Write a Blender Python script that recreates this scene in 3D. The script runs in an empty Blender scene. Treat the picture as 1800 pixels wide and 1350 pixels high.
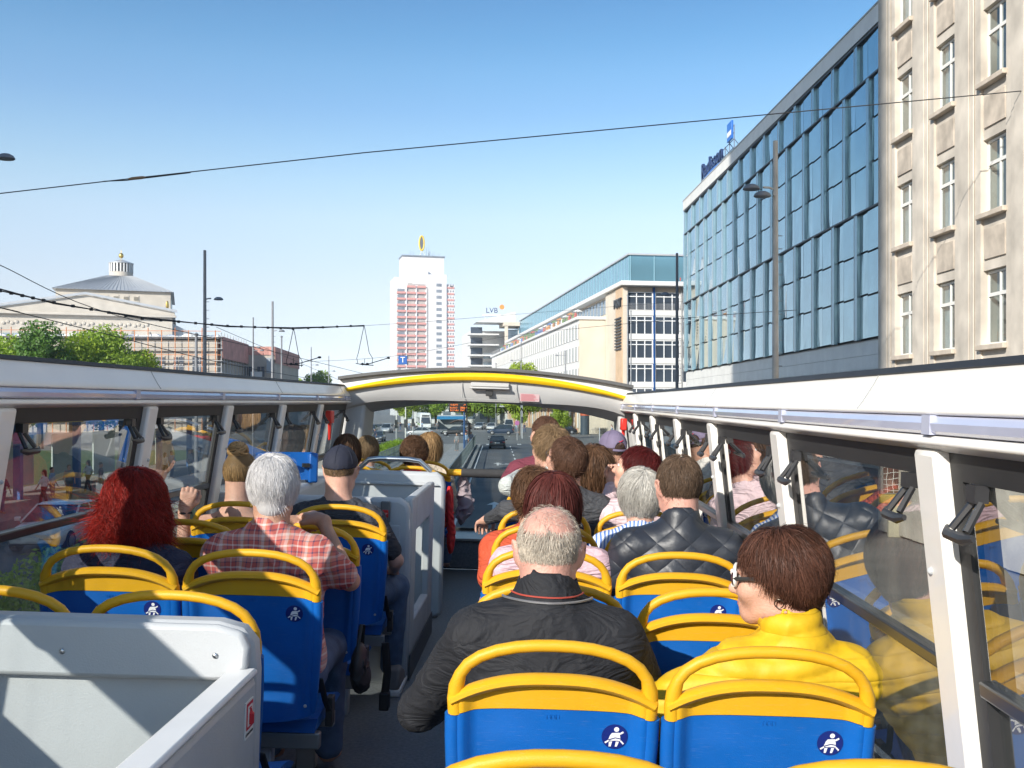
import bpy, math, random
import numpy as np
from mathutils import Vector, Matrix, Euler
R = math.radians
random.seed(7)
rng = np.random.default_rng(11)
SC = bpy.context.scene
COL = SC.collection
# ------------------------------------------------------------------ camera
EYE = 4.5                                   # the photographer stands on the upper deck
cam_d = bpy.data.cameras.new('camera')
cam_d.sensor_width = 36; cam_d.lens = 36
cam_d.shift_x = -0.025; cam_d.shift_y = 0.0233
cam_d.clip_start = 0.05; cam_d.clip_end = 8000
cam = bpy.data.objects.new('camera', cam_d); COL.objects.link(cam)
cam.location = (0, 0, EYE); cam.rotation_euler = (R(90), 0, 0)
SC.camera = cam
# ------------------------------------------------------------------ sky, sun, exposure
SUN_AZ, SUN_EL = 33.0, 26.0                  # sun behind the camera, a little to the left
w = bpy.data.worlds.new('World'); SC.world = w; w.use_nodes = True
nt = w.node_tree; bg = nt.nodes['Background']
sky = nt.nodes.new('ShaderNodeTexSky'); sky.sky_type = 'NISHITA'; sky.sun_disc = False
sky.sun_elevation = R(SUN_EL); sky.sun_rotation = R(180 + SUN_AZ)
sky.altitude = 100; sky.air_density = 1.0; sky.dust_density = 0.8; sky.ozone_density = 1.5
# low haze whitens the horizon all round, the sky above it is a deeper blue
tcw = nt.nodes.new('ShaderNodeTexCoord'); sxyz = nt.nodes.new('ShaderNodeSeparateXYZ'); nt.links.new(tcw.outputs['Generated'], sxyz.inputs[0])
rmp = nt.nodes.new('ShaderNodeValToRGB'); nt.links.new(sxyz.outputs['Z'], rmp.inputs[0])
GR = [(0, (.70, .76, 1.12)), (.021, (.70, .76, 1.12)), (.065, (.68, .63, .74)), (.109, (.77, .66, .67)), (.179, (.83, .75, .70)), (.21, (.76, .75, .70)), (.246, (.64, .71, .71)), (.276, (.54, .66, .71)), (.31, (.47, .64, .70)), (.338, (.39, .59, .67)), (.368, (.34, .54, .64)), (.45, (.31, .51, .62))]
while len(rmp.color_ramp.elements) < len(GR): rmp.color_ramp.elements.new(.5)
for k, (ps, c) in enumerate(GR): rmp.color_ramp.elements[k].position = ps; rmp.color_ramp.elements[k].color = (c[0], c[1], c[2], 1)
mulw = nt.nodes.new('ShaderNodeVectorMath'); mulw.operation = 'MULTIPLY'; nt.links.new(sky.outputs[0], mulw.inputs[0]); nt.links.new(rmp.outputs[0], mulw.inputs[1])
sclw = nt.nodes.new('ShaderNodeVectorMath'); sclw.operation = 'SCALE'; sclw.inputs['Scale'].default_value = 1.0; nt.links.new(mulw.outputs[0], sclw.inputs[0])
nt.links.new(sclw.outputs[0], bg.inputs[0]); bg.inputs[1].default_value = 0.10
sd = bpy.data.lights.new('sun', 'SUN'); sd.energy = 2.5; sd.angle = R(0.53); sd.color = (1, .94, .85)
sun = bpy.data.objects.new('sun', sd); COL.objects.link(sun)
tos = Vector((-math.sin(R(SUN_AZ)) * math.cos(R(SUN_EL)), -math.cos(R(SUN_AZ)) * math.cos(R(SUN_EL)), math.sin(R(SUN_EL))))
sun.rotation_euler = tos.to_track_quat('Z', 'Y').to_euler(); sun.location = (0, -20, 60)
vs = SC.view_settings
vs.view_transform = 'Standard'; vs.look = 'None'; vs.gamma = 1; vs.use_curve_mapping = False; vs.exposure = 1.48
SC.cycles.transparent_max_bounces = 24
SC.cycles.max_bounces = 8
SC.cycles.caustics_reflective = False; SC.cycles.caustics_refractive = False
# ------------------------------------------------------------------ materials
MATS = {}
def M(name, col=(.5, .5, .5), rough=.55, var=.12, scale=12., bump=.0, bscale=80., metal=0., spec=.5, coat=0., attr=False, emit=None, sub=0., fold=0.):
    if name in MATS: return MATS[name]
    m = bpy.data.materials.new(name); m.use_nodes = True; MATS[name] = m
    n = m.node_tree.nodes; l = m.node_tree.links; p = n['Principled BSDF']
    p.inputs['Base Color'].default_value = (*col, 1); p.inputs['Roughness'].default_value = rough
    p.inputs['Metallic'].default_value = metal; p.inputs['Specular IOR Level'].default_value = spec
    p.inputs['Coat Weight'].default_value = coat
    if sub: p.inputs['Subsurface Weight'].default_value = sub; p.inputs['Subsurface Radius'].default_value = (.02, .008, .005); p.inputs['Subsurface Scale'].default_value = .5
    tc = n.new('ShaderNodeTexCoord')
    src = None
    if attr:
        a = n.new('ShaderNodeAttribute'); a.attribute_name = 'tint'; src = a.outputs['Fac']
    elif var > 0:
        t = n.new('ShaderNodeTexNoise'); t.inputs['Scale'].default_value = scale; t.inputs['Detail'].default_value = 5
        l.new(tc.outputs['Object'], t.inputs['Vector']); src = t.outputs['Fac']
    if src is not None and var > 0:
        mr = n.new('ShaderNodeMapRange'); mr.inputs['From Min'].default_value = 0 if attr else .25; mr.inputs['From Max'].default_value = 1 if attr else .75
        mr.inputs['To Min'].default_value = 1 - var; mr.inputs['To Max'].default_value = 1 + var
        l.new(src, mr.inputs['Value'])
        mx = n.new('ShaderNodeVectorMath'); mx.operation = 'SCALE'; mx.inputs[0].default_value = col
        l.new(mr.outputs[0], mx.inputs['Scale']); l.new(mx.outputs[0], p.inputs['Base Color'])
        m['colnode'] = mx.name
    if bump > 0:
        t2 = n.new('ShaderNodeTexNoise'); t2.inputs['Scale'].default_value = bscale; t2.inputs['Detail'].default_value = 4
        l.new(tc.outputs['Object'], t2.inputs['Vector'])
        b = n.new('ShaderNodeBump'); b.inputs['Strength'].default_value = bump; b.inputs['Distance'].default_value = .01
        l.new(t2.outputs['Fac'], b.inputs['Height']); l.new(b.outputs[0], p.inputs['Normal'])
    if fold > 0:
        t3 = n.new('ShaderNodeTexNoise'); t3.inputs['Scale'].default_value = 7; t3.inputs['Detail'].default_value = 3; t3.inputs['Distortion'].default_value = 1.2
        mp = n.new('ShaderNodeMapping'); mp.inputs['Rotation'].default_value = (.3, .5, .4); mp.inputs['Scale'].default_value = (1, 1, 1.9)
        l.new(tc.outputs['Object'], mp.inputs[0]); l.new(mp.outputs[0], t3.inputs['Vector'])
        rg = n.new('ShaderNodeMath'); rg.operation = 'PINGPONG'; rg.inputs[1].default_value = .12; l.new(t3.outputs['Fac'], rg.inputs[0])
        b3 = n.new('ShaderNodeBump'); b3.inputs['Strength'].default_value = fold; b3.inputs['Distance'].default_value = .09; l.new(rg.outputs[0], b3.inputs['Height'])
        if bump > 0: l.new(b3.outputs[0], b.inputs['Normal'])
        else: l.new(b3.outputs[0], p.inputs['Normal'])
    if emit:
        p.inputs['Emission Color'].default_value = (*emit[:3], 1); p.inputs['Emission Strength'].default_value = emit[3]
    return m
def scuff(m, amt=.35, scale=18):
    """fine pale scratches and handling marks, and uneven gloss"""
    n = m.node_tree.nodes; l = m.node_tree.links; p = n['Principled BSDF']; tc = n.new('ShaderNodeTexCoord')
    mp = n.new('ShaderNodeMapping'); mp.inputs['Rotation'].default_value = (.4, .9, .6); mp.inputs['Scale'].default_value = (1, 6, 14); l.new(tc.outputs['Object'], mp.inputs[0])
    t = n.new('ShaderNodeTexNoise'); t.inputs['Scale'].default_value = scale; t.inputs['Detail'].default_value = 6; l.new(mp.outputs[0], t.inputs['Vector'])
    mr = n.new('ShaderNodeMapRange'); mr.inputs['From Min'].default_value = .60; mr.inputs['From Max'].default_value = .74; mr.inputs['To Max'].default_value = amt; l.new(t.outputs['Fac'], mr.inputs['Value'])
    mx = n.new('ShaderNodeMix'); mx.data_type = 'RGBA'; mx.inputs['B'].default_value = (.55, .55, .52, 1); l.new(mr.outputs[0], mx.inputs['Factor'])
    src = p.inputs['Base Color'].links[0].from_socket if p.inputs['Base Color'].links else None
    if src: l.new(src, mx.inputs['A'])
    else: mx.inputs['A'].default_value = p.inputs['Base Color'].default_value
    l.new(mx.outputs['Result'], p.inputs['Base Color'])
    t2 = n.new('ShaderNodeTexNoise'); t2.inputs['Scale'].default_value = 9; t2.inputs['Detail'].default_value = 6; l.new(tc.outputs['Object'], t2.inputs['Vector'])
    m2 = n.new('ShaderNodeMapRange'); m2.inputs['From Min'].default_value = .3; m2.inputs['From Max'].default_value = .7; r = p.inputs['Roughness'].default_value; m2.inputs['To Min'].default_value = r - .08; m2.inputs['To Max'].default_value = r + .18
    l.new(t2.outputs['Fac'], m2.inputs['Value']); l.new(m2.outputs[0], p.inputs['Roughness'])
def glass_mat(name, tint=(.7, .78, .76), refl=1.6, rough=.0, dirt=.04):
    if name in MATS: return MATS[name]
    m = bpy.data.materials.new(name); m.use_nodes = True; MATS[name] = m
    n = m.node_tree.nodes; l = m.node_tree.links; n.clear()
    out = n.new('ShaderNodeOutputMaterial'); tr = n.new('ShaderNodeBsdfTransparent'); gl = n.new('ShaderNodeBsdfGlossy')
    tr.inputs[0].default_value = (*tint, 1); gl.inputs['Roughness'].default_value = rough
    fr = n.new('ShaderNodeFresnel'); fr.inputs['IOR'].default_value = 1.5
    mu = n.new('ShaderNodeMath'); mu.operation = 'MULTIPLY'; mu.use_clamp = True; mu.inputs[1].default_value = refl
    ge = n.new('ShaderNodeNewGeometry'); fb = n.new('ShaderNodeMath'); fb.operation = 'MULTIPLY_ADD'; fb.inputs[1].default_value = -1; fb.inputs[2].default_value = 1
    l.new(ge.outputs['Backfacing'], fb.inputs[0]); fm2 = n.new('ShaderNodeMath'); fm2.operation = 'MULTIPLY'; l.new(fr.outputs[0], fm2.inputs[0]); l.new(fb.outputs[0], fm2.inputs[1])
    l.new(fm2.outputs[0], mu.inputs[0])
    mix = n.new('ShaderNodeMixShader'); l.new(mu.outputs[0], mix.inputs[0]); l.new(tr.outputs[0], mix.inputs[1]); l.new(gl.outputs[0], mix.inputs[2])
    last = mix
    if dirt > 0:
        d = n.new('ShaderNodeBsdfDiffuse'); d.inputs[0].default_value = (.55, .53, .48, 1)
        tc = n.new('ShaderNodeTexCoord'); no = n.new('ShaderNodeTexNoise'); no.inputs['Scale'].default_value = 9; no.inputs['Detail'].default_value = 8
        mp = n.new('ShaderNodeMapping'); mp.inputs['Scale'].default_value = (1, 1, .18); l.new(tc.outputs['Object'], mp.inputs[0]); l.new(mp.outputs[0], no.inputs['Vector'])
        mr = n.new('ShaderNodeMapRange'); mr.inputs['From Min'].default_value = .45; mr.inputs['From Max'].default_value = .8; mr.inputs['To Max'].default_value = dirt
        l.new(no.outputs['Fac'], mr.inputs['Value'])
        mix2 = n.new('ShaderNodeMixShader'); l.new(mr.outputs[0], mix2.inputs[0]); l.new(mix.outputs[0], mix2.inputs[1]); l.new(d.outputs[0], mix2.inputs[2]); last = mix2
    l.new(last.outputs[0], out.inputs['Surface'])
    return m
def band_mat(name, axes, rough=.8, bump=.15, cracks=0):
    """woven cloth: axes = [(axis, frequency, [(pos, colour), ...]), ...] mixed evenly"""
    m = bpy.data.materials.new(name); m.use_nodes = True; MATS[name] = m
    n = m.node_tree.nodes; l = m.node_tree.links; p = n['Principled BSDF']; p.inputs['Roughness'].default_value = rough
    tc = n.new('ShaderNodeTexCoord'); sep = n.new('ShaderNodeSeparateXYZ'); l.new(tc.outputs['Object'], sep.inputs[0])
    no = n.new('ShaderNodeTexNoise'); no.inputs['Scale'].default_value = 7; l.new(tc.outputs['Object'], no.inputs['Vector'])
    cols = []
    for ax, f, stops in axes:
        ad = n.new('ShaderNodeMath'); ad.operation = 'MULTIPLY_ADD'; ad.inputs[1].default_value = .035; l.new(no.outputs['Fac'], ad.inputs[0]); l.new(sep.outputs[ax], ad.inputs[2])
        mu = n.new('ShaderNodeMath'); mu.operation = 'MULTIPLY'; mu.inputs[1].default_value = f; l.new(ad.outputs[0], mu.inputs[0])
        fr = n.new('ShaderNodeMath'); fr.operation = 'FRACT'; l.new(mu.outputs[0], fr.inputs[0])
        cr = n.new('ShaderNodeValToRGB'); cr.color_ramp.interpolation = 'CONSTANT'
        e = cr.color_ramp.elements
        while len(e) < len(stops): e.new(.5)
        for k, (ps, c) in enumerate(stops): e[k].position = ps; e[k].color = (*c, 1)
        l.new(fr.outputs[0], cr.inputs[0]); cols.append(cr.outputs[0])
    o = cols[0]
    if len(cols) > 1:
        mx = n.new('ShaderNodeMix'); mx.data_type = 'RGBA'; mx.inputs['Factor'].default_value = .5
        l.new(cols[0], mx.inputs['A']); l.new(cols[1], mx.inputs['B']); o = mx.outputs['Result']
    l.new(o, p.inputs['Base Color'])
    b = n.new('ShaderNodeBump'); b.inputs['Strength'].default_value = bump; b.inputs['Distance'].default_value = .006
    n2 = n.new('ShaderNodeTexNoise'); n2.inputs['Scale'].default_value = 14; n2.inputs['Detail'].default_value = 5; l.new(tc.outputs['Object'], n2.inputs['Vector'])
    l.new(n2.outputs['Fac'], b.inputs['Height']); l.new(b.outputs[0], p.inputs['Normal'])
    return m
def quilt_mat(name, col, kind, rough=.45):
    """padded jacket: stitched lines as relief, diamond or horizontal"""
    m = M(name, col, rough, .12, 30)
    n = m.node_tree.nodes; l = m.node_tree.links; p = n['Principled BSDF']
    tc = n.new('ShaderNodeTexCoord'); sep = n.new('ShaderNodeSeparateXYZ'); l.new(tc.outputs['Object'], sep.inputs[0])
    def tri(a, fa, b=None, fb=0):
        x = n.new('ShaderNodeMath'); x.operation = 'MULTIPLY'; x.inputs[1].default_value = fa; l.new(sep.outputs[a], x.inputs[0]); o = x.outputs[0]
        if b is not None:
            y = n.new('ShaderNodeMath'); y.operation = 'MULTIPLY_ADD'; y.inputs[1].default_value = fb; l.new(sep.outputs[b], y.inputs[0]); l.new(o, y.inputs[2]); o = y.outputs[0]
        s = n.new('ShaderNodeMath'); s.operation = 'SINE'; l.new(o, s.inputs[0])
        q = n.new('ShaderNodeMath'); q.operation = 'ABSOLUTE'; l.new(s.outputs[0], q.inputs[0])
        r = n.new('ShaderNodeMath'); r.operation = 'POWER'; r.inputs[1].default_value = .4; l.new(q.outputs[0], r.inputs[0]); return r.outputs[0]
    if kind == 'diamond':
        mm = n.new('ShaderNodeMath'); mm.operation = 'MULTIPLY'; l.new(tri(0, 25, 2, 29), mm.inputs[0]); l.new(tri(0, 25, 2, -29), mm.inputs[1]); h = mm.outputs[0]
    else: h = tri(2, 60)
    no = n.new('ShaderNodeTexNoise'); no.inputs['Scale'].default_value = 16; no.inputs['Detail'].default_value = 5; l.new(tc.outputs['Object'], no.inputs['Vector'])
    ad = n.new('ShaderNodeMath'); ad.operation = 'MULTIPLY_ADD'; ad.inputs[1].default_value = .9; l.new(no.outputs['Fac'], ad.inputs[0]); l.new(h, ad.inputs[2])
    b = n.new('ShaderNodeBump'); b.inputs['Strength'].default_value = .5; b.inputs['Distance'].default_value = .010
    l.new(ad.outputs[0], b.inputs['Height']); l.new(b.outputs[0], p.inputs['Normal'])
    return m
# ------------------------------------------------------------------ mesh builder
class MB:
    def __init__(s): s.v = []; s.f = []
    def add(s, vs, fs):
        o = len(s.v); s.v += [tuple(x) for x in vs]; s.f += [tuple(i + o for i in f) for f in fs]; return s
    def box(s, x0, x1, y0, y1, z0, z1, mat=None):
        vs = [Vector(p) for p in ((x0, y0, z0), (x1, y0, z0), (x1, y1, z0), (x0, y1, z0), (x0, y0, z1), (x1, y0, z1), (x1, y1, z1), (x0, y1, z1))]
        if mat is not None: vs = [mat @ p for p in vs]
        return s.add(vs, [(0, 3, 2, 1), (4, 5, 6, 7), (0, 1, 5, 4), (1, 2, 6, 5), (2, 3, 7, 6), (3, 0, 4, 7)])
    def hexa(s, lo, hi):
        """eight corners: four below, four above"""
        return s.add(list(lo) + list(hi), [(0, 3, 2, 1), (4, 5, 6, 7), (0, 1, 5, 4), (1, 2, 6, 5), (2, 3, 7, 6), (3, 0, 4, 7)])
    def tube(s, pts, r, n=8, closed=False, flat=1.0, up=None):
        pts = [Vector(p) for p in pts]; N = len(pts); rs = r if isinstance(r, (list, tuple)) else [r] * N
        rings = []; prev = None
        for i, p in enumerate(pts):
            a = pts[(i - 1) % N] if (i > 0 or closed) else p; b = pts[(i + 1) % N] if (i < N - 1 or closed) else p
            t = (b - a).normalized() if (b - a).length > 1e-9 else Vector((0, 0, 1))
            if prev is None:
                ref = Vector(up) if up else (Vector((0, 0, 1)) if abs(t.z) < .9 else Vector((1, 0, 0)))
                u = (ref - t * ref.dot(t)).normalized()
            else: u = (prev - t * prev.dot(t)).normalized()
            prev = u; w_ = t.cross(u)
            rings.append([p + (u * math.cos(2 * math.pi * k / n) + w_ * math.sin(2 * math.pi * k / n) * flat) * rs[i] for k in range(n)])
        vs = [q for rg in rings for q in rg]; fs = []
        for i in range(N if closed else N - 1):
            j = (i + 1) % N
            for k in range(n): fs.append((i * n + k, i * n + (k + 1) % n, j * n + (k + 1) % n, j * n + k))
        if not closed: fs.append(tuple(reversed(range(n)))); fs.append(tuple((N - 1) * n + k for k in range(n)))
        return s.add(vs, fs)
    def cyl(s, p0, p1, r0, r1=None, n=12): return s.tube([p0, p1], [r0, r0 if r1 is None else r1], n)
    def lathe(s, prof, n=16, c=(0, 0, 0), mat=None):
        vs = []; fs = []
        for r, z in prof:
            for k in range(n):
                p = Vector((c[0] + r * math.cos(2 * math.pi * k / n), c[1] + r * math.sin(2 * math.pi * k / n), c[2] + z))
                vs.append(mat @ p if mat is not None else p)
        for i in range(len(prof) - 1):
            for k in range(n): fs.append((i * n + k, i * n + (k + 1) % n, (i + 1) * n + (k + 1) % n, (i + 1) * n + k))
        fs.append(tuple(reversed(range(n)))); fs.append(tuple((len(prof) - 1) * n + k for k in range(n)))
        return s.add(vs, fs)
    def ell(s, c, r, n=12, m=8, mat=None):
        prof = [(max(1e-4, math.sin(math.pi * i / m)), -math.cos(math.pi * i / m)) for i in range(m + 1)]
        vs = []; fs = []
        for a, z in prof:
            for k in range(n):
                p = Vector((r[0] * a * math.cos(2 * math.pi * k / n), r[1] * a * math.sin(2 * math.pi * k / n), r[2] * z))
                vs.append((mat @ p if mat is not None else p) + Vector(c))
        for i in range(m):
            for k in range(n): fs.append((i * n + k, i * n + (k + 1) % n, (i + 1) * n + (k + 1) % n, (i + 1) * n + k))
        return s.add(vs, fs)
    def prism(s, poly, a, b, fn):
        """2-D polygon (counter-clockwise) extruded from a to b; fn(u, v, w) gives the point"""
        n = len(poly); vs = [fn(u, v, a) for u, v in poly] + [fn(u, v, b) for u, v in poly]
        fs = [tuple(reversed(range(n))), tuple(range(n, 2 * n))] + [(i, (i + 1) % n, n + (i + 1) % n, n + i) for i in range(n)]
        return s.add(vs, fs)
    def grid(s, fn, us, vs_):
        o = [fn(u, v) for v in vs_ for u in us]; nu = len(us)
        return s.add(o, [(j * nu + i, j * nu + i + 1, (j + 1) * nu + i + 1, (j + 1) * nu + i) for j in range(len(vs_) - 1) for i in range(nu - 1)])
    def slab(s, front, back, us, vs_):
        """closed sheet between two surfaces"""
        nu, nv = len(us), len(vs_); o = len(s.v); n = nu * nv
        s.v += [tuple(front(u, v)) for v in vs_ for u in us] + [tuple(back(u, v)) for v in vs_ for u in us]
        for j in range(nv - 1):
            for i in range(nu - 1):
                a = (j * nu + i, j * nu + i + 1, (j + 1) * nu + i + 1, (j + 1) * nu + i)
                s.f.append(tuple(o + k for k in a)); s.f.append(tuple(o + n + k for k in reversed(a)))
        def side(ids):
            for p, q in zip(ids, ids[1:]): s.f.append((o + q, o + p, o + n + p, o + n + q))
        side([i for i in range(nu)]); side([(nv - 1) * nu + i for i in reversed(range(nu))])
        side([j * nu for j in reversed(range(nv))]); side([j * nu + nu - 1 for j in range(nv)])
        return s
    def mesh(s, name, mat, smooth=False):
        me = bpy.data.meshes.new(name); me.from_pydata([tuple(p) for p in s.v], [], s.f); me.update()
        if mat: me.materials.append(mat)
        if smooth:
            me.polygons.foreach_set('use_smooth', [True] * len(me.polygons))
            if smooth != 'all': me.set_sharp_from_angle(angle=R(smooth if isinstance(smooth, (int, float)) and smooth is not True else 40))
        return me
    def build(s, name, mat, parent=None, smooth=False, bevel=0, seg=2, fix=True):
        me = s.mesh(name, mat, smooth)
        if fix:
            import bmesh
            b = bmesh.new(); b.from_mesh(me); bmesh.ops.recalc_face_normals(b, faces=b.faces); b.to_mesh(me); b.free()
        o = link(name, me, parent)
        if bevel:
            md = o.modifiers.new('bevel', 'BEVEL'); md.width = bevel; md.segments = seg; md.limit_method = 'ANGLE'; md.angle_limit = R(40); md.harden_normals = False
            me.polygons.foreach_set('use_smooth', [True] * len(me.polygons)); me.set_sharp_from_angle(angle=R(50))
        return o
def link(name, me, parent=None):
    o = bpy.data.objects.new(name, me); COL.objects.link(o)
    if parent is not None: o.parent = parent
    return o
def tag(o, label=None, cat=None, group=None, kind=None):
    if label: o['label'] = label
    if cat: o['category'] = cat
    if group: o['group'] = group
    if kind: o['kind'] = kind
    return o
def thing(name, label, cat, mat=None, loc=None, rz=0, group=None):
    o = bpy.data.objects.new(name, None); COL.objects.link(o); o.empty_display_size = .2
    if mat is not None: o.matrix_basis = mat
    elif loc is not None: o.location = loc; o.rotation_euler = (0, 0, rz)
    return tag(o, label, cat, group)
KIDS = {}
def copy_tree(o, parent=None):
    c = o.copy(); COL.objects.link(c)
    if parent is not None: c.parent = parent
    for ch in list(o.children): copy_tree(ch, c)
    return c
def text(name, body, size, mat, parent, mtx, ext=.002, align='CENTER', smooth=False):
    cu = bpy.data.curves.new(name, 'FONT'); cu.body = body; cu.size = size; cu.extrude = ext; cu.align_x = align; cu.align_y = 'CENTER'; cu.resolution_u = 3
    t = bpy.data.objects.new('text_source', cu); COL.objects.link(t)
    dg = bpy.context.evaluated_depsgraph_get()
    me = bpy.data.meshes.new_from_object(t.evaluated_get(dg)); me.name = name
    bpy.data.objects.remove(t)
    me.materials.clear(); me.materials.append(mat)
    o = link(name, me, parent); o.matrix_basis = mtx
    return o
def vary(ob, amp=.02): pass
T = Matrix.Translation
def RZ(a): return Matrix.Rotation(a, 4, 'Z')
def RX(a): return Matrix.Rotation(a, 4, 'X')
def RY(a): return Matrix.Rotation(a, 4, 'Y')
def lin(a, b, n): return [a + (b - a) * i / (n - 1) for i in range(n)]
def sm(a, b, x):
    t = min(1, max(0, (x - a) / (b - a))); return t * t * (3 - 2 * t)
# frames: bus deck (x right, y ahead, z above the deck floor) and the street (axis turned a little left)
ROLL = .03
BUS = T((0, 0, EYE)) @ RX(.0061) @ RY(ROLL) @ T((0, 0, -1.55))
ST = RZ(R(2.3))                              # road axis
SB = RZ(R(3.18))                             # axis of the buildings on the right
def colour_tint(me, vals):
    a = me.attributes.new('tint', 'FLOAT', 'POINT'); a.data.foreach_set('value', np.asarray(vals, dtype=np.float32))
# ================================================================== ground and roads
asph = M('asphalt', (.092, .098, .107), .85, .28, .35, .5, 60)
pave = M('paving', (.22, .21, .2), .85, .2, .6, .3, 40)
kerbm = M('granite', (.33, .32, .3), .8, .2, 5, .3, 60)
white_line = M('road_paint', (.72, .72, .70), .7, .18, 6)
def sheet(name, x0, x1, y0, y1, z, mat, frame=ST, cells=1):
    b = MB(); b.add([frame @ Vector(p) for p in ((x0, y0, z), (x1, y0, z), (x1, y1, z), (x0, y1, z))], [(0, 1, 2, 3)])
    return tag(b.build(name, mat), kind='structure')
sheet('ground', -3500, 3500, -1500, 5000, 0, pave)
sheet('road', -1.85, 8.4, -60, 128, .004, asph)
sheet('road', -19.5, -11.6, -60, 128, .004, asph)
sheet('road', -160, 90, 128, 195, .004, M('asphalt_sunlit', (.16, .16, .155), .85, .22, .25, .5, 60))  # paler asphalt: sunlight on the far road put into its colour
sheet('road', -1.85, 11, 195, 420, .004, M('asphalt_sunlit'))
sheet('tram_track_bed', -8.6, -4.95, -60, 128, .006, M('track_paving', (.3, .29, .27), .85, .2, 1.5, .3, 30))
def solid(name, x0, x1, y0, y1, z0, z1, mat, frame=ST):
    return tag(MB().box(x0, x1, y0, y1, z0, z1, frame).build(name, mat), kind='structure')
solid('tram_platform', -4.9, -2.4, 20, 124, 0, .22, M('platform_slabs', (.34, .34, .33), .8, .2, 2, .2, 30))
solid('pavement', 8.62, 15.2, -60, 64, 0, .13, pave)
solid('pavement', 8.62, 40, 64, 110, 0, .13, pave)
solid('pavement', 11.2, 60, 195, 400, 0, .13, pave)
for x in (-7.95, -6.5):
    solid('tram_rail', x - .04, x + .04, -30, 128, .006, .02, M('rail_steel', (.25, .24, .23), .4, .1, metal=1))
# kerbs laid stone by stone where they show, plain beyond
stone_me = None
def kerb(x, y0, y1, name='kerb', step=1.0):
    global stone_me
    r = thing(name, None, None, ST @ T((x, 0, 0))); r['kind'] = 'structure'
    if stone_me is None: stone_me = MB().box(-.14, .14, .006, .994, 0, .13).mesh('kerb_stone', kerbm)
    y = y0
    while y < y1:
        o = link('kerb_stone', stone_me, r); o.location = (0, y, random.uniform(-.006, .006)); y += step
kerb(-2.0, 26, 122)
kerb(8.48, 4, 64)
def line(pts, z=.009, name='lane_marking'):
    b = MB(); b.add([ST @ Vector((x, y, z)) for x, y in pts], [tuple(range(len(pts)))]); tag(b.build(name, white_line), kind='structure')
def bar(x, y0, y1, w=.12): line([(x - w / 2, y0), (x + w / 2, y0), (x + w / 2, y1), (x - w / 2, y1)])
for k in range(16):
    bar(1.62, 12 + k * 7.0, 15 + k * 7.0)
    bar(5.0, 12 + k * 7.0, 15 + k * 7.0)
bar(-1.62, 10, 122, .1)
for k in range(6): bar(-1 + k * 1.9, 125, 127.5, .5)
for k in range(9): bar(-14 + k * 3.2, 160, 163, .16)
def arrow(x, y, turn=0):
    line([(x - .08, y), (x + .08, y), (x + .08, y + 2.6), (x - .08, y + 2.6)])
    line([(x - .36, y + 2.55), (x + .36, y + 2.55), (x, y + 4.0)])
    if turn:
        line([(x + .08, y + .9), (x + turn * .7, y + 1.7), (x + turn * .7, y + 1.95), (x + .08, y + 1.4)])
        line([(x + turn * .6, y + 1.3), (x + turn * 1.15, y + 2.2), (x + turn * .55, y + 2.4)])
arrow(-.1, 45); arrow(.1, 80, 1); arrow(3.4, 80); arrow(3.3, 42)
# ================================================================== buildings on the right
stone = M('sandstone', (.58, .525, .45), .85, .30, .9, .35, 9)
stone2 = M('sandstone_panel', (.52, .45, .37), .85, .34, 1.7, .4, 14)
white_p = M('white_paint', (.78, .77, .73), .5, .05, 3)
dark_in = M('dark_room', (.04, .045, .05), .9, .2, 2)
curtain = M('curtain', (.62, .63, .62), .9, .2, 4, .2, 12)
wglass = glass_mat('window_glass', (.72, .78, .8), 2.2, .0, 0)
sb = thing('stone_building', 'tall pale sandstone office building with white sash windows and stone sills, nearest on the right', 'building', SB @ T((14, 0, .2)))
cols = [33.25 - 2.98 * k for k in range(9)]
HW = .70
def srow(r): return 6.05 + 3.66 * r
wb = MB()
yy = [35.4] + [v for c in cols for v in (c + HW, c - HW)] + [4.0]
for i in range(0, len(yy), 2): wb.box(0, .6, yy[i + 1], yy[i], 5.2 if 0 else 0, 54)
for c in cols:
    wb.box(.06, .6, c - HW, c + HW, 0, srow(0)); wb.box(.06, .6, c - HW, c + HW, srow(4) + 2.08, 54)
    for r in range(4): wb.box(.08, .6, c - HW, c + HW, srow(r) + 2.08, srow(r + 1))
wb.box(.62, 20, 4.0, 35.4, 0, 53.9)
wb.build('wall', stone, sb)
pil = MB()
for i in range(0, len(yy), 2):
    a, b_ = yy[i + 1], yy[i]; mid = (a + b_) / 2; h = (b_ - a) * .29
    o = MB().box(-.05, -.003, mid - h, mid + h, 4.2, 53.8).build('pilaster', stone, sb, bevel=.03)
    MB().box(-.085, -.053, mid - h * .52, mid + h * .52, 4.4, 53.6).build('pilaster', stone, sb, bevel=.02)
MB().box(-.35, -.003, 4.0, 35.5, 4.0, 4.25).build('string_course', stone, sb, bevel=.04)
for c in cols:
    for r in range(4):
        MB().box(.03, .078, c - HW + .12, c + HW - .12, srow(r) + 2.38, srow(r + 1) - .42).build('spandrel_panel', stone2, sb, bevel=.015)
def win_frame(w, h, t=.07, d=.06):
    f = MB(); z2 = h * .68
    f.box(0, d, -w, -w + t, 0, h); f.box(0, d, w - t, w, 0, h); f.box(0, d, -w + t, w - t, 0, t); f.box(0, d, -w + t, w - t, h - t, h)
    f.box(-.015, d, -w + t, w - t, z2 - .05, z2 + .05); f.box(-.01, d, -.035, .035, t, z2 - .05); f.box(-.01, d, -.025, .025, z2 + .05, h - t)
    f.box(.002, d, -w + t, -.035, h * .34 - .012, h * .34 + .012) if 0 else None
    return f
w0 = None
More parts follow.
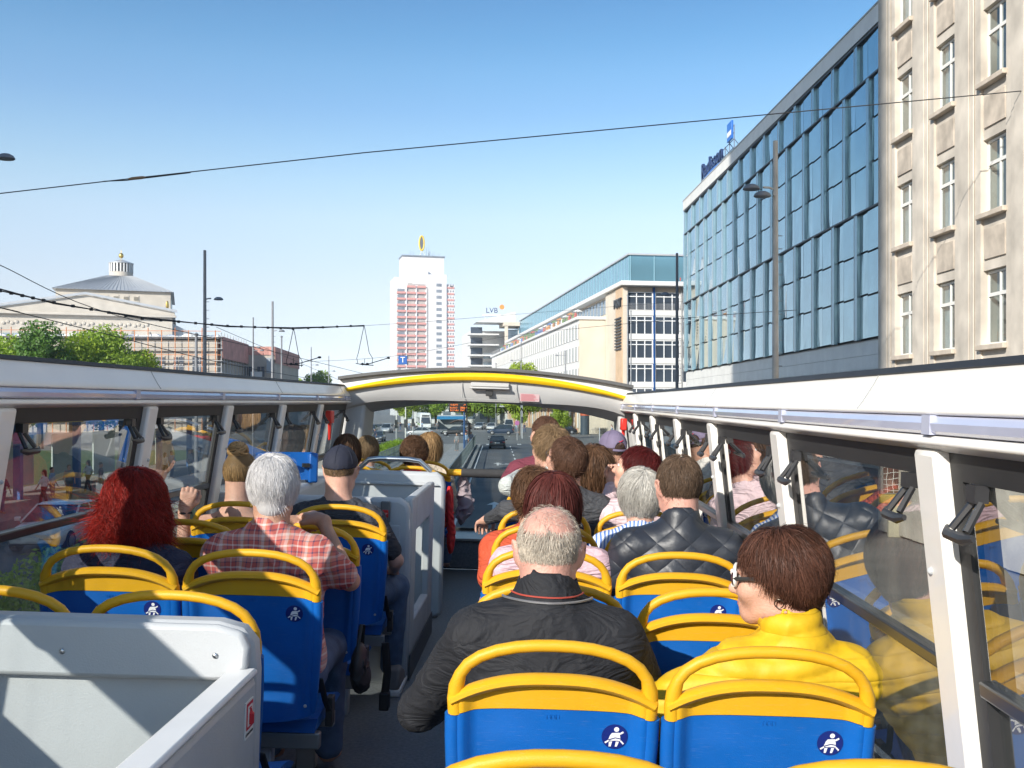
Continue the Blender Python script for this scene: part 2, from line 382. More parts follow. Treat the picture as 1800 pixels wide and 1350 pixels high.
for c in cols:
    for r in range(5):
        if w0 is None:
            w0 = win_frame(HW, 2.06).build('window', white_p, sb)
            MB().box(.03, .036, -HW + .07, -.035, .07, 1.35).build('pane', wglass, w0); MB().box(.03, .036, .035, HW - .07, .07, 1.35).build('pane', wglass, w0)
            MB().box(.03, .036, -HW + .07, -.025, 1.45, 1.99).build('pane', wglass, w0); MB().box(.03, .036, .025, HW - .07, 1.45, 1.99).build('pane', wglass, w0)
            MB().slab(lambda u, v: (.13 + .02 * math.sin(u * 60), u, v), lambda u, v: (.14 + .02 * math.sin(u * 60), u, v), lin(-HW + .05, -HW * .35, 14), [0, 2.05]).slab(lambda u, v: (.13 + .02 * math.sin(u * 60), u, v), lambda u, v: (.14 + .02 * math.sin(u * 60), u, v), lin(HW * .3, HW - .05, 14), [0, 2.05]).build('curtain', curtain, w0, smooth=True)
            MB().box(-.34, -.0, -HW - .06, HW + .07, -.15, -.003).build('sill', stone2, w0, bevel=.02)
            w0.location = (.21, c, srow(r)); wk = w0
        else:
            wk = copy_tree(w0, sb); wk.location = (.21, c, srow(r))
        if random.random() < .25:
            for ch in [q for q in wk.children if q.name.startswith('curtain')]: bpy.data.objects.remove(ch)
        for ch in wk.children:
            if ch.name.startswith('curtain'): ch.scale = (1, random.uniform(.95, 1.0), random.uniform(.97, 1)) ; ch.location.y = random.uniform(-.02, .02)
# ---- tower added unseen behind the bus so its shadow falls on the glass facade
ht = thing('shadow_tower', 'tall concrete block added out of view behind the bus to shade the glass facade', 'building', SB @ T((-34, 0, 0)))
shade_m = M('shadow_tower_concrete', (.42, .40, .37), .8, .1, .6)
MB().box(-8, 0, -31, 18, 0, 104).build('wall', shade_m, ht)
hw_ = None
for r in range(24):
    for k in range(11):
        if hw_ is None: hw_ = MB().box(.003, .12, -29 + .4, -29 + 3.2, 3, 5).build('window', dark_in, ht)
        else: q_ = hw_.copy(); COL.objects.link(q_); q_.parent = ht; q_.location = (0, k * 4.1, r * 3.5)
# ---- glass office building behind it
gb = thing('glass_building', 'long office block of folded blue glass panes with a pale stone base and rooftop sign', 'building', SB @ T((28, 0, 0)) @ Matrix.Diagonal((1, 1, 1.018, 1)))
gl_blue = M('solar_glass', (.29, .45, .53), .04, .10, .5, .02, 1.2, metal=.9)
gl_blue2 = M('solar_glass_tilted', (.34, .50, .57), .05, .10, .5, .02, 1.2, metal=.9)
finm = M('fin_metal', (.42, .42, .40), .5, .06, 1)
teal = M('teal_edge', (.30, .45, .53), .25, .08, 1, metal=.5)
dkm = M('dark_profile', (.05, .06, .07), .5, .05)
pal = M('pale_cladding', (.66, .66, .63), .7, .08, .8, .1, 6)
Y0, Y1, ZB, ZT = 70.5, 140.0, 9.35, 31.0
RH = (ZT - ZB) / 7; BW = 4.96
MB().box(.62, 24, Y0, Y1, ZB - .2, ZT + .1).build('wall', dkm, gb)
MB().box(-.1, 24, Y0, Y1 + .2, ZT + .13, 32.4).build('parapet', pal, gb)
MB().box(-.16, 24.2, Y0, Y1 + .3, 32.4, 32.52).build('coping', finm, gb)
npane = 0
for (r0, r1, off) in ((0, 3, 0.0), (3, 6, .5), (6, 7, 0.0)):
    y = Y0 - (off * BW); 
    zb = ZB + r0 * RH; zt = ZB + r1 * RH
    while y < Y1 - .2:
        ya, yb = max(y, Y0), min(y + BW, Y1); y += BW
        if yb - ya < .5: continue
        # pane plane runs from x=.02 at the near end (ya) to .5 at the far end, then a fin steps out
        fx = lambda t: .02 + .14 * (t - ya) / BW
        fin = MB().box(-.03, .5, yb - .07, yb, zb, zt); 
        if yb < Y1: fin.build('fin', finm, gb)
        MB().box(-.04 + fx(yb) - .14, fx(yb) + .1, yb - .62, yb - .075, zb, zt - .12).build('fin', teal, gb)
        MB().box(-.06, .55, ya, yb, zt - .11, zt + .02 if r1 < 7 else zt).build('ledge', dkm, gb)
        ym = ya + (yb - ya) * .52
        for rr in range(r0, r1):
            za = ZB + rr * RH; zc = za + RH - (.11 if rr == r1 - 1 else 0)
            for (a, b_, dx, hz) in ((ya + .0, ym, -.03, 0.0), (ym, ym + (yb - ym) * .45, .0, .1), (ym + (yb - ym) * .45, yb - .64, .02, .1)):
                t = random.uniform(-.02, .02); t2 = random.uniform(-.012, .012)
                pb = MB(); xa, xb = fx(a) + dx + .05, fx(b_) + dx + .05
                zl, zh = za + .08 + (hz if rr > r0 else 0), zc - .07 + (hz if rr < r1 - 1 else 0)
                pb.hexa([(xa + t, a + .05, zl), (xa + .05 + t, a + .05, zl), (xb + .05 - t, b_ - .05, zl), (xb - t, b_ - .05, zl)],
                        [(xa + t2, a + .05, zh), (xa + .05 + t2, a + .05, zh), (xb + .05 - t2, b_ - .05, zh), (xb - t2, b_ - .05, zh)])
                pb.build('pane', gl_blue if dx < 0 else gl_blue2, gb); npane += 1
# base of pale stone slabs
bs = MB()
for r in range(4):
    zb_ = 5.2 + r * 1.0
    y = Y0
    while y < Y1:
        o = MB().box(.3, .6, y + .012, min(y + 4.0, Y1) - .012, zb_ + .012, zb_ + .99).build('slab', pal, gb); y += 4.0
MB().box(.42, .61, Y0, Y1, 0, 9.3).build('base', M('base_joint', (.45, .45, .43), .8, .1), gb)
MB().box(-.3, .6, Y0, Y1, 4.6, 5.15).build('canopy', pal, gb)
shop = M('shop_glass', (.08, .11, .13), .05, .2, .4, metal=.3)
for k in range(14): MB().box(.36, .41, Y0 + .2 + k * 4.96, Y0 + 4.8 + k * 4.96, .4, 4.3).build('shop_window', shop, gb)
for (y, h) in ((100, 1.4), (101.2, .9), (114, 3.2), (92, .8)): MB().cyl((3, y, 32.5), (3, y, 32.5 + h), .04, .03, 6).build('mast', dkm, gb)
# rooftop sign: letters on a steel frame
sg = thing('rooftop_sign', 'dark blue script letters and blue square on a steel frame above the glass roof', 'sign', SB @ T((29.4, 0, 33.0)) @ Matrix.Diagonal((1, 1, .82, 1)))
stl = M('sign_steel', (.10, .12, .16), .5, .1, metal=.6)
navy = M('sign_navy', (.02, .04, .12), .4, .08); sblue = M('sign_blue', (.02, .14, .5), .4, .05)
fr = MB()
for k in range(9):
    y = 117.5 + k * 2.2
    fr.cyl((0, y, 0), (0, y, 5.4 if k < 2 else 3.6), .06, n=5); fr.cyl((2.2, y, 0), (0, y, 3.4), .05, n=5)
for z in (1.0, 2.2, 3.4): fr.cyl((0, 117.5, z), (0, 135.1, z), .05, n=5)
for z in (4.3, 5.3): fr.cyl((0, 117.5, z), (0, 119.7, z), .05, n=5)
fr.build('frame', stl, sg)
text('lettering', 'Radisson', 3.3, navy, sg, T((-.2, 128.2, 3.1)) @ RZ(R(-90)) @ RX(R(90)), .12)
MB().box(-.35, -.12, 117.4, 119.6, 3.4, 6.0).build('square', sblue, sg, bevel=.05); MB().box(-.38, -.352, 117.6, 119.4, 4.0, 4.7).build('square_stripe', white_p, sg)
MB().grid(lambda u, v: (-.3 + .02 * v, u, 1.2 + .5 * math.sin((u - 121) / 14 * math.pi) + v * .35), lin(121, 135, 15), [0, 1]).build('swoosh', sblue, sg)
# ================================================================== terrace building with the roof pavilion (facade turned 8.9 deg)
PF = T((14.2, 165, 0)) @ RZ(R(8.9)) @ Matrix.Diagonal((1, 1, 1.042, 1))          # y runs along the street facade, away; -x faces the street
pb_ = thing('terrace_building', 'pale cream office block with long window bands, corner lettering and a blue glass roof pavilion', 'building', PF)
cream = M('cream_render', (.60, .535, .44), .85, .08, .4, .1, 8); whit = M('white_facade', (.66, .66, .645), .7, .06, .5)
tan = M('tan_stone', (.56, .40, .26), .85, .12, .6, .1, 8)
pgl = M('office_glass', (.06, .08, .11), .06, .25, .3, metal=.2); pgl2 = M('pale_office_glass', (.27, .34, .40), .08, .12, .3, metal=.6)
teal_gl = M('pavilion_glass', (.20, .40, .50), .10, .10, .2, metal=.5)
grey_m = M('grey_metal', (.42, .43, .44), .5, .08, 2)
L = 150
MB().box(.6, 40, 1.2, L, 0, 23.2).build('wall', cream, pb_)
MB().box(-1.0, 40, -1.0, L, 23.2, 23.9).build('cornice', whit, pb_, bevel=.08)
pv = MB().box(1.0, 38, 1.6, 131, 24.0, 28.2).build('roof_pavilion', teal_gl, pb_)
MB().box(.7, 38.3, 1.3, 131.3, 28.2, 28.45).build('roof', grey_m, pv)
for k in range(52): MB().box(.93, .99, 2.0 + k * 2.45, 2.08 + k * 2.45, 24.0, 28.2).build('glazing_bar', M('pale_teal', (.26, .44, .52), .3, .05), pv)
for k in range(9): MB().box(1.1 + k * 4, 1.22 + k * 4, 1.5, 1.59, 24.0, 28.2).build('glazing_bar', M('pale_teal'), pv)
# upper floor on the street side above the wing: windows set back
for k in range(44):
    o = MB().box(.5, .59, 16 + k * 2.9, 18.2 + k * 2.9, 20.3, 22.8).build('window', pgl2, pb_)
# corner strip with the sign
MB().box(-.4, .35, 0.2, 13, 0, 23.15).build('corner_tower', cream, pb_)
MB().box(-.55, -.402, .3, 4.8, .5, 23.0).build('tan_strip', tan, pb_)
text('lettering', 'POST', 2.1, dkm, pb_, T((-.75, 2.6, 20.6)) @ RZ(R(-90)) @ RX(R(90)), .12)
for k in range(11): MB().box(-.8, -.56, .6, 4.6, 13.4 + k * .48, 13.62 + k * .48).build('louvre', dkm, pb_)
# front face (toward us): storeys of windows
whp = M('window_white'  , (.74, .76, .78), .5, .05)
for r in range(6):
    z0 = .9 + r * 3.74
    MB().box(.36, 40, .62, 1.19, z0 - .9 if r else 0, z0).build('spandrel', whit, pb_)
    for k in range(8):
        x0 = .45 + k * 4.6
        f = MB(); w_ = 4.3; h = 2.76
        f.box(x0, x0 + .16, .7, 1.1, z0, z0 + h); f.box(x0 + w_ - .16, x0 + w_, .7, 1.1, z0, z0 + h); f.box(x0, x0 + w_, .72, 1.08, z0 + h - .14, z0 + h); f.box(x0 + .16, x0 + w_ - .16, .75, 1.05, z0 + h * .72, z0 + h * .72 + .14)
        for q in (.36, .68): f.box(x0 + w_ * q - .07, x0 + w_ * q + .07, .74, 1.06, z0, z0 + h)
        f = f.build('window', whp, pb_)
        for (a, b) in ((.04, .36), (.36, .68), (.68, .96)): MB().box(x0 + w_ * a + .08, x0 + w_ * b - .08, .9, .95, z0, z0 + h - .1).build('pane', pgl, f)
        if r == 5:
            bal = MB()
            for q in range(22): bal.box(x0 + q * .2, x0 + q * .2 + .03, .4, .43, z0, z0 + 1.0)
            bal.build('balcony_rail', grey_m, pb_)
    for k in range(1, 8): MB().box(.2 + k * 4.6, .4 + k * 4.6, .5, 1.19, 0, 23.1).build('column', sblue if k == 1 else whit, pb_)
# the long wing in front of it
MB().box(-5.0, .55, 13.2, L, 0, 19.0).build('wing', cream, pb_)
MB().box(-5.5, .55, 12.9, L, 19.0, 19.5).build('wing_cornice', whit, pb_, bevel=.06)
fm = None
for r in range(5):
    z0 = 1.0 + r * 3.7
    MB().box(-5.06, -5.003, 13.3, L, z0 + 2.5, z0 + 3.66 if r < 4 else 19).build('band', whit, pb_)
    for k in range(46):
        o = MB().box(-5.07, -5.004, 14.2 + k * 2.9, 16.3 + k * 2.9, z0, z0 + 2.48)
        if fm is None: fm = o.build('window', pgl2, pb_)
        else: c = fm.copy(); COL.objects.link(c); c.location = (0, k * 2.9, r * 3.7); c.parent = pb_
        if k % 2 == 0 or 1:
            pass
    for k in range(47):
        if r == 0 and k == 0: pm0 = MB().box(-5.3, -5.08, 13.55, 13.95, 1.0, 3.5).build('pier', whit, pb_); continue
        c = pm0.copy(); COL.objects.link(c); c.location = (0, k * 2.9, r * 3.7); c.parent = pb_
for k in range(24):                            # terrace railing planters
    x = random.uniform(-4.6, -1)
    pass
# terrace guests and parasols read as a coloured fringe: boxes of planters and furniture
fl = [M('terrace_red', (.5, .08, .06), .7, .1), M('terrace_orange', (.6, .25, .06), .7, .1), M('terrace_blue', (.1, .2, .45), .7, .1), M('terrace_green', (.12, .22, .06), .8, .2), M('terrace_white', (.7, .7, .68), .7, .1)]
for k in range(60):
    y = 16 + k * 1.9 + random.uniform(-.4, .4); m_ = random.choice(fl)
    o = MB(); 
    if k % 3 == 0: o.cyl((-4.7, y, 19.5), (-4.7, y, 20.6), .03, n=5).lathe([(.9, 0), (.5, .25), (.02, .42)], 8, (-4.7, y, 20.5))
    else: o.ell((-4.8, y, 20.0), (.3, .4, .55), 7, 5)
    tag(o.build('parasol' if k % 3 == 0 else 'planter', m_, pb_))
gr = MB()
for k in range(115): gr.box(-5.35, -5.31, 13.4 + k * 1.15, 13.44 + k * 1.15, 19.5, 20.4)
gr.box(-5.37, -5.29, 13.4, 146, 20.4, 20.46); gr.build('terrace_rail', grey_m, pb_)
for k in range(10):
    o = MB().ell((random.uniform(4, 36), 1.2 + random.random(), 24.6), (.5, .4, .65), 7, 5).build('roof_furniture', random.choice(fl), pb_)
# ================================================================== glass corner building further on
cb = thing('corner_building', 'white and glass corner office with open frame and small roof sign', 'building', T((-10, 330, 0)) @ RZ(R(10)) @ Matrix.Diagonal((.8, 1, .86, 1)))
MB().box(-8, 30, 10, 45, 0, 26.5).build('wall', whit, cb)
MB().box(-13, 28, 12, 40, 0, 35).build('wall', whit, cb)
MB().box(5, 40, 2, 11.8, 26.6, 35.5).build('glazing', teal_gl, cb)
MB().box(-.6, .6, 0, 1.2, 0, 36).build('column', cream, cb); MB().box(12, 13.4, 0, 1.2, 0, 36).build('column', cream, cb)
MB().box(-1, 14, -.2, 11.9, 36, 37.4).build('beam', cream, cb)
MB().prism([(0, 0), (16, 0), (16, 4.2)], 2, 12, lambda u, v, w_: (-12 + u, w_, 37.4 + v)).build('roof', whit, cb)
for r in range(8):
    MB().box(-14.5, -2, 6, 11.9, 5 + r * 4, 5.5 + r * 4).build('balcony', whit, cb)
    MB().box(-7.9, 3, 9.6, 9.95, 1.8 + r * 3.2 + 0, 3.6 + r * 3.2).build('window', pgl2, cb)
    MB().box(-12.9, -8.1, 11.7, 11.95, 6 + r * 4, 8.4 + r * 4).build('window', pgl, cb)
MB().box(1, 12, 9.4, 9.9, 28, 35.4).build('window', pgl2, cb)
for k in range(9): MB().box(5 + k * 4, 5.3 + k * 4, 1.7, 1.95, 26.6, 35.5).build('glazing_bar', whit, cb)
rs = thing('roof_sign', 'small blue letters with an orange disc on the corner building roof', 'sign', T((-15, 336, 36.4)) @ RZ(R(5)) @ Matrix.Diagonal((.75, 1, .75, 1)))
text('lettering', 'LVB', 3.2, navy, rs, RX(R(90)), .15); MB().lathe([(.1, -.1), (1.1, -.1), (1.1, .1), (.1, .1)], 12, (0, 0, 0), T((4.4, 0, 1.6)) @ RX(R(90))).build('disc', fl[1], rs)
MB().box(-4, 4, .2, .4, -2.2, -1.6).cyl((-3, .3, -4), (-3, .3, -1.7), .1).cyl((3, .3, -4), (3, .3, -1.7), .1).build('frame', whit, rs)
# ================================================================== white tower block
tw = thing('tower_block', 'slender white high-rise with stacked red balconies and a rooftop emblem', 'building', T((-70.5, 620, 0)) @ RZ(R(15)) @ Matrix.Diagonal((.85, .85, 1.041, 1)))
tww = M('tower_white', (.66, .655, .66), .8, .04, .1); tred = M('balcony_red', (.62, .30, .27), .8, .06, .4)
tgrey = M('tower_window', (.2, .23, .27), .3, .3, .3)
FH = 3.55
MB().box(-19, 5, 0, 26, 0, 80).build('wall', tww, tw)
MB().box(5.05, 18, -2.0, 22, 0, 82).build('wall', tww, tw)
MB().box(18.05, 24, -1.0, 24, 0, 76.5).build('wall', tww, tw)
MB().box(-13, 17, 3, 20, 80, 92.5).build('upper_wall', tww, tw); MB().box(-13.4, 17.6, 2.4, 20.6, 92.5, 93.3).build('coping', tgrey, tw)
MB().box(-6, 4.9, -.5, 2.9, 76, 84.4).build('wall', tww, tw)
for k in range(21):
    z = 3 + k * FH
    for j in range(3):
        x0 = -17.4 + j * 7.2
        if k > 19 and j == 0: continue
        MB().box(x0, x0 + 6.3, -1.5, -.003, z, z + 1.15).build('balcony', tred, tw)
        MB().box(x0 + .5, x0 + 5.6, -.2, -.004, z + 1.2, z + 2.75).build('window', tgrey if j == 0 else M('balcony_recess', (.42, .40, .38), .8, .15, .4), tw)
        MB().box(x0 + 6.35, x0 + 7.1, -1.2, -.003, z, z + FH).build('fin', tww, tw) if k < 20 else None
    MB().box(10.6, 14.4, -2.12, -2.003, z + 1.0, z + 2.7).build('window', tgrey, tw)
    for j in range(3):
        MB().box(18.6 + j * 1.8, 20.0 + j * 1.8, -1.4, -1.003, z, z + 1.0).build('balcony', tred, tw)
        MB().box(18.9 + j * 1.8, 19.7 + j * 1.8, -1.1, -1.004, z + 1.5, z + 2.6).build('window', tgrey, tw)
for k in range(4): MB().box(20.5, 23, -1.1, -1.004, 76 - 1.4, 76 - .3).build('window', dkm, tw) if k == 0 else None
em = thing('rooftop_emblem', 'yellow rimmed oval emblem on a white tripod above the tower', 'sign', T((-71.5, 632, 97.1)) @ RZ(R(15)) @ Matrix.Diagonal((.72, .72, .78, 1)))
yel = M('emblem_yellow', (.75, .52, .03), .5, .05)
MB().tube([(1.6 * math.cos(a) * 1.25, 0, 11.5 + 5.6 * math.sin(a)) for a in lin(0, 2 * math.pi, 33)[:-1]], .75, 8, closed=True).build('rim', yel, em, smooth=True)
MB().lathe([(.01, -.3), (1, -.3), (1, .3), (.01, .3)], 24, (0, 0, 0), T((0, 0, 11.5)) @ RX(R(90)) @ Matrix.Diagonal((1.5, 5.2, 1, 1))).build('disc', M('emblem_grey', (.12, .13, .16), .4, .1), em)
lg = MB()
for a in (0, 2.1, 4.2): lg.cyl((4 * math.cos(a), 3 * math.sin(a), 0), (0, 0, 6.2), .25, n=6)
lg.build('tripod', tww, em)
an = MB()
for k in range(14):
    x = random.uniform(-8, 16); an.cyl((x, random.uniform(3, 8), 93.2), (x, 5, 93.2 + random.choice((1.5, 2.2, 3, 5.5))), .12, n=5)
an.build('antenna', tgrey, tw)
def pt(px, py, Y):
    """point at distance Y ahead of the camera seen at photo pixel px, py (measured positions of the real places)"""
    return Vector(((px - 945) / 1800 * Y, Y, EYE + (717 - py) / 1800 * Y))
# ================================================================== opera house and its scaffolded wing
OF = T((-76.7, 215, 0)) @ RZ(R(19)) @ Matrix.Diagonal((1, 1, 1.052, 1))
op = thing('opera_house', 'pale stone opera house with low pediment, grey roof and gold-topped lantern', 'building', OF)
ost = M('opera_stone', (.50, .46, .40), .85, .12, .5, .2, 4); oroof = M('opera_roof', (.46, .48, .50), .45, .08, 1, metal=.3)
gold = M('gilding', (.6, .42, .12), .35, .05, metal=.8); ogl = M('opera_glass', (.30, .40, .42), .15, .2, 1, metal=.4)
MB().box(-33.4, 0, .3, 46, 0, 22.6).build('wall', ost, op)
MB().prism([(-33.9, 22.6), (.5, 22.6), (.5, 23.3), (-16.7, 26.2), (-33.9, 23.3)], -.3, 46, lambda u, v, w_: (u, w_, v)).build('pediment', ost, op)
MB().box(-34.2, .8, -.7, -.301, 22.2, 22.7).build('cornice', ost, op, bevel=.1)
for a, b in (((-34.4, 23.3), (-16.7, 26.3)), ((-16.7, 26.3), (1.0, 23.3))):
    MB().prism([(a[0], a[1]), (b[0], b[1]), (b[0], b[1] + .45), (a[0], a[1] + .45)], -.9, -.301, lambda u, v, w_: (u, w_, v)).build('raking_cornice', oroof, op)
fw = MB().box(-23.6, -.5, 12, 40, 22, 28.5).build('fly_tower', ost, op)
rf = MB(); rf.add([(-24.3, 11.2, 28.5), (.2, 11.2, 28.5), (.2, 40.8, 28.5), (-24.3, 40.8, 28.5), (-14, 22, 32.7), (-8.6, 22, 32.7), (-8.6, 27, 32.7), (-14, 27, 32.7)], [(0, 3, 2, 1), (4, 5, 6, 7), (0, 1, 5, 4), (1, 2, 6, 5), (2, 3, 7, 6), (3, 0, 4, 7)])
rf = rf.build('roof', oroof, op)
for k in range(30):
    x = -24.2 + k * .835; q = (x + 24.3) / 24.5; xt = -14 + q * 5.4
    MB().tube([(x, 11.2, 28.56), (xt, 22, 32.75)], .06, 4).build('roof_seam', oroof, rf)
ln = MB().lathe([(2.55, 0), (2.55, 1.1), (2.3, 1.15)], 24, (-11.3, 24.5, 32.6)).build('lantern', ost, op, smooth=True)
for k in range(22):
    a = k / 22 * 2 * math.pi; MB().box(-.16, .16, -.2, .12, 1.1, 3.0, T((-11.3, 24.5, 32.6)) @ RZ(a) @ T((0, -2.4, 0))).build('lantern_fin', whit, ln)
MB().lathe([(2.0, 1.1), (2.0, 3.0)], 20, (-11.3, 24.5, 32.6)).build('lantern_core', dkm, ln)
MB().lathe([(2.7, 3.0), (2.7, 3.15), (.3, 3.95), (.05, 4.0)], 24, (-11.3, 24.5, 32.6)).build('lantern_roof', oroof, ln, smooth=True)
MB().ell((-11.3, 24.5, 37.4), (.55, .55, .6), 12, 8).cyl((-11.3, 24.5, 36.5), (-11.3, 24.5, 38.6), .06, n=5).build('gold_ball', gold, ln, smooth=True)
for k in range(7):
    x = -20.4 + k * 2.05
    f = MB().box(x - .1, x + 1.1, 11.9, 11.99, 24.6, 27.6).build('window', ost, op)
    for z in (25.0, 26.6): MB().box(x + .08, x + .92, 11.8, 11.89, z, z + (1.3 if z < 26 else .7)).build('pane', M('opera_pane', (.22, .2, .16), .4, .1), f)
for k in range(9):
    x = -31.9 + k * 3.5
    if x > -4.5: break
    f = MB().box(x - .3, x + 2.9, -.02, .29, 14.4, 19.4).build('window', ost, op)
    for q in (0, 1.35): MB().box(x + q, x + q + 1.2, -.08, -.021, 14.6, 18.6).build('pane', ogl, f)
    for q in (.4, .8, 1.75, 2.15): MB().box(x + q - .03, x + q + .03, -.12, -.081, 14.6, 18.6).build('mullion', whit, f)
    MB().box(x - .55, x - .35, -.15, .29, 14.4, 19.6).build('pilaster', ost, op)
    for q in range(4): MB().ell((x + q * .8, .2, 20.5 + .25 * (q % 2)), (.42, .16, .32), 7, 5).build('frieze_ornament', ost, op)
MB().box(-60, -33.5, 3, 44, 0, 18).build('wing', ost, op)
MB().prism([(0, 21.2), (9, 17), (9, 0), (0, 0)], 2, 44, lambda u, v, w_: (u + .01, w_, v)).build('side_roof', oroof, op)
for k in range(12): MB().tube([(.03, 4 + k * 3.3, 21.3), (9, 4 + k * 3.3, 17.1)], .07, 4).build('roof_seam', oroof, op)
for k in range(7): MB().box(-.49, -.4, 14 + k * 3.6, 15.6 + k * 3.6, 23, 27.8).build('side_window', ogl, op)
MB().ell((-1.0, .6, 24.8), (.35, .35, .9), 7, 6).build('statue', gold, op, smooth=True)
sw_ = thing('scaffolded_building', 'lower stone wing wrapped in orange scaffolding poles and red netting in front of the opera', 'building', T((-59.6, 190, 0)) @ RZ(R(5)) @ Matrix.Diagonal((1, 1, 1.07, 1)))
ora = M('scaffold_orange', (.55, .20, .07), .6, .1); net = M('red_netting', (.50, .25, .21), .9, .25, .6, .3, 6); film = M('roof_film', (.68, .70, .72), .35, .15, .5, .6, 2)
gst = M('wing_stone', (.42, .38, .33), .85, .15, .4)
MB().box(-44, 0, .6, 25, 0, 16.0).build('wall', gst, sw_)
MB().box(-1.2, 6.4, 25.1, 60, 0, 16.3).build('wall', gst, sw_)
MB().slab(lambda u, v: (u, v, 16.7 + .25 * math.sin(u * 2.1 + v) + .2 * math.sin(u * .9 - v * 1.7)), lambda u, v: (u, v, 16.2), lin(-44, .4, 40), lin(0, 25, 14)).build('roof_film', film, sw_, smooth=True)
for k in range(12):
    x = -2.6 - k * 3.4
    f = MB().box(x - 1.9, x, .5, .59, 8.9, 13.2).build('window', gst, sw_)
    for q in (0.05, 1.0): MB().box(x - 1.9 + q, x - 1.9 + q + .8, .43, .49, 9.0, 13.0).build('pane', pgl, f); MB().box(x - 1.9 + q + .36, x - 1.9 + q + .42, .4, .429, 9, 13).box(x - 1.9 + q, x - 1.9 + q + .8, .4, .428, 11.6, 11.7).build('mullion', whit, f)
for k in range(19): MB().cyl((-43.6 + k * 2.42, -.6, 0), (-43.6 + k * 2.42, -.6, 17.6 + .4 * (k % 2)), .09, n=6).build('scaffold_pole', ora, sw_)
for k in range(10): MB().cyl((.9, k * 2.6, 0), (.9, k * 2.6, 17.3), .08, n=6).build('scaffold_pole', grey_m, sw_)
for r in range(8):
    z = 2.1 + r * 2.05
    MB().box(-43.6, 1.2, -.7, -.05, z, z + .07).build('scaffold_deck', grey_m, sw_); MB().cyl((-43.6, -.66, z + 1.0), (1, -.66, z + 1.0), .05, n=5).build('scaffold_rail', ora if r % 2 else grey_m, sw_)
    MB().box(.3, 1.0, 0, 25, z, z + .07).build('scaffold_deck', grey_m, sw_)
MB().slab(lambda u, v: (1.15 + .06 * math.sin(u * 3), u, v), lambda u, v: (1.1 + .06 * math.sin(u * 3), u, v), lin(0, 25, 40), [12.8, 16.6]).build('netting', net, sw_, smooth=True)
MB().slab(lambda u, v: (u, 24.9 + .05 * math.sin(u * 5), v), lambda u, v: (u, 24.95 + .05 * math.sin(u * 5), v), lin(-1, 6.5, 20), [14.6, 16.2]).slab(lambda u, v: (6.6, u, v), lambda u, v: (6.65, u, v), lin(25, 60, 10), [13, 16.2]).build('netting', net, sw_)
for k in range(2):
    for r in range(2):
        f = MB().box(.2 + k * 2.6, 1.9 + k * 2.6, 24.98, 25.09, 6.0 + r * 4.2, 8.2 + r * 4.2).build('window', gst, sw_); MB().box(.3 + k * 2.6, .95 + k * 2.6, 24.92, 24.97, 6.1 + r * 4.2, 8.1 + r * 4.2).box(1.1 + k * 2.6, 1.8 + k * 2.6, 24.92, 24.97, 6.1 + r * 4.2, 8.1 + r * 4.2).build('pane', pgl, f)
MB().box(1.6, 4.0, 24.5, 24.6, 9.1, 11.3).build('banner', whit, sw_); MB().box(4.9, 6.2, 24.4, 24.5, 11, 14).build('tarp', M('grey_tarp', (.3, .34, .38), .7, .1), sw_)
# ================================================================== trees
bark = M('bark', (.10, .075, .05), .9, .3, 12, .6, 30)
def leaf_mat(name, col):
    m = M(name, col, .55, .55, attr=True); p = m.node_tree.nodes['Principled BSDF']
    p.inputs['Transmission Weight'].default_value = 0
    n = m.node_tree.nodes; l = m.node_tree.links
    tl = n.new('ShaderNodeBsdfTranslucent'); tl.inputs[0].default_value = (col[0] * 1.6, col[1] * 1.5, col[2] * .8, 1)
    ad = n.new('ShaderNodeMixShader'); ad.inputs[0].default_value = .3
    l.new(p.outputs[0], ad.inputs[1]); l.new(tl.outputs[0], ad.inputs[2]); l.new(ad.outputs[0], n['Material Output'].inputs['Surface'])
    return m
leafA = leaf_mat('leaf_fresh', (.24, .36, .03)); leafB = leaf_mat('leaf_dark', (.09, .19, .03)); leafC = leaf_mat('leaf_yellow', (.30, .40, .03))
def leaves(cl, n, s, seed):
    """leaf quads scattered through clumps (centre, radius, flatten)"""
    g = np.random.default_rng(seed); V = []; vals = []
    wts = np.array([c[1] ** 2 for c in cl]); wts = wts / wts.sum()
    idx = g.choice(len(cl), n, p=wts)
    C = np.array([c[0] for c in cl])[idx]; RR = np.array([c[1] for c in cl])[idx]; FL = np.array([c[2] for c in cl])[idx]
    d = g.normal(size=(n, 3)); d /= np.linalg.norm(d, axis=1)[:, None]
    rad = RR * g.uniform(.25, 1, n) ** .4
    p = C + d * rad[:, None] * np.stack([np.ones(n), np.ones(n), FL], 1)
    nor = d + g.normal(size=(n, 3)) * .7; nor /= np.linalg.norm(nor, axis=1)[:, None]
    t = np.cross(nor, g.normal(size=(n, 3))); t /= np.linalg.norm(t, axis=1)[:, None]; b = np.cross(nor, t)
    sz = (s * g.uniform(.6, 1.4, n))[:, None]
    V = np.stack([p - t * sz, p + b * sz * .55 + nor * sz * .1, p + t * sz, p - b * sz * .55 + nor * sz * .1], 1).reshape(-1, 3)
    tint = np.clip(g.uniform(0, 1, n) * .55 + (idx * 37 % 11) / 11 * .45, 0, 1)
    me = bpy.data.meshes.new('crown'); me.from_pydata(V.tolist(), [], np.arange(4 * n).reshape(-1, 4).tolist()); me.update()
    colour_tint(me, np.repeat(tint, 4)); return me
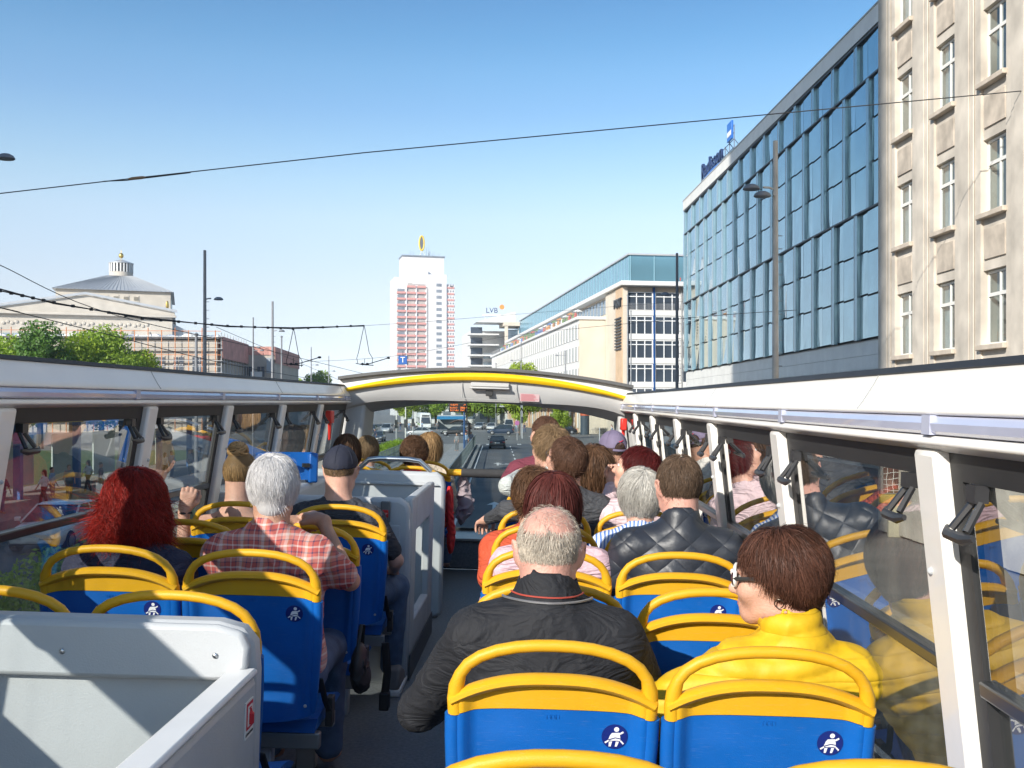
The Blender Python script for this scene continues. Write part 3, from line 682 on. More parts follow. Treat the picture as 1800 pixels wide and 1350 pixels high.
def make_tree(name, label, loc, h, cr, mat, seed, n=7000, leaf=.16, clumps=26, tall=1.0, group=None, cat='tree'):
    g = random.Random(seed); t = thing(name, label, cat, loc=loc, rz=g.uniform(0, 6), group=group)
    tb = h * .32; tr = MB(); tr.tube([(0, 0, -.1), (.05, .02, tb * .5), (0, .05, tb), (.05, 0, h * .85)], [h * .028, h * .022, h * .018, .02], 8)
    cl = []
    for k in range(clumps):
        a = g.uniform(0, 6.28); q = g.random() ** .6; zz = g.uniform(.0, 1)
        prof = math.sin(math.pi * min(.98, .14 + zz * .82)) ** .7
        c = Vector((math.cos(a) * cr * q * prof * .8, math.sin(a) * cr * q * prof * .8, tb * .85 + zz * (h - tb) * .9))
        r_ = cr * g.uniform(.26, .46); cl.append((tuple(c), r_, tall * .85))
        if k % 2 == 0: s_ = Vector((0, 0, max(tb * .8, c.z * .55))); tr.tube([s_, s_.lerp(c, .5) + Vector((0, 0, .3)), c], [h * .010, h * .007, .02], 5)
    tr.build('trunk', bark, t, smooth=True)
    me = leaves(cl, n, leaf, seed); me.materials.append(mat); link('crown', me, t)
    return t
tg = 'street trees in fresh leaf before the opera'
for lab, px, py, Y, cr, mat, nn in (
        ('broad bright green tree at the far left over the bus rail', 20, 590, 118, 5.6, leafA, 15000), ('tall dark narrow tree with a pointed top over the left rail', 70, 557, 112, 3.9, leafB, 12000),
        ('bright rounded tree just right of the dark pointed tree', 125, 588, 116, 5.4, leafC, 14000), ('largest fresh green tree below the opera windows', 178, 575, 120, 6.0, leafA, 17000),
        ('small pale tree at the right end of the row by the scaffolding', 240, 612, 122, 4.4, leafC, 10000)):
    p = pt(px, py, Y); make_tree('street_tree', lab, (p.x, p.y, 0), p.z, cr, mat, px, nn, .19, 46, 1.0, tg)
t1 = make_tree('park_tree', 'deep green leafy tree far behind the crossing', (-26, 262, 0), 13, 5.5, leafA, 5, 8000, .26, 28, 1, 'trees behind the crossing')
t2 = make_tree('park_tree', 'yellow-green leafy tree far behind the crossing', (-33, 258, 0), 11.5, 5, leafC, 6, 8000, .26, 28, 1, 'trees behind the crossing')
for k, (x, y, s) in enumerate(((-41, 235, .95), (-49, 225, 1.05), (-57, 238, 1.1), (-66, 230, 1.0), (-75, 236, 1.1), (-12, 250, 1.0), (-4, 246, .95), (3, 252, 1.0), (-18, 262, .9), (-85, 230, 1.05))):
    c = copy_tree(t1 if k % 2 else t2); c['label'] = 'deep green leafy tree far behind the crossing' if k % 2 else 'yellow-green leafy tree far behind the crossing'; c.location = (x * 1.12, y + 30, 0); c.scale = (s, s, s); c.rotation_euler.z = k
for px, py, Y in ((915, 632, 170), (985, 700, 150)):
    p = pt(px, py, Y); c = copy_tree(t2); s = p.z / 11.5; c.location = (p.x, p.y, 0); c.scale = (s * .7, s * .7, s); c['label'] = 'green street tree in front of the cream wing' if py < 650 else 'low street tree by the cream wing entrance'; del c['group']
hm = leaves([((x * .5, 0, .55 + .25 * math.sin(x)), .75, .8) for x in range(0, 60)], 14000, .07, 9); hm.materials.append(leafA)
for k, (x, y0) in enumerate(((-10.1, 78), (-10.1, 30), (-10.1, 4))):
    h = link('hedge', hm); h.matrix_basis = ST @ T((x, y0, 0)) @ RZ(R(90)); tag(h, ('clipped green hedge on the median by the tram tracks, farthest stretch', 'clipped green hedge on the median, middle stretch', 'clipped green hedge on the median beside the bus')[k], 'hedge', None)
sheet('median', -11.5, -8.7, -60, 126, .02, M('median_soil', (.12, .13, .06), .9, .3, 1.5, .4, 20))
for k, x in enumerate((-260, -180, -110, 130, 190, 260)):
    pass
# ================================================================== street lamps
lampm = M('lamp_grey', (.24, .25, .27), .5, .12, 2, metal=.4); rustp = M('weathered_pole', (.50, .47, .43), .75, .35, 1.2, .2, 12)
def lamp(px, py, Y, label, arms=((1, 1.4),), hz=.78, r=.1, mat=lampm, head=1.0, group=None):
    p = pt(px, py, Y); t = thing('street_lamp', label, 'street lamp', loc=(p.x, p.y, 0), group=group)
    H = p.z; MB().tube([(0, 0, 0), (0, 0, 1.2), (0, 0, H)], [r * 1.15, r * 1.1, r * .72], 12).build('pole', mat, t, smooth=True)
    for i, (sx, ln_) in enumerate(arms):
        z = H * hz - i * .28
        MB().tube([(0, 0, z), (sx * ln_ * .5, -.05, z + .06), (sx * ln_, -.1 - .25 * i, z + .06)], .035, 6).build('arm', mat, t, smooth=True)
        MB().lathe([(.02, .26), (.2, .24), (.38, .14), (.46, .0), (.4, -.05), (.02, -.06)], 18, (0, 0, 0), T((sx * (ln_ + .38), -.12 - .25 * i, z)) @ Matrix.Diagonal((head, head * .8, head, 1))).build('lamp_head', lampm, t, smooth=True)
    st_ = MB()
    for k in range(14): st_.cyl((0, 0, H * .35 + k * .42), (.22, 0, H * .35 + k * .42), .014, n=4)
    st_.build('climbing_step', lampm, t)
    return t
lamp(360, 440, 51, 'tall dark grey street lamp left of the scaffolded wing', ((1, .34),), hz=.80, head=.52)
lamp(479, 530, 76, 'second grey street lamp from the left, right of the scaffolded wing', ((1, .34),), hz=.82, r=.11, head=.5)
lamp(445, 558, 95, 'thin grey street lamp with two small heads before the scaffolded wing', ((1, .15), (1, .55)), .78, .09, head=.45)
lamp(547, 610, 150, 'distant slim street lamp above the overhead contacts', ((1, .5),), hz=.8, r=.1, head=.6)
lamp(578, 625, 170, 'most distant street lamp left of the tower block', ((1, .5),), hz=.8, r=.1, head=.6)
lamp(1363, 248, 33, 'nearest weathered street lamp with two dome heads in front of the glass facade', ((-1, .42), (-1, .12)), .88, .11, rustp, .62)
lamp(1190, 445, 58, 'dark street lamp with one dome head before the terrace building', ((-1, .3),), .82, .095, M('dark_pole', (.13, .14, .16), .5, .15), .6)
lamp(994, 616, 150, 'slim street lamp in front of the cream wing', ((-1, .9),), .94, .1, head=.6)
lamp(916, 601, 165, 'distant slim street lamp by the low green tree', ((-1, 1.1),), .8, .1, head=.6)
p = pt(-90, 255, 30); lt = lamp(-90, 255, 30, 'street lamp standing left outside the frame, its dome head just in view', ((1, 1.35),), .965, .1, head=.58)
for px, py, Y, lab in ((495, 593, 110, 'thin plain tram mast right of the second street lamp'), (872, 640, 190, 'thin plain mast before the corner building'), (1103, 520, 148, 'pale plain mast at the terrace building corner'), (1109, 548, 140, 'shorter pale mast at the terrace building corner'), (345, 590, 60, 'short grey mast close to the tall dark street lamp')):
    p = pt(px, py, Y); t = thing('tram_mast', lab, 'mast', loc=(p.x, p.y, 0)); MB().cyl((0, 0, 0), (0, 0, p.z), .12, .08, 8).build('pole', lampm, t, smooth=True); MB().lathe([(.13, 0), (.13, .1), (.02, .18)], 8, (0, 0, p.z)).build('cap', lampm, t)
# ================================================================== overhead wires
wire = M('wire_black', (.025, .025, .028), .6, .1); wood = M('insulator_brown', (.3, .2, .12), .6, .1)
def cable(name, label, pts, r, extra=None, sub=8):
    P = [pt(*q) for q in pts]; out = []
    if pts[0][0] < 0: P.insert(0, P[0] + (P[0] - P[1]).normalized() * 16)
    for i in range(len(P) - 1):
        a, b, c, d = P[max(0, i - 1)], P[i], P[i + 1], P[min(len(P) - 1, i + 2)]
        for k in range(sub):
            t = k / sub; out.append(.5 * ((2 * b) + (c - a) * t + (2 * a - 5 * b + 4 * c - d) * t * t + (3 * b - a - 3 * c + d) * t ** 3))
    out.append(P[-1]); o = MB().tube(out, r, 6).build(name, wire, None, smooth=True)
    tag(o, label, 'cable'); return o, out
c1 = thing('span_wire', 'long steel span wire crossing the whole sky with a brown insulator near the left end', 'cable')
P = [pt(-760, 426, 26), pt(-60, 347, 26), pt(180, 319.5, 26), pt(640, 268.5, 26), pt(1300, 206, 26.2), pt(1795, 160, 26.4)]
MB().tube(P, .014, 6).build('wire', wire, c1, smooth=True)
wm = thing('tram_mast', 'grey mast left of the frame holding the long span wire', 'mast', loc=(P[0].x, P[0].y, 0)); MB().cyl((0, 0, 0), (0, 0, P[0].z + .6), .13, .09, 10).build('pole', lampm, wm, smooth=True)
a, b = pt(183, 319, 26), pt(335, 303.5, 26); d = (b - a).normalized()
MB().tube([a - Vector((0, .02, 0)), a.lerp(b, .25) - Vector((0, 0, .03)), a.lerp(b, .5) - Vector((0, 0, .02)), b], .014, 5).build('clamp', wire, c1)
MB().tube([a.lerp(b, .28), a.lerp(b, .32), a.lerp(b, .44), a.lerp(b, .48)], [.02, .04, .04, .02], 8).build('insulator', wood, c1, smooth=True)
c2 = thing('feeder_cable', 'thick tied black cable bundle sagging above the left rail with two hanging loops', 'cable')
q = [(-40, 500, 30), (0, 511, 30.5), (95, 532, 32), (250, 560, 35), (400, 573, 39), (515, 578, 42), (640, 572, 46)]
for k, off in enumerate((0, .05)):
    Pq = [pt(*v) + Vector((0, .03 * k, off * (1 if i % 2 else -.6))) for i, v in enumerate(q)]
    Pq.insert(0, Pq[0] + (Pq[0] - Pq[1]).normalized() * 16); MB().tube(Pq, .020, 6).build('cable', wire, c2, smooth=True)
Pq = [pt(*v) for v in q]
for i in range(len(Pq) - 1):
    for t in lin(0, 1, 6)[:-1]: v = Pq[i].lerp(Pq[i + 1], t); MB().box(-.04, .04, -.045, .045, -.045, .045, T(v)).build('tie', wire, c2)
for px, Y in ((516, 42), (640, 46)):
    y0 = 577 if px < 600 else 572
    MB().tube([pt(px, y0, Y), pt(px - 3, y0 + 14, Y), pt(px - 10, y0 + 48, Y), pt(px - 13, y0 + 58, Y), pt(px - 11, y0 + 66, Y)], .014, 5).build('hanging_lead', wire, c2, smooth=True)
    MB().tube([pt(px, y0, Y), pt(px + 3, y0 + 14, Y), pt(px + 9, y0 + 48, Y), pt(px + 15, y0 + 58, Y), pt(px + 14, y0 + 68, Y)], .014, 5).build('hanging_lead', wire, c2, smooth=True)
for px, py, Y, lab in ((520, 640, 42, 'black overhead contact arm hanging below the left cable loop'), (645, 640, 46, 'black overhead contact arm hanging below the right cable loop')):
    t = thing('contact_arm', lab, 'overhead fitting', loc=pt(px, py, Y))
    MB().tube([(-.35, 0, 0), (0, 0, -.02), (.95, .1, .28)], .02, 5).build('arm', wire, t); MB().ell((.95, .1, .28), (.08, .05, .05), 7, 5).ell((-.2, 0, 0), (.07, .06, .06), 7, 5).ell((.02, 0, 0), (.08, .06, .06), 7, 5).build('insulator', wire, t)
    MB().tube([(-.5, 0, .03), (-.2, 0, -.03), (.3, 0, -.06)], .02, 5).cyl((-.1, 0, .25), (-.1, 0, 0), .012, n=4).build('clamp', wire, t)
for n_, (pts, r, lab) in enumerate(((((-40, 448, 34), (0, 466, 35), (200, 553, 42), (480, 618, 60), (660, 662, 90)), .016, 'thin overhead wire falling from the upper left across the opera'),
        (((-40, 532, 30), (0, 541, 30), (170, 583, 34), (400, 640, 45), (560, 668, 70)), .014, 'thin lower overhead wire passing before the trees'),
        (((380, 575, 60), (560, 652, 95), (600, 670, 110)), .016, 'short overhead wire right of the cable bundle'),
        (((540, 636, 90), (700, 625, 92), (900, 590, 100), (1200, 560, 60), (1400, 545, 40)), .014, 'thin wire crossing before the tower and cream wing'),
        (((560, 577, 75), (740, 566, 78), (1000, 545, 85), (1200, 530, 90)), .012, 'thin upper wire crossing before the tower block'))):
    cable('overhead_wire', lab, pts, r)
ts = thing('tram_signal_sign', 'square blue sign with a white letter T hanging from a wire', 'sign', loc=pt(708, 633, 72))
MB().box(-.3, .3, 0, .03, -.3, .3).build('plate', M('sign_plate_blue', (.01, .10, .38), .5, .05), ts, bevel=.02)
text('letter', 'T', .56, white_p, ts, T((0, -.012, 0)) @ RX(R(90)), .004); MB().cyl((0, .01, .3), (0, .01, .62), .02, n=5).build('hanger', wire, ts)
# ================================================================== cars
def car(name, label, group, col, frame, kind='sedan', s=1.0):
    t = thing(name, label, 'car', mat=frame, group=group)
    paint = M('car_paint_' + str(col), col, .3, .04, 2, metal=.2, coat=.6); gls = M('car_glass', (.03, .04, .05), .06, .1); tyre = M('tyre', (.025, .025, .025), .85, .1); rim = M('rim', (.4, .4, .42), .35, .05, metal=.8)
    H = {'sedan': 1.43, 'suv': 1.68, 'hatch': 1.5, 'van': 2.1}[kind]; W = .89 if kind != 'van' else .97; zb = {'sedan': .9, 'suv': 1.05, 'hatch': .95, 'van': 1.15}[kind]
    st = [(-2.2, .80, .68, .35), (-2.1, .93, zb - .08, .3), (-1.7, 1, zb + .02, .24), (-1.0, 1, zb + .03, .24), (0, 1, zb, .24), (.9, 1, zb - .02, .24), (1.5, .98, zb - .12, .24), (2.0, .90, zb - .22, .28), (2.2, .74, .6, .36)]
    vs = []; n = 12
    for y, f, zt, zl in st:
        w_ = W * f
        ring = [(-w_ * .9, zl), (-w_ * .99, zl + .14), (-w_, (zl + zt) / 2), (-w_ * .97, zt - .08), (-w_ * .88, zt), (-w_ * .4, zt + .03), (w_ * .4, zt + .03), (w_ * .88, zt), (w_ * .97, zt - .08), (w_, (zl + zt) / 2), (w_ * .99, zl + .14), (w_ * .9, zl)]
        vs += [(x, y, z) for x, z in ring]
    fs = [tuple(range(n)), tuple(reversed([(len(st) - 1) * n + k for k in range(n)]))]
    for i in range(len(st) - 1):
        for k in range(n): fs.append((i * n + k, (i + 1) * n + k, (i + 1) * n + (k + 1) % n, i * n + (k + 1) % n))
    MB().add(vs, fs).build('body', paint, t, smooth=35)
    ys = {'sedan': (-1.75, -1.05, .15, 1.0), 'suv': (-2.08, -1.85, .2, 1.05), 'hatch': (-2.0, -1.5, .2, 1.1), 'van': (-2.1, -2.05, .9, 1.55)}[kind]
    b = MB(); lo = zb - .02; a0, a1, a2, a3 = ys; wb_, wt = W * .93, W * .74
    b.add([(-wb_, a0, lo), (wb_, a0, lo), (wb_, a3, lo), (-wb_, a3, lo), (-wt, a1, H - .05), (wt, a1, H - .05), (wt, a2, H - .05), (-wt, a2, H - .05)], [(0, 3, 2, 1), (4, 5, 6, 7), (0, 1, 5, 4), (1, 2, 6, 5), (2, 3, 7, 6), (3, 0, 4, 7)])
    b.build('window', gls, t, bevel=.03)
    MB().add([(-wt - .02, a1 - .08, H - .07), (wt + .02, a1 - .08, H - .07), (wt + .02, a2 + .08, H - .07), (-wt - .02, a2 + .08, H - .07), (-wt + .08, a1 + .1, H), (wt - .08, a1 + .1, H), (wt - .08, a2 - .12, H), (-wt + .08, a2 - .12, H)], [(0, 3, 2, 1), (4, 5, 6, 7), (0, 1, 5, 4), (1, 2, 6, 5), (2, 3, 7, 6), (3, 0, 4, 7)]).build('roof', paint, t, bevel=.02)
    for sx in (-1, 1):
        for (p0, p1) in (((wb_, a0), (wt, a1)), ((wb_, (a0 + a3) / 2 - .1), (wt, (a1 + a2) / 2 - .1)), ((wb_, a3), (wt, a2))):
            MB().tube([(sx * (p0[0] + .005), p0[1], lo), (sx * (p1[0] + .005), p1[1], H - .06)], .035, 6).build('pillar', paint, t)
        for y in (-1.35, 1.35):
            wm = MB().lathe([(.31, -.11), (.33, -.08), (.33, .08), (.31, .11), (.2, .11)], 18, (0, 0, 0), T((sx * (W - .1), y, .33)) @ RY(R(90))).build('wheel', tyre, t, smooth=30)
            MB().lathe([(.2, .0), (.2, .03), (.05, .045)], 12, (0, 0, 0), T((sx * (W + .0), y, .33)) @ RY(R(90 * sx))).build('rim', rim, wm)
        MB().box(sx * W * .62, sx * W * .92, -2.17, -2.0, zb - .22, zb - .08).build('tail_light', M('tail_red', (.35, .01, .01), .3, .05), t, bevel=.02)
        MB().box(sx * W * .5, sx * W * .82, 2.0, 2.13, zb - .36, zb - .24).build('headlight', M('headlight', (.7, .72, .75), .1, .05), t, bevel=.02)
        MB().box(sx * (W + .02), sx * (W + .2), .75, .9, zb, zb + .14).build('mirror', paint, t, bevel=.03)
    MB().box(-.26, .26, -2.235, -2.205, .62, .73).build('number_plate', white_p, t); MB().box(-.26, .26, 2.2, 2.24, .42, .53).build('number_plate', white_p, t)
    MB().box(-W * .85, W * .85, -2.24, -2.0, .3, .5).build('bumper', M('bumper_dark', (.04, .04, .045), .6, .1), t, bevel=.04)
    t.scale = (s, s, s)
    return t
black = (.018, .019, .022); silver = (.42, .44, .46); dblue = (.03, .05, .09); whitec = (.7, .7, .7); grey = (.16, .17, .18)
def at(x, y, head): return ST @ T((x, y, .005)) @ RZ(R(head))
car('parked_car', 'black saloon driving ahead in the bus lane, seen from behind', 'cars at the crossing', black, at(0.1, 114, 0))
car('parked_car', 'silver saloon crossing to the left between the tram poles', 'cars at the crossing', silver, at(-12.3, 165, 84))
car('parked_car', 'dark hatchback crossing behind the departure board pole', 'cars at the crossing', black, at(-6.8, 166, 84), 'hatch')
car('parked_car', 'dark estate car crossing just above the black saloon ahead', 'cars at the crossing', dblue, at(.7, 171, 86), 'suv')
car('parked_car', 'long black saloon crossing on the right in front of the cream wall', 'cars at the crossing', black, at(11.4, 175, 90), 'sedan', 1.08)
car('parked_car', 'dark car waiting beyond the passengers heads, tail light in view', 'cars at the crossing', dblue, at(7.2, 144, 0), 'hatch')
car('parked_car', 'white hatchback queuing beyond the crossing', 'cars at the crossing', whitec, at(-1.0, 206, 175), 'hatch')
car('parked_car', 'silver hatchback queuing behind the dark estate car', 'cars at the crossing', silver, at(-3.4, 212, 170), 'hatch')
car('parked_car', 'white delivery van above the dark estate car', 'cars at the crossing', whitec, at(2.6, 214, 180), 'van')
car('parked_car', 'grey car queuing farthest left beyond the crossing', 'cars at the crossing', grey, at(-6.4, 216, 170), 'sedan')
cl_ = 'cars on the far carriageway'
car('parked_car', 'dark blue off-road car nearest on the left carriageway, headlights toward the bus', cl_, dblue, at(-16.2, 128, 180), 'suv')
car('parked_car', 'grey car right behind the dark blue off-road car', cl_, grey, at(-15.8, 137, 180))
car('parked_car', 'silver off-road car in the queue on the left carriageway', cl_, silver, at(-19.6, 184, 178), 'suv')
car('parked_car', 'black car beyond the silver off-road car on the left', cl_, black, at(-23, 190, 180))
car('parked_car', 'white car passing the left windows by the hedge', cl_, whitec, at(-14.2, 34, 180))
car('parked_car', 'black car passing the left windows with its lights toward the bus', cl_, black, at(-14.0, 24, 180), 'hatch')
car('parked_car', 'blue car passing the second left window', cl_, (.04, .1, .25), at(-17.2, 30, 180))
# ================================================================== signed-distance modelling for bodies and clothes
def V3(*a): return np.array(a, dtype=np.float32)
class SDF:
    def __init__(s): s.p = []
    def cone(s, a, b, ra, rb, k=.02, op=1): s.p.append(('c', V3(*a), V3(*b), ra, rb, k, op)); return s
    def ell(s, c, r, k=.02, op=1, rot=None): s.p.append(('e', V3(*c), V3(*r), rot, None, k, op)); return s
    def plane(s, c, nrm): s.p.append(('p', V3(*c), V3(*nrm), None, None, 0, -1)); return s
    def poly(s, pts, rs, k=.02, op=1):
        for i in range(len(pts) - 1): s.cone(pts[i], pts[i + 1], rs[i], rs[i + 1], k, op)
        return s
    def xf(s, Mx):
        """move every primitive by a matrix"""
        A = np.array(Mx.to_3x3(), dtype=np.float32); t = np.array(Mx.translation, dtype=np.float32); out = []
        for q in s.p:
            if q[0] == 'c': out.append(('c', A @ q[1] + t, A @ q[2] + t) + q[3:])
            elif q[0] == 'e': out.append(('e', A @ q[1] + t, q[2], A if q[3] is None else A @ q[3]) + q[4:])
            else: out.append(('p', A @ q[1] + t, A @ q[2]) + q[3:])
        s.p = out; return s
    def join(s, o): s.p += o.p; return s
    def mesh(s, name, vox, mat=None, disp=None, smooth_it=1):
        los = []; his = []
        for q in s.p:
            if q[6] < 0: continue
            if q[0] == 'c': r = max(q[3], q[4]); los.append(np.minimum(q[1], q[2]) - r); his.append(np.maximum(q[1], q[2]) + r)
            else: r = float(q[2].max()); los.append(q[1] - r); his.append(q[1] + r)
        lo = np.min(los, 0) - 4 * vox; hi = np.max(his, 0) + 4 * vox
        dim = np.ceil((hi - lo) / vox).astype(int) + 1
        F = np.full(dim, .5, dtype=np.float32)
        ax = [lo[i] + vox * np.arange(dim[i], dtype=np.float32) for i in range(3)]
        for q in s.p:
            k = q[5]; mar = k + 3 * vox
            if q[0] == 'c': r = max(q[3], q[4]); a = np.minimum(q[1], q[2]) - r - mar; b = np.maximum(q[1], q[2]) + r + mar
            elif q[0] == 'e': r = float(q[2].max()); a = q[1] - r - mar; b = q[1] + r + mar
            else: a, b = lo, hi
            i0 = np.clip(np.floor((a - lo) / vox).astype(int), 0, dim); i1 = np.clip(np.ceil((b - lo) / vox).astype(int) + 1, 0, dim)
            if (i1 <= i0).any(): continue
            sl = tuple(slice(i0[i], i1[i]) for i in range(3))
            X = ax[0][sl[0]][:, None, None]; Y = ax[1][sl[1]][None, :, None]; Z = ax[2][sl[2]][None, None, :]
            if q[0] == 'c':
                ba = q[2] - q[1]; L2 = float(ba @ ba) + 1e-12
                px, py, pz = X - q[1][0], Y - q[1][1], Z - q[1][2]
                h = np.clip((px * ba[0] + py * ba[1] + pz * ba[2]) / L2, 0, 1)
                d = np.sqrt((px - ba[0] * h) ** 2 + (py - ba[1] * h) ** 2 + (pz - ba[2] * h) ** 2) - (q[3] + (q[4] - q[3]) * h)
            elif q[0] == 'e':
                px, py, pz = X - q[1][0], Y - q[1][1], Z - q[1][2]
                if q[3] is not None:
                    A = q[3].T; px, py, pz = A[0, 0] * px + A[0, 1] * py + A[0, 2] * pz, A[1, 0] * px + A[1, 1] * py + A[1, 2] * pz, A[2, 0] * px + A[2, 1] * py + A[2, 2] * pz
                r = q[2]; k0 = np.sqrt((px / r[0]) ** 2 + (py / r[1]) ** 2 + (pz / r[2]) ** 2); k1 = np.sqrt((px / r[0] ** 2) ** 2 + (py / r[1] ** 2) ** 2 + (pz / r[2] ** 2) ** 2) + 1e-9
                d = k0 * (k0 - 1) / k1
            else: d = (X - q[1][0]) * q[2][0] + (Y - q[1][1]) * q[2][1] + (Z - q[1][2]) * q[2][2]
            f = F[sl]
            if q[6] > 0:
                if k > 0: h = np.maximum(k - np.abs(f - d), 0) / k; F[sl] = np.minimum(f, d) - h * h * k * .25
                else: F[sl] = np.minimum(f, d)
            else:
                if k > 0: h = np.maximum(k - np.abs(f + d), 0) / k; F[sl] = np.maximum(f, -d) + h * h * k * .25
                else: F[sl] = np.maximum(f, -d)
        if disp is not None:
            F = F + disp(ax[0][:, None, None], ax[1][None, :, None], ax[2][None, None, :]).astype(np.float32)
        F[0] = F[-1] = .1; F[:, 0] = F[:, -1] = .1; F[:, :, 0] = F[:, :, -1] = .1
        return nets(name, F, lo, vox, mat, smooth_it)
def nets(name, F, lo, vox, mat, smooth_it=1):
    S = F < 0; nx, ny, nz = F.shape
    c = np.zeros((nx - 1, ny - 1, nz - 1), np.int8)
    for i in (0, 1):
        for j in (0, 1):
            for k in (0, 1): c += S[i:nx - 1 + i, j:ny - 1 + j, k:nz - 1 + k]
    act = (c > 0) & (c < 8); ii = np.argwhere(act); n = len(ii)
    idx = np.full(act.shape, -1, np.int64); idx[act] = np.arange(n)
    cor = np.stack([F[ii[:, 0] + a, ii[:, 1] + b, ii[:, 2] + d] for a in (0, 1) for b in (0, 1) for d in (0, 1)], 1)
    offs = np.array([(a, b, d) for a in (0, 1) for b in (0, 1) for d in (0, 1)], np.float32)
    acc = np.zeros((n, 3), np.float32); cnt = np.zeros((n, 1), np.float32)
    for a in range(8):
        for b in range(a + 1, 8):
            if np.abs(offs[a] - offs[b]).sum() != 1: continue
            fa, fb = cor[:, a], cor[:, b]; m = (fa < 0) != (fb < 0)
            t = np.where(m, fa / np.where(m, fa - fb, 1), 0)[:, None]
            acc += m[:, None] * (offs[a] + (offs[b] - offs[a]) * t); cnt += m[:, None]
    V = (ii + acc / np.maximum(cnt, 1)) * vox + lo
    Q = []
    for axi in range(3):
        sl0 = [slice(None)] * 3; sl1 = [slice(None)] * 3; sl0[axi] = slice(0, -1); sl1[axi] = slice(1, None)
        cr = S[tuple(sl0)] != S[tuple(sl1)]; e = np.argwhere(cr)
        o1, o2 = [(1, 2), (2, 0), (0, 1)][axi]
        e = e[(e[:, o1] > 0) & (e[:, o2] > 0) & (e[:, o1] < F.shape[o1] - 1) & (e[:, o2] < F.shape[o2] - 1)]
        if not len(e): continue
        ins = S[e[:, 0], e[:, 1], e[:, 2]]
        def g(d1, d2):
            k = e.copy(); k[:, o1] -= d1; k[:, o2] -= d2; return idx[k[:, 0], k[:, 1], k[:, 2]]
        q = np.stack([g(1, 1), g(0, 1), g(0, 0), g(1, 0)], 1); q[~ins] = q[~ins][:, ::-1]; Q.append(q)
    Q = np.concatenate(Q) if Q else np.zeros((0, 4), int); Q = Q[(Q >= 0).all(1)]
    for _ in range(smooth_it):
        A = np.zeros_like(V); C = np.zeros((n, 1), np.float32)
        for k in range(4): np.add.at(A, Q[:, k], V[Q[:, (k + 1) % 4]]); np.add.at(C, Q[:, k], 1); np.add.at(A, Q[:, k], V[Q[:, k - 1]]); np.add.at(C, Q[:, k], 1)
        V = V * .5 + .5 * A / np.maximum(C, 1)
    me = bpy.data.meshes.new(name); me.from_pydata(V.tolist(), [], Q.tolist()); me.update()
    me.polygons.foreach_set('use_smooth', [True] * len(me.polygons))
    if mat: me.materials.append(mat)
    return me
# ------------------------------------------------------------------ heads, hands, hair
def head_sdf(female=False, jaw=1.0, ears=True, nose=1.0):
    h = SDF(); f = .94 if female else 1.0
    h.ell((0, -.008, .02), (.077 * f, .097, .093), .02)
    h.ell((0, .04, -.025), (.064 * f, .062, .075), .035)
    h.cone((0, .055, -.075), (0, .07, -.09), .042 * f * jaw, .026, .04)
    h.cone((.045 * f, .02, -.075), (.012, .07, -.093), .022, .02, .03).cone((-.045 * f, .02, -.075), (-.012, .07, -.093), .022, .02, .03)
    h.ell((.037, .075, -.028), (.024, .022, .022), .03).ell((-.037, .075, -.028), (.024, .022, .022), .03)
    h.cone((-.036, .083, .022), (.036, .083, .022), .011, .011, .025)
    h.ell((.031, .1, .004), (.016, .014, .011), .012, -1).ell((-.031, .1, .004), (.016, .014, .011), .012, -1)
    h.cone((0, .096, .005), (0, .117 * nose, -.032), .008, .0135 * nose, .014).ell((.011, .104, -.036), (.009, .011, .008), .008).ell((-.011, .104, -.036), (.009, .011, .008), .008)
    h.cone((-.017, .096, -.06), (.017, .096, -.06), .0075, .0075, .008).cone((-.015, .095, -.071), (.015, .095, -.071), .008, .008, .008)
    if ears:
        for s in (-1, 1):
            h.ell((s * .083 * f, -.010, -.004), (.0085, .024, .036), .006, rot=np.array(Euler((R(-12), R(s * 12), R(s * -24))).to_matrix(), dtype=np.float32))
            h.ell((s * .094 * f, -.008, -.002), (.006, .013, .020), .006, -1)
            h.ell((s * .078 * f, .004, -.03), (.006, .008, .009), .006)
    h.cone((0, -.03, -.05), (0, -.035, -.10), .055 * f, .054 * f, .04)
    return h
def hand(w, d, up, curl=.6, side=1, s=1.0):
    """wrist point, direction of the fingers, back-of-hand normal; five separate bent fingers"""
    h = SDF(); w = Vector(w); d = Vector(d).normalized(); up = Vector(up); up = (up - d * up.dot(d)).normalized(); r = d.cross(up) * side
    P = lambda a, b, c: tuple(w + (d * a + r * b + up * c) * s)
    h.cone(P(-.01, 0, 0), P(.03, 0, 0), .025 * s, .026 * s, .02)
    for b in (-.028, -.010, .009, .027): h.cone(P(.02, b * .6, 0), P(.082, b, .002), .016 * s, .0125 * s, .012)
    for b, L_, c_ in ((-.031, .068, 1.05), (-.0105, .082, 1.0), (.0105, .077, 1.0), (.031, .060, 1.1)):
        a = curl * c_; p = w + (d * .084 + r * b + up * .002) * s; dr = d; rr = .0092 * s
        for i, f in enumerate((.46, .32, .24)):
            a_ = a * (.75 if i == 0 else 1.15); dr = (dr * math.cos(a_) - up * math.sin(a_)).normalized() if i == 0 else Matrix.Rotation(-a_ * 1.0, 3, (d.cross(up)).normalized()) @ dr
            q = p + dr * L_ * f * s; h.cone(tuple(p), tuple(q), rr, rr * .9, .004); p = q; rr *= .9
    p = w + (d * .02 - r * .022) * s; q = p + (d * .03 - r * .028 - up * .012) * s; e = q + (d * .028 - r * .004 - up * .016) * s; g = e + (d * .024 + r * .006 - up * .01) * s
    h.cone(tuple(p), tuple(q), .014 * s, .0115 * s, .012).cone(tuple(q), tuple(e), .0115 * s, .0105 * s, .004).cone(tuple(e), tuple(g), .0105 * s, .0085 * s, .003)
    return h
def hair_mat(name, col, var=.5, rough=.42):
    m = M(name, col, rough + .12, var, attr=True, spec=.18)
    return m
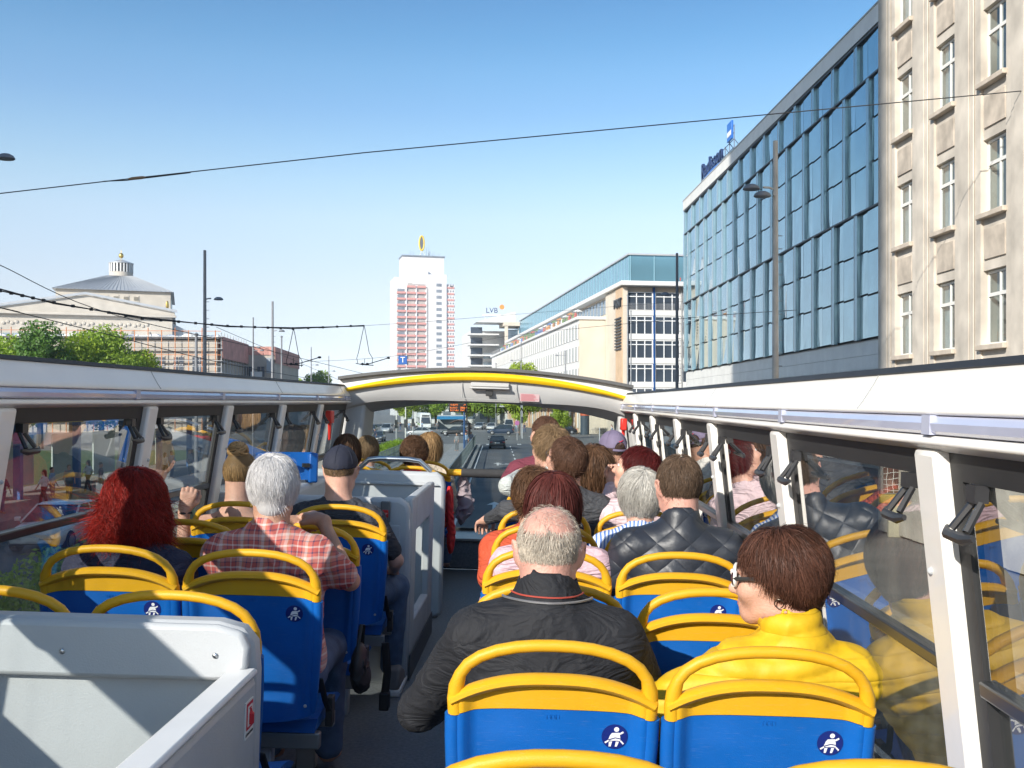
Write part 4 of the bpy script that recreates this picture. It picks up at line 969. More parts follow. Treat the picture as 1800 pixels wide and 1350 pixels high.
def strands(E, n, L, wdt, thr, seed, crown=(0, -.35, .93), grav=1.0, curl=0., lift=.012, noise=.25, start=(1, 1), comb=(0, 0, 0), wcurl=40, segs=5, hold=False, hang=.92):
    """tapered hair ribbons growing over the ellipsoid E = (centre, radii); thr(x, y, z) > 0 where hair grows"""
    g = np.random.default_rng(seed); c = np.array(E[0]); r = np.array(E[1])
    d = g.normal(size=(n * 4, 3)); d /= np.linalg.norm(d, axis=1)[:, None]
    d = d[thr(d[:, 0], d[:, 1], d[:, 2]) > 0][:n]; n = len(d)
    Lr = L * g.uniform(.65, 1.15, n); pts = []; p = c + d * r
    cr = np.array(crown); cr = cr / np.linalg.norm(cr); crp = c + cr * r
    nz = g.normal(size=(n, 3)) * noise; ph = g.uniform(0, 6.28, n); lf = lift * g.uniform(.2, 1.3, n)
    clump = g.normal(size=(40, 3)); clump /= np.linalg.norm(clump, axis=1)[:, None]; ci = np.argmax(d @ clump.T, 1); nz += g.normal(size=(40, 3))[ci] * noise * .8
    out = []
    for k in range(segs + 1):
        t = k / segs
        nor = (p - c) / r ** 2; nor /= np.linalg.norm(nor, axis=1)[:, None]
        q = p.copy()
        if curl > 0:
            t1 = np.cross(nor, np.array([.3, .2, .9])); t1 /= np.linalg.norm(t1, axis=1)[:, None] + 1e-6; t2 = np.cross(nor, t1)
            q = p + (t1 * np.cos(ph + wcurl * t)[:, None] + nor * .7 * np.sin(ph + wcurl * t)[:, None]) * curl * min(1, t * 2)
        out.append((q, nor))
        flow = p - crp; flow /= np.linalg.norm(flow, axis=1)[:, None] + 1e-6
        dr = flow * .9 + np.array([0, 0, -.55 * grav]) + nz + np.array(comb)
        dn = (dr * nor).sum(1)[:, None]; dr -= nor * np.where(dn < 0, dn * .95, dn * np.where(nor[:, 2:3] > .1, .95, hang))
        dr /= np.linalg.norm(dr, axis=1)[:, None] + 1e-6
        p = p + dr * (Lr / segs)[:, None]
        e = (p - c) / r; le = np.linalg.norm(e, axis=1); tgt = 1 + lf / r.mean() * min(1, t * 2 + .3)
        under = (le < tgt) if not hold else np.ones(n, bool)
        p = np.where(under[:, None], c + e / le[:, None] * tgt[:, None] * r, p)
    P_ = np.stack([o[0] for o in out], 1); Nn = np.stack([o[1] for o in out], 1)
    Tn = np.gradient(P_, axis=1); Tn /= np.linalg.norm(Tn, axis=2)[:, :, None] + 1e-9
    S_ = np.cross(Tn, Nn + g.normal(size=(n, 1, 3)) * .5); S_ /= np.linalg.norm(S_, axis=2)[:, :, None] + 1e-9
    wv = (wdt * g.uniform(.6, 1.3, n))[:, None, None] * np.array([1 - .85 * (k / segs) ** 2 for k in range(segs + 1)])[None, :, None]
    VV = np.stack([P_ - S_ * wv, P_ + S_ * wv], 2).reshape(-1, 3)
    m = (segs + 1) * 2; base = (np.arange(n) * m)[:, None]
    q = np.array([[2 * k, 2 * k + 1, 2 * k + 3, 2 * k + 2] for k in range(segs)]).reshape(1, -1)
    Fq = (base + q).reshape(-1, 4)
    ten = np.repeat(np.clip(g.uniform(0, 1, n) * .6 + g.uniform(0, 1, 40)[ci] * .4, 0, 1), m)
    return VV, Fq, ten
def thr_std(front=.5, nape=-.62, side=-.2):
    def f(x, y, z):
        t = np.clip((y + .15) / .7, 0, 1); t = t * t * (3 - 2 * t); lim = nape + (front - nape) * t
        lim = np.where((np.abs(x) > .7) & (y > -.2), np.maximum(lim, side), lim); return z - lim
    return f
def make_hair(parent, Mh, mat, spec, seed, vox=.006):
    """one mesh: a base volume plus thousands of strands, in head coordinates, moved by Mh"""
    Vs = []; Fs = []; Ts = []; o = 0
    A = np.array(Mh.to_3x3()); t0 = np.array(Mh.translation)
    if spec.get('base'):
        b = SDF()
        for q in spec['base']: (b.ell if len(q) == 2 else b.cone)(*q, k=.03)
        for q in spec.get('cut', []): b.ell(q[0], q[1], .015, -1)
        me = b.mesh('hair_base', vox, None, smooth_it=1); nv = len(me.vertices)
        co = np.empty(nv * 3, np.float32); me.vertices.foreach_get('co', co); co = co.reshape(-1, 3)
        fq = np.array([tuple(p.vertices) for p in me.polygons]); Vs.append(co); Fs.append(fq); Ts.append(np.full(nv, .15)); o += nv; bpy.data.meshes.remove(me)
    nb = sum(len(f) for f in Fs)
    sts = list(spec['strands'])
    if spec.get('fly', 1): q0 = dict(sts[0]); q0.update(n=max(50, q0['n'] // 70), wdt=.0004, L=q0['L'] * .8, lift=q0['lift'] + .009, noise=q0['noise'] + .25); sts.append(q0)
    for q in sts:
        v, f, tn = strands(seed=seed + len(Vs), **q); Vs.append(v); Fs.append(f + o); Ts.append(tn); o += len(v)
    Vv = np.concatenate(Vs) @ A.T + t0; Ff = np.concatenate(Fs)
    me = bpy.data.meshes.new('hair'); me.from_pydata(Vv.tolist(), [], Ff.tolist()); me.update()
    me.polygons.foreach_set('use_smooth', [True] * len(me.polygons))
    colour_tint(me, np.concatenate(Ts)); me.materials.append(mat)
    return link('hair', me, parent)
def foldnoise(amp, seed, fz=18, quilt=None):
    g = np.random.default_rng(seed); ws = [(g.normal(size=3) * np.array([1, 1, .6]) * fz * q, g.uniform(0, 6), 1 / q ** .8) for q in (.7, 1, 1.6, 2.4, 3.5)]
    def f(X, Y, Z):
        wx = .05 * np.sin(X * 9 + Z * 13); s_ = 0
        for w_, p, a in ws: s_ = s_ + a * np.sin(X * w_[0] + Y * w_[1] + (Z + wx) * w_[2] + p)
        s_ = 1.8 * amp * (np.minimum(np.abs(s_), .8) - .5)
        if quilt == 'rows': s_ = s_ - .0085 * np.abs(np.sin((Z + .006 * np.sin(X * 17) - .12 * np.abs(X)) * math.pi / .052)) ** .5 + .004
        if quilt == 'diamond': s_ = s_ - .003 * (np.abs(np.sin(X * 25 + Z * 29)) * np.abs(np.sin(X * 25 - Z * 29))) ** .5 + .002 + 0 * Y
        return s_ + 0 * (X + Y + Z)
    return f
skinA = M('skin_fair', (.60, .34, .25), .5, .2, 16, .25, 160, sub=.12); skinB = M('skin_tan', (.47, .255, .17), .5, .2, 16, .25, 160, sub=.12); skinC = M('skin_rosy', (.62, .33, .26), .5, .22, 14, .25, 160, sub=.12)
denim = M('denim', (.08, .125, .21), .85, .25, 20, .3, 160); trous = M('dark_trousers', (.035, .037, .045), .85, .2, 20, .2, 80)
blackpl = M('black_plastic', (.02, .02, .022), .45, .1)
def person(label, group, seat, head, skin, shirt, hair=None, hmat=None, yaw=0, pitch=0, roll=0, sw=.175, female=False, vox=.0065, sleeve='long', neck='collar', armL=None, armR=None, legs=denim, cvox=None, amp=.004, quilt=None, girth=1.0, jaw=1.0, seed=1, sleevemat=None, hands=True, neckline=0, face=False, straps=False, nlen=.18, legR=None):
    """seat = (x, y) of the pelvis and head = (x, y, z) on the bus deck; arms = (elbow, wrist, finger direction, back of hand, curl) on the deck"""
    ox, oy = seat; B_ = BUS @ T((ox, oy, 0)); root = thing('person', label, 'person', mat=B_, group=group)
    loc = lambda p: (p[0] - ox, p[1] - oy, p[2])
    H = Vector(loc(head)); Rm = (Euler((R(pitch), R(roll), R(yaw)), 'YXZ')).to_matrix().to_4x4(); Mh = T(H) @ Rm
    Rn = (Euler((R(pitch * .5), R(roll * .5), R(yaw * .35)), 'YXZ')).to_matrix()
    N = H + Rn @ Vector((0, -.045, -nlen))                 # base of the neck
    pel = Vector((0, .02, .54)); shz = N.z - .068
    shL, shR = Vector((N.x - sw, N.y - .005, shz)), Vector((N.x + sw, N.y - .005, shz))
    arms = []
    for s_, sh, a in ((-1, shL, armL), (1, shR, armR)):
        if a is None:
            el = sh + Vector((s_ * .075, .07, -.27)); wr = el + Vector((-s_ * .10, .22, -.035)); a_ = (el, wr, Vector((-s_ * .5, .8, -.15)), Vector((s_ * .2, 0, 1)), .5)
        else: a_ = (Vector(loc(a[0])), Vector(loc(a[1])), Vector(a[2]), Vector(a[3]), a[4])
        arms.append((s_, sh, a_))
    b = head_sdf(female, jaw).xf(Mh)
    hd = Mh @ Vector((0, -.03, -.07)); nk = .052 if female else .060
    b.cone(hd, N + Vector((0, .005, -.02)), nk, nk * 1.08, .03)
    b.cone(N + Vector((0, 0, .0)), (shL + shR) / 2 + Vector((-sw * .75, 0, .0)), nk * .9, .045, .05).cone(N, (shL + shR) / 2 + Vector((sw * .75, 0, .0)), nk * .9, .045, .05)
    chest = N + Vector((0, .03, -.2)); wais = pel.lerp(chest, .45)
    b.ell(chest, (sw * .82, .10, .17), .06).cone(chest, wais, .11, .10, .06).ell(pel + Vector((0, 0, .02)), (.155, .12, .11), .06)
    for s_ in (-1, 1):
        hip = pel + Vector((s_ * .085, .05, -.01)); kn = Vector((s_ * .12, .47, .54)); an = Vector((s_ * .12, .46, .10))
        if legR and s_ > 0: kn = Vector((legR[0], legR[1], .54)); an = Vector((legR[2], legR[3], .10))
        b.cone(hip, kn, .075, .052, .05).cone(kn, an, .05, .036, .03).cone(an, an + Vector((0, .15, -.05)), .036, .028, .02)
    for s_, sh, (el, wr, fd, up, cu) in arms:
        b.cone(sh, el, .045, .036, .03).cone(el, wr, .037, .024, .015)
        if hands: b.join(hand(wr + (wr - el).normalized() * .01, fd, up, cu, s_, .95 if female else 1.05))
    body = link('body', b.mesh('body', vox, skin), root)
    # clothes
    cv = cvox or vox * 1.25
    if shirt is not None:
        c = SDF(); gth = girth
        c.cone((shL + shR) / 2 + Vector((-sw * .85, 0, .015)), (shL + shR) / 2 + Vector((sw * .85, 0, .015)), .066 * (.9 + .1 * gth), .066 * (.9 + .1 * gth), .05)
        c.cone(N + Vector((0, 0, -.01)), shL + Vector((.04, 0, .02)), .07, .055, .05).cone(N + Vector((0, 0, -.01)), shR + Vector((-.04, 0, .02)), .07, .055, .05)
        c.ell(chest + Vector((0, -.01, .03)), (sw * 1.0 * gth, .125 * gth, .2), .07).ell(wais + Vector((0, 0, -.0)), (.17 * gth, .135 * gth, .17), .07).ell(pel + Vector((0, 0, .04)), (.175 * gth, .14 * gth, .13), .06)
        def sl(c, lm=sleeve):
            for s_, sh, (el, wr, fd, up, cu) in arms:
                k_ = 1.12 if quilt else 1.0
                if lm == 'long': c.cone(sh, el, .067 * k_, .055 * k_, .04).cone(el, wr - (wr - el) * .06, .055 * k_, .036 * k_, .02)
                elif lm == 'short': c.cone(sh, sh.lerp(el, .72), .066, .060, .04)
        if sleevemat is None: sl(c)
        if neck == 'collar':
            c.cone(N + Rn @ Vector((0, -.005, -.01)), N + Rn @ Vector((0, .0, .035)), .074, .068, .02); c.cone(N + Rn @ Vector((0, .012, -.04)), N + Rn @ Vector((0, .02, .12)), .058, .064, .008, -1)
        elif neck == 'high':
            c.cone(N + Rn @ Vector((0, -.012, -.02)), N + Rn @ Vector((0, .0, .062)), .085, .078, .025); c.cone(N + Rn @ Vector((0, .012, -.04)), N + Rn @ Vector((0, .02, .16)), .062, .072, .01, -1)
        else: c.cone(N + Vector((0, .012, .0)), N + Vector((0, .03, .14)), .07 + neckline, .09 + neckline, .01, -1)
        if straps:
            c.plane(N + Vector((0, 0, -.10)), (0, 0, -1))
        me = c.mesh('shirt', cv, shirt, foldnoise(amp, seed, 16, quilt)); link({'high': 'jacket'}.get(neck, 'shirt'), me, root)
        if straps:
            for s_ in (-1, 1): MB().tube([N + Vector((s_ * .075, -.105, -.13)), N + Vector((s_ * .085, -.06, -.035)), N + Vector((s_ * .085, .0, -.02)), N + Vector((s_ * .08, .09, -.1))], .008, 6).build('strap', shirt, root, smooth=True)
    if sleevemat is not None:
        for s_, sh, (el, wr, fd, up, cu) in arms:
            q = SDF().cone(sh, el, .069, .056, .04).cone(el, wr - (wr - el) * .06, .056, .037, .02); link('sleeve', q.mesh('sleeve', cv, sleevemat, foldnoise(amp, seed + 3, 18)), root)
    if legs is not None:
        q = SDF(); q.ell(pel, (.17 * girth, .14, .105), .05)
        for s_ in (-1, 1):
            hip = pel + Vector((s_ * .085, .05, -.01)); kn = Vector((s_ * .12, .47, .54)); an = Vector((s_ * .12, .46, .13))
            if legR and s_ > 0: kn = Vector((legR[0], legR[1], .54)); an = Vector((legR[2], legR[3], .13))
            q.cone(hip, kn, .09, .068, .05).cone(kn, an, .066, .058, .03)
        link('trousers', q.mesh('trousers', cv * 1.3, legs, foldnoise(.004, seed + 1)), root)
    if hair: make_hair(root, Mh, hmat, hair, seed * 17, vox)
    if face:
        ey = MB()
        for s_ in (-1, 1): ey.ell((s_ * .031, .089, .004), (.0125, .0105, .0105), 12, 8)
        ey.v = [tuple(Mh @ Vector(p)) for p in ey.v]; eo = ey.build('eye', M('eye_white', (.75, .73, .7), .2, .05), root, smooth=True)
        ir = MB()
        for s_ in (-1, 1): ir.ell((s_ * .031, .097, .004), (.0055, .004, .0055), 10, 6)
        ir.v = [tuple(Mh @ Vector(p)) for p in ir.v]; ir.build('iris', M('iris', (.05, .03, .02), .2, .05), eo, smooth=True)
        lp = MB().tube([(-.022, .092, -.064), (-.01, .1015, -.0625), (0, .1025, -.0635), (.01, .1015, -.0625), (.022, .092, -.064)], [.002, .0055, .0055, .0055, .002], 8).tube([(-.02, .092, -.067), (0, .1025, -.0715), (.02, .092, -.067)], [.002, .0065, .002], 8)
        lp.v = [tuple(Mh @ Vector(p)) for p in lp.v]; lp.build('lips', M('lips', (.5, .17, .15), .4, .1), root, smooth=True)
        br = MB()
        for s_ in (-1, 1): br.tube([(s_ * .012, .0975, .026), (s_ * .03, .0965, .031), (s_ * .05, .084, .024)], [.002, .0035, .0012], 6)
        br.v = [tuple(Mh @ Vector(p)) for p in br.v]; br.build('eyebrow', hmat or blackpl, root, smooth=True)
    root['_h'] = [v for row in Mh for v in row]
    return root, Mh
def on_head(mb, Mh): mb.v = [tuple(Mh @ Vector(p)) for p in mb.v]; return mb
def glasses(root, Mh, mat, lens=None, temple=None, thick=.0028):
    f = MB(); 
    for s_ in (-1, 1):
        f.tube([(s_ * .033 + .026 * math.cos(a), .112 - .010 * (math.cos(a) * s_ > .3), .004 + .019 * math.sin(a)) for a in lin(0, 2 * math.pi, 17)[:-1]], thick, 6, closed=True)
    f.tube([(-.009, .114, .008), (0, .118, .011), (.009, .114, .008)], thick, 6)
    g = on_head(f, Mh).build('glasses', mat, root, smooth=True)
    t = MB()
    for s_ in (-1, 1): t.tube([(s_ * .059, .104, .008), (s_ * .074, .06, .012), (s_ * .082, .0, .008), (s_ * .083, -.02, -.012)], thick * 1.1, 6, flat=.6)
    on_head(t, Mh).build('temple', temple or mat, g, smooth=True)
    if lens:
        l_ = MB()
        for s_ in (-1, 1): l_.ell((s_ * .033, .1105, .004), (.0255, .003, .0185), 14, 6)
        on_head(l_, Mh).build('lens', lens, g, smooth=True)
    return g
def cap(root, Mh, mat, brim=True, opening=False, c=(0, -.006, .03)):
    q = SDF().ell(c, (.088, .110, .100), .01); q.plane((0, -.0, .020), (0, -.10, 1))
    q.ell((c[0], c[1], c[2] - .006), (.080, .101, .093), .004, -1)
    if opening: q.ell((0, -.118, .018), (.038, .05, .036), .004, -1)
    q.xf(Mh); o = link('cap', q.mesh('cap', .005, mat, foldnoise(.0012, 5, 30)), root)
    b = MB().ell((0, c[1], c[2] + .1005), (.008, .008, .005), 10, 6); on_head(b, Mh).build('cap_button', mat, o, smooth=True)
    for k in range(6):
        a = k / 6 * 2 * math.pi + .5
        sm_ = MB().tube([(c[0] + .0885 * math.sin(e) * math.cos(a), c[1] + .1105 * math.sin(e) * math.sin(a), c[2] + .1005 * math.cos(e)) for e in lin(.08, 1.45, 9)], .0016, 5); on_head(sm_, Mh).build('seam', mat, o, smooth=True)
    if brim:
        f = MB().slab(lambda u, v: (u * .072, .075 + .085 * v * math.sqrt(max(0, 1 - u * u * .86)) + .02 * (1 - u * u), .026 - .028 * v - .02 * u * u), lambda u, v: (u * .072, .075 + .085 * v * math.sqrt(max(0, 1 - u * u * .86)) + .02 * (1 - u * u), .022 - .028 * v - .02 * u * u), lin(-1, 1, 17), lin(0, 1, 7)); on_head(f, Mh).build('brim', mat, o, smooth=True)
    if opening:
        s_ = MB().tube([(-.05, -.098, .004), (-.025, -.112, .002), (0, -.117, .001), (.025, -.112, .002), (.05, -.098, .004)], .007, 6, flat=.35, up=(0, 0, 1)); on_head(s_, Mh).build('cap_strap', mat, o, smooth=True)
    return o
# ================================================================== the open-top bus
bw = M('bus_white', (.82, .80, .76), .38, .05, 3, .03, 60, coat=.2)
bgrey = M('bus_grey_plastic', (.47, .49, .505), .5, .05, 4, .12, 260)
hdr = M('bus_header_grey', (.44, .44, .435), .55, .05, 4, .1, 260)
gask = M('rubber_black', (.022, .022, .023), .6, .15, 12)
lilac = M('lilac_plastic', (.50, .52, .66), .18, .12, 3, coat=.5)
floorm = M('deck_floor', (.15, .163, .175), .55, .3, 60, .25, 300)
yelm = M('bus_yellow', (.68, .36, .012), .42, .10, 7, .10, 420, spec=.4)
blum = M('bus_blue', (.005, .105, .40), .38, .14, 7, .12, 420, spec=.45)
scuff(yelm, .10, 30); scuff(blum, .06, 30); scuff(bgrey, .12, 12)
bpane = glass_mat('bus_glass', (.92, .945, .935), 2.6, .0, .10)
fpane = glass_mat('windscreen_glass', (.86, .90, .90), 1.0, .0, .07)  # dirt film thickened to imitate glare hazing the windscreen
XL, XR, LEAN, ZR = -1.66, .76, .14, 1.50
def wl(z): return XL - LEAN * (ZR - z)
def wr_(z): return XR + LEAN * (ZR - z)
Y_A, Y_B = -2.2, 8.95
bus = thing('open_top_bus', 'white open-top sightseeing bus with yellow front arch, window pillars and grey stair partitions', 'bus', BUS)
MB().box(-1.78, .90, Y_A, 9.33, -.06, 0).build('deck_floor', floorm, bus)
MB().box(-1.75, .86, 9.33, 9.95, 0, .265).build('front_step', floorm, bus, bevel=.02)
MB().box(-1.75, .86, 9.30, 9.97, .266, .285).build('step_edge', M('step_trim', (.3, .31, .31), .4, .1, metal=.5), bus)
MB().box(-1.82, .94, Y_A, 9.9, -2.75, -.07).build('lower_body', bw, bus, bevel=.05)
for s_ in (-1, 1):
    w_ = wl if s_ < 0 else wr_
    MB().add([(w_(0), Y_A, 0), (w_(.56), Y_A, .56), (w_(.56) + s_ * .06, Y_A, .56), (w_(0) + s_ * .06, Y_A, 0), (w_(0), 9.9, 0), (w_(.56), 9.9, .56), (w_(.56) + s_ * .06, 9.9, .56), (w_(0) + s_ * .06, 9.9, 0)], [(0, 1, 2, 3), (4, 7, 6, 5), (0, 4, 5, 1), (1, 5, 6, 2), (2, 6, 7, 3), (3, 7, 4, 0)]).build('side_wall', M('wall_lining', (.28, .285, .29), .7, .08, 5, .15, 300), bus)
    # top rail: profile (inward, z)
    X0 = XL if s_ < 0 else XR
    prof = [(-.13, 1.585), (-.075, 1.635), (-.02, 1.643), (-.008, 1.636), (.004, 1.612), (.028, 1.572), (.040, 1.556), (.040, 1.548), (.020, 1.545), (.020, 1.512), (.040, 1.508), (.044, 1.494), (.012, 1.480), (-.13, 1.480)]
    o = MB().prism(prof if s_ < 0 else prof[::-1], Y_A, Y_B, lambda u, v, w: (X0 - s_ * u, w, v)).build('top_rail', bw, bus, bevel=.004)
    for k in range(5): MB().prism([(u + .0012, v + .0012) for u, v in prof[3:7]] + [(u - .004, v - .004) for u, v in reversed(prof[3:7])], .2 + k * 2.1, .204 + k * 2.1, lambda u, v, w: (X0 - s_ * u, w, v)).build('rail_joint', M('seam_grey', (.36, .36, .35), .7, .05), o)
    g_ = [(-.084, 1.640), (-.012, 1.648), (-.002, 1.634), (-.010, 1.628), (-.080, 1.634)]
    MB().prism(g_, Y_A, Y_B, lambda u, v, w: (X0 - s_ * u, w, v)).build('rail_gasket', gask, o)
    pr = [(.022, 1.513), (.022, 1.544), (.036, 1.545), (.047, 1.532), (.045, 1.518), (.036, 1.512)]
    MB().prism(pr, Y_A, Y_B - .1, lambda u, v, w: (X0 - s_ * u, w, v)).build('light_strip', lilac, o, smooth=30)
    for k in range(9): MB().box(X0 - s_ * .0472, X0 - s_ * .03, -.4 + k * 1.13, -.36 + k * 1.13, 1.511, 1.547).build('strip_joint', M('strip_joint', (.46, .48, .60), .4, .05), o)
    MB().box(X0 - s_ * .06 - .02, X0 - s_ * .06 + .02, Y_B - .03, Y_B + .02, 1.55, 1.60).build('rail_bracket', gask, o, bevel=.006)
PY = [-.35, .79, 1.93, 3.16, 4.36, 5.46, 6.62, 7.78, 8.95]
latchm = M('latch_black', (.03, .03, .033), .4, .1); dkbar = M('divider_bar', (.07, .075, .08), .35, .1, 8, metal=.5)
first = {}
for s_ in (-1, 1):
    w_ = wl if s_ < 0 else wr_
    def quad(y0, y1, z0, z1, t0, t1):
        lo = [(w_(z0) - s_ * t0, y0, z0), (w_(z0) - s_ * t0, y1, z0), (w_(z0) + s_ * t1, y1, z0), (w_(z0) + s_ * t1, y0, z0)]
        hi = [(w_(z1) - s_ * t0, y0, z1), (w_(z1) - s_ * t0, y1, z1), (w_(z1) + s_ * t1, y1, z1), (w_(z1) + s_ * t1, y0, z1)]
        return lo, hi
    for y in PY[:-1]:
        p_ = MB().hexa(*quad(y - .055, y + .055, .3, 1.482, .035, .05)).build('pillar', bw, bus, bevel=.012)
        MB().ell((w_(1.25) - s_ * .036, y + .02, 1.25), (.008, .008, .008), 8, 5).build('screw_cap', bgrey, p_, smooth=True)
    for i in range(len(PY) - 1):
        a, b = PY[i] + .056, PY[i + 1] - .056
        f = MB()
        f.hexa(*quad(a, a + .035, .56, 1.479, .008, .03)); f.hexa(*quad(b - .05, b, .56, 1.479, .008, .03))
        f.hexa(*quad(a + .035, b - .05, 1.43, 1.479, .010, .03)); f.hexa(*quad(a + .035, b - .05, .56, .60, .008, .03))
        f = f.build('side_window', gask, bus)
        MB().hexa(*quad(b - .115, b - .09, 1.06, 1.43, .0, .02)).build('sash_edge', gask, f)
        MB().hexa(*quad(a + .03, b - .045, 1.072, 1.429, .002, -.004 + .009)).build('pane', bpane, f)
        MB().hexa(*quad(a + .03, b - .045, .601, 1.048, -.012, .018)).build('pane', bpane, f)
        MB().hexa(*quad(a + .03, b - .045, 1.045, 1.075, .018, .02)).build('divider_bar', dkbar, f, bevel=.005)
        for y in (a + .075, b - .13):
            l_ = MB(); x = w_(1.40) - s_ * .02
            l_.box(x - .012, x + .012, y - .018, y + .018, 1.40, 1.43); l_.tube([(x, y - .016, 1.40), (x - s_ * .03, y - .03, 1.352)], .007, 6); l_.tube([(x, y + .016, 1.40), (x - s_ * .03, y + .03, 1.352)], .007, 6)
            l_.tube([(x - s_ * .03, y - .06, 1.345), (x - s_ * .035, y - .03, 1.34), (x - s_ * .035, y + .04, 1.342), (x - s_ * .02, y + .075, 1.35)], [.006, .011, .010, .005], 8, flat=.8)
            l_.build('latch', latchm, f, smooth=30)
    # emergency hammer in its red box near the front
    y = 7.95
# ---- front arch
xm, hw = -.45, 1.27
def arch(u): return xm + hw * u
us = lin(-1, 1, 33)
def zt(u): return 1.715 + .112 * (1 - u * u)
def zya(u): return 1.602 + .180 * (1 - u * u)
def zyb(u): return 1.572 + .146 * (1 - u * u)
def zl(u): return 1.535 - .10 * u ** 6 - .012 * u * u
def zv(u): return 1.52 - .16 * abs(u) ** 2.2
bar_ = MB().slab(lambda u, v: (arch(u), 8.79 + v * 1.23, zt(u) - .10 * v * v), lambda u, v: (arch(u), 8.79 + v * 1.23, zt(u) - .026 - .10 * v * v), us, lin(0, 1, 6)).build('roof_visor', M('visor_grey', (.10, .10, .10), .6, .15, 6), bus, smooth=35)
MB().slab(lambda u, v: (arch(u), 8.86 - .03 * v, zt(u) - .024 + v * (zya(u) - zt(u) + .024)), lambda u, v: (arch(u), 8.93 - .03 * v, zt(u) - .024 + v * (zya(u) - zt(u) + .024)), us, lin(0, 1, 4)).build('visor_skirt', M('skirt_grey', (.62, .62, .60), .5, .05), bus, smooth=35)
MB().slab(lambda u, v: (arch(u), 8.82 - .02 * math.sin(v * math.pi), zya(u) + v * (zyb(u) - zya(u))), lambda u, v: (arch(u), 8.89, zya(u) + v * (zyb(u) - zya(u))), us, lin(0, 1, 5)).build('yellow_stripe', M('stripe_yellow', (.80, .50, .01), .35, .04, coat=.2), bus, smooth=35)
hp = MB().slab(lambda u, v: (arch(u), 8.86 + .05 * v * v, zyb(u) + v * (zl(u) - zyb(u))), lambda u, v: (arch(u), 8.95 + .05 * v * v, zyb(u) + v * (zl(u) - zyb(u))), us, lin(0, 1, 8)).build('header_panel', hdr, bus, smooth=35)
MB().slab(lambda u, v: (arch(u), 8.91 + .62 * v, zl(u) + v * (zv(u) - zl(u)) - .035 * math.sin(v * math.pi) * abs(u)), lambda u, v: (arch(u), 9.0 + .62 * v, zl(u) + .05 + v * (zv(u) - zl(u))), us, lin(0, 1, 8)).build('header_valance', hdr, bus, smooth=35)
hx = -.42
h_ = MB(); h_.tube([(hx + a, 8.855, 1.64 + b) for a, b in ((-.22, -.085), (.22, -.085), (.235, -.07), (.235, .07), (.22, .085), (-.22, .085), (-.235, .07), (-.235, -.07))], .004, 5, closed=True); h_.build('hatch_outline', M('seam_grey', (.36, .36, .35), .7, .05), hp)
q = MB(); q.box(hx - .16, hx + .17, 8.82, 8.85, 1.665, 1.70); q.box(hx - .165, hx + .175, 8.80, 8.85, 1.645, 1.662); q.build('hatch_handle', hdr, hp, bevel=.006)
MB().box(hx - .03, hx + .03, 8.838, 8.853, 1.585, 1.632).build('hatch_lock', gask, hp, bevel=.004)
nt_ = MB().box(.25 - .085 - .32 + .0, .25 + .085 - .32, 8.874, 8.878, 1.548, 1.618).build('notice', M('notice_pink', (.45, .32, .33), .6, .05), hp)
tx = MB()
for r in range(7): tx.box(-.145, -.145 + random.uniform(.11, .15), 8.8715, 8.8735, 1.555 + r * .0085, 1.559 + r * .0085)
tx.build('notice_lines', M('notice_red', (.45, .12, .14), .7, .05), nt_)
# windscreen frame and glass
for s_, xa, xb in ((-1, -1.70, -1.50), (1, .70, .84)):
    MB().hexa([(xa - (.09 if s_ < 0 else -.09), 8.95, .28), (xb - (.09 if s_ < 0 else -.09), 8.95, .28), (xb - (.09 if s_ < 0 else -.09), 9.55, .28), (xa - (.09 if s_ < 0 else -.09), 9.55, .28)], [(xa, 8.96, 1.54), (xb, 8.96, 1.54), (xb, 9.5, 1.54), (xa, 9.5, 1.54)]).build('front_pillar', hdr, bus, bevel=.03)
MB().slab(lambda u, v: (arch(u), 9.93 - .28 * v, .27 + v * 1.24), lambda u, v: (arch(u), 9.94 - .28 * v, .27 + v * 1.24), lin(-.98, .98, 9), lin(0, 1, 4)).build('windscreen', fpane, bus, smooth=True)
MB().box(-1.7, .8, 9.88, 9.96, .286, .31).build('windscreen_seal', gask, bus)
text('windscreen_lettering', '#WIRZEIGENLEI', .085, M('letter_black', (.02, .02, .02), .6, .05), bus, T((-.37, 9.64, 1.455)) @ RX(R(90)) @ Matrix.Diagonal((-1.05, 1, 1, 1)), .001)
# handrail across the aisle
hr = MB().cyl((-.60, 8.30, .955), (-.10, 8.30, .955), .036, n=16).build('aisle_bar', M('foam_black', (.035, .035, .037), .85, .1, 30), bus, smooth=30)
MB().cyl((-.70, 8.30, .955), (-.60, 8.30, .955), .028, n=12).cyl((-.10, 8.30, .955), (-.02, 8.30, .955), .028, n=12).build('bar_end', yelm, hr, smooth=30)
chrome = M('brushed_steel', (.55, .56, .57), .28, .06, 8, metal=1)
# ---- rear stair partition near the camera
def stair(prof, name, a, b, mat=bgrey, bevel=.03): return None
rs_ = MB()
pnl = [(-1.72, 0), (-.70, 0), (-.655, .05), (-.655, .88), (-.662, .95), (-.69, .985), (-.75, 1.0), (-1.72, 1.0)]
sp = MB().prism(pnl, 2.44, 2.52, lambda u, v, w: (u, w, v)).build('stair_partition', bgrey, bus, bevel=.02)
MB().prism([(-1.70, .868), (-.72, .868), (-.69, .875), (-.665, .90), (-.662, .95), (-.68, .985), (-.74, 1.0), (-1.70, 1.0)], 2.405, 2.437, lambda u, v, w: (u, w, v)).build('partition_ledge', bgrey, sp, bevel=.012)
sw2 = MB(); sw2.box(-.70, -.648, .55, 2.438, 0, .88).build('side_panel', bgrey, sp, bevel=.018)
MB().box(-.712, -.644, .56, 2.43, .881, .898).build('side_cap', M('cap_pale', (.72, .73, .73), .4, .04), sp, bevel=.008)
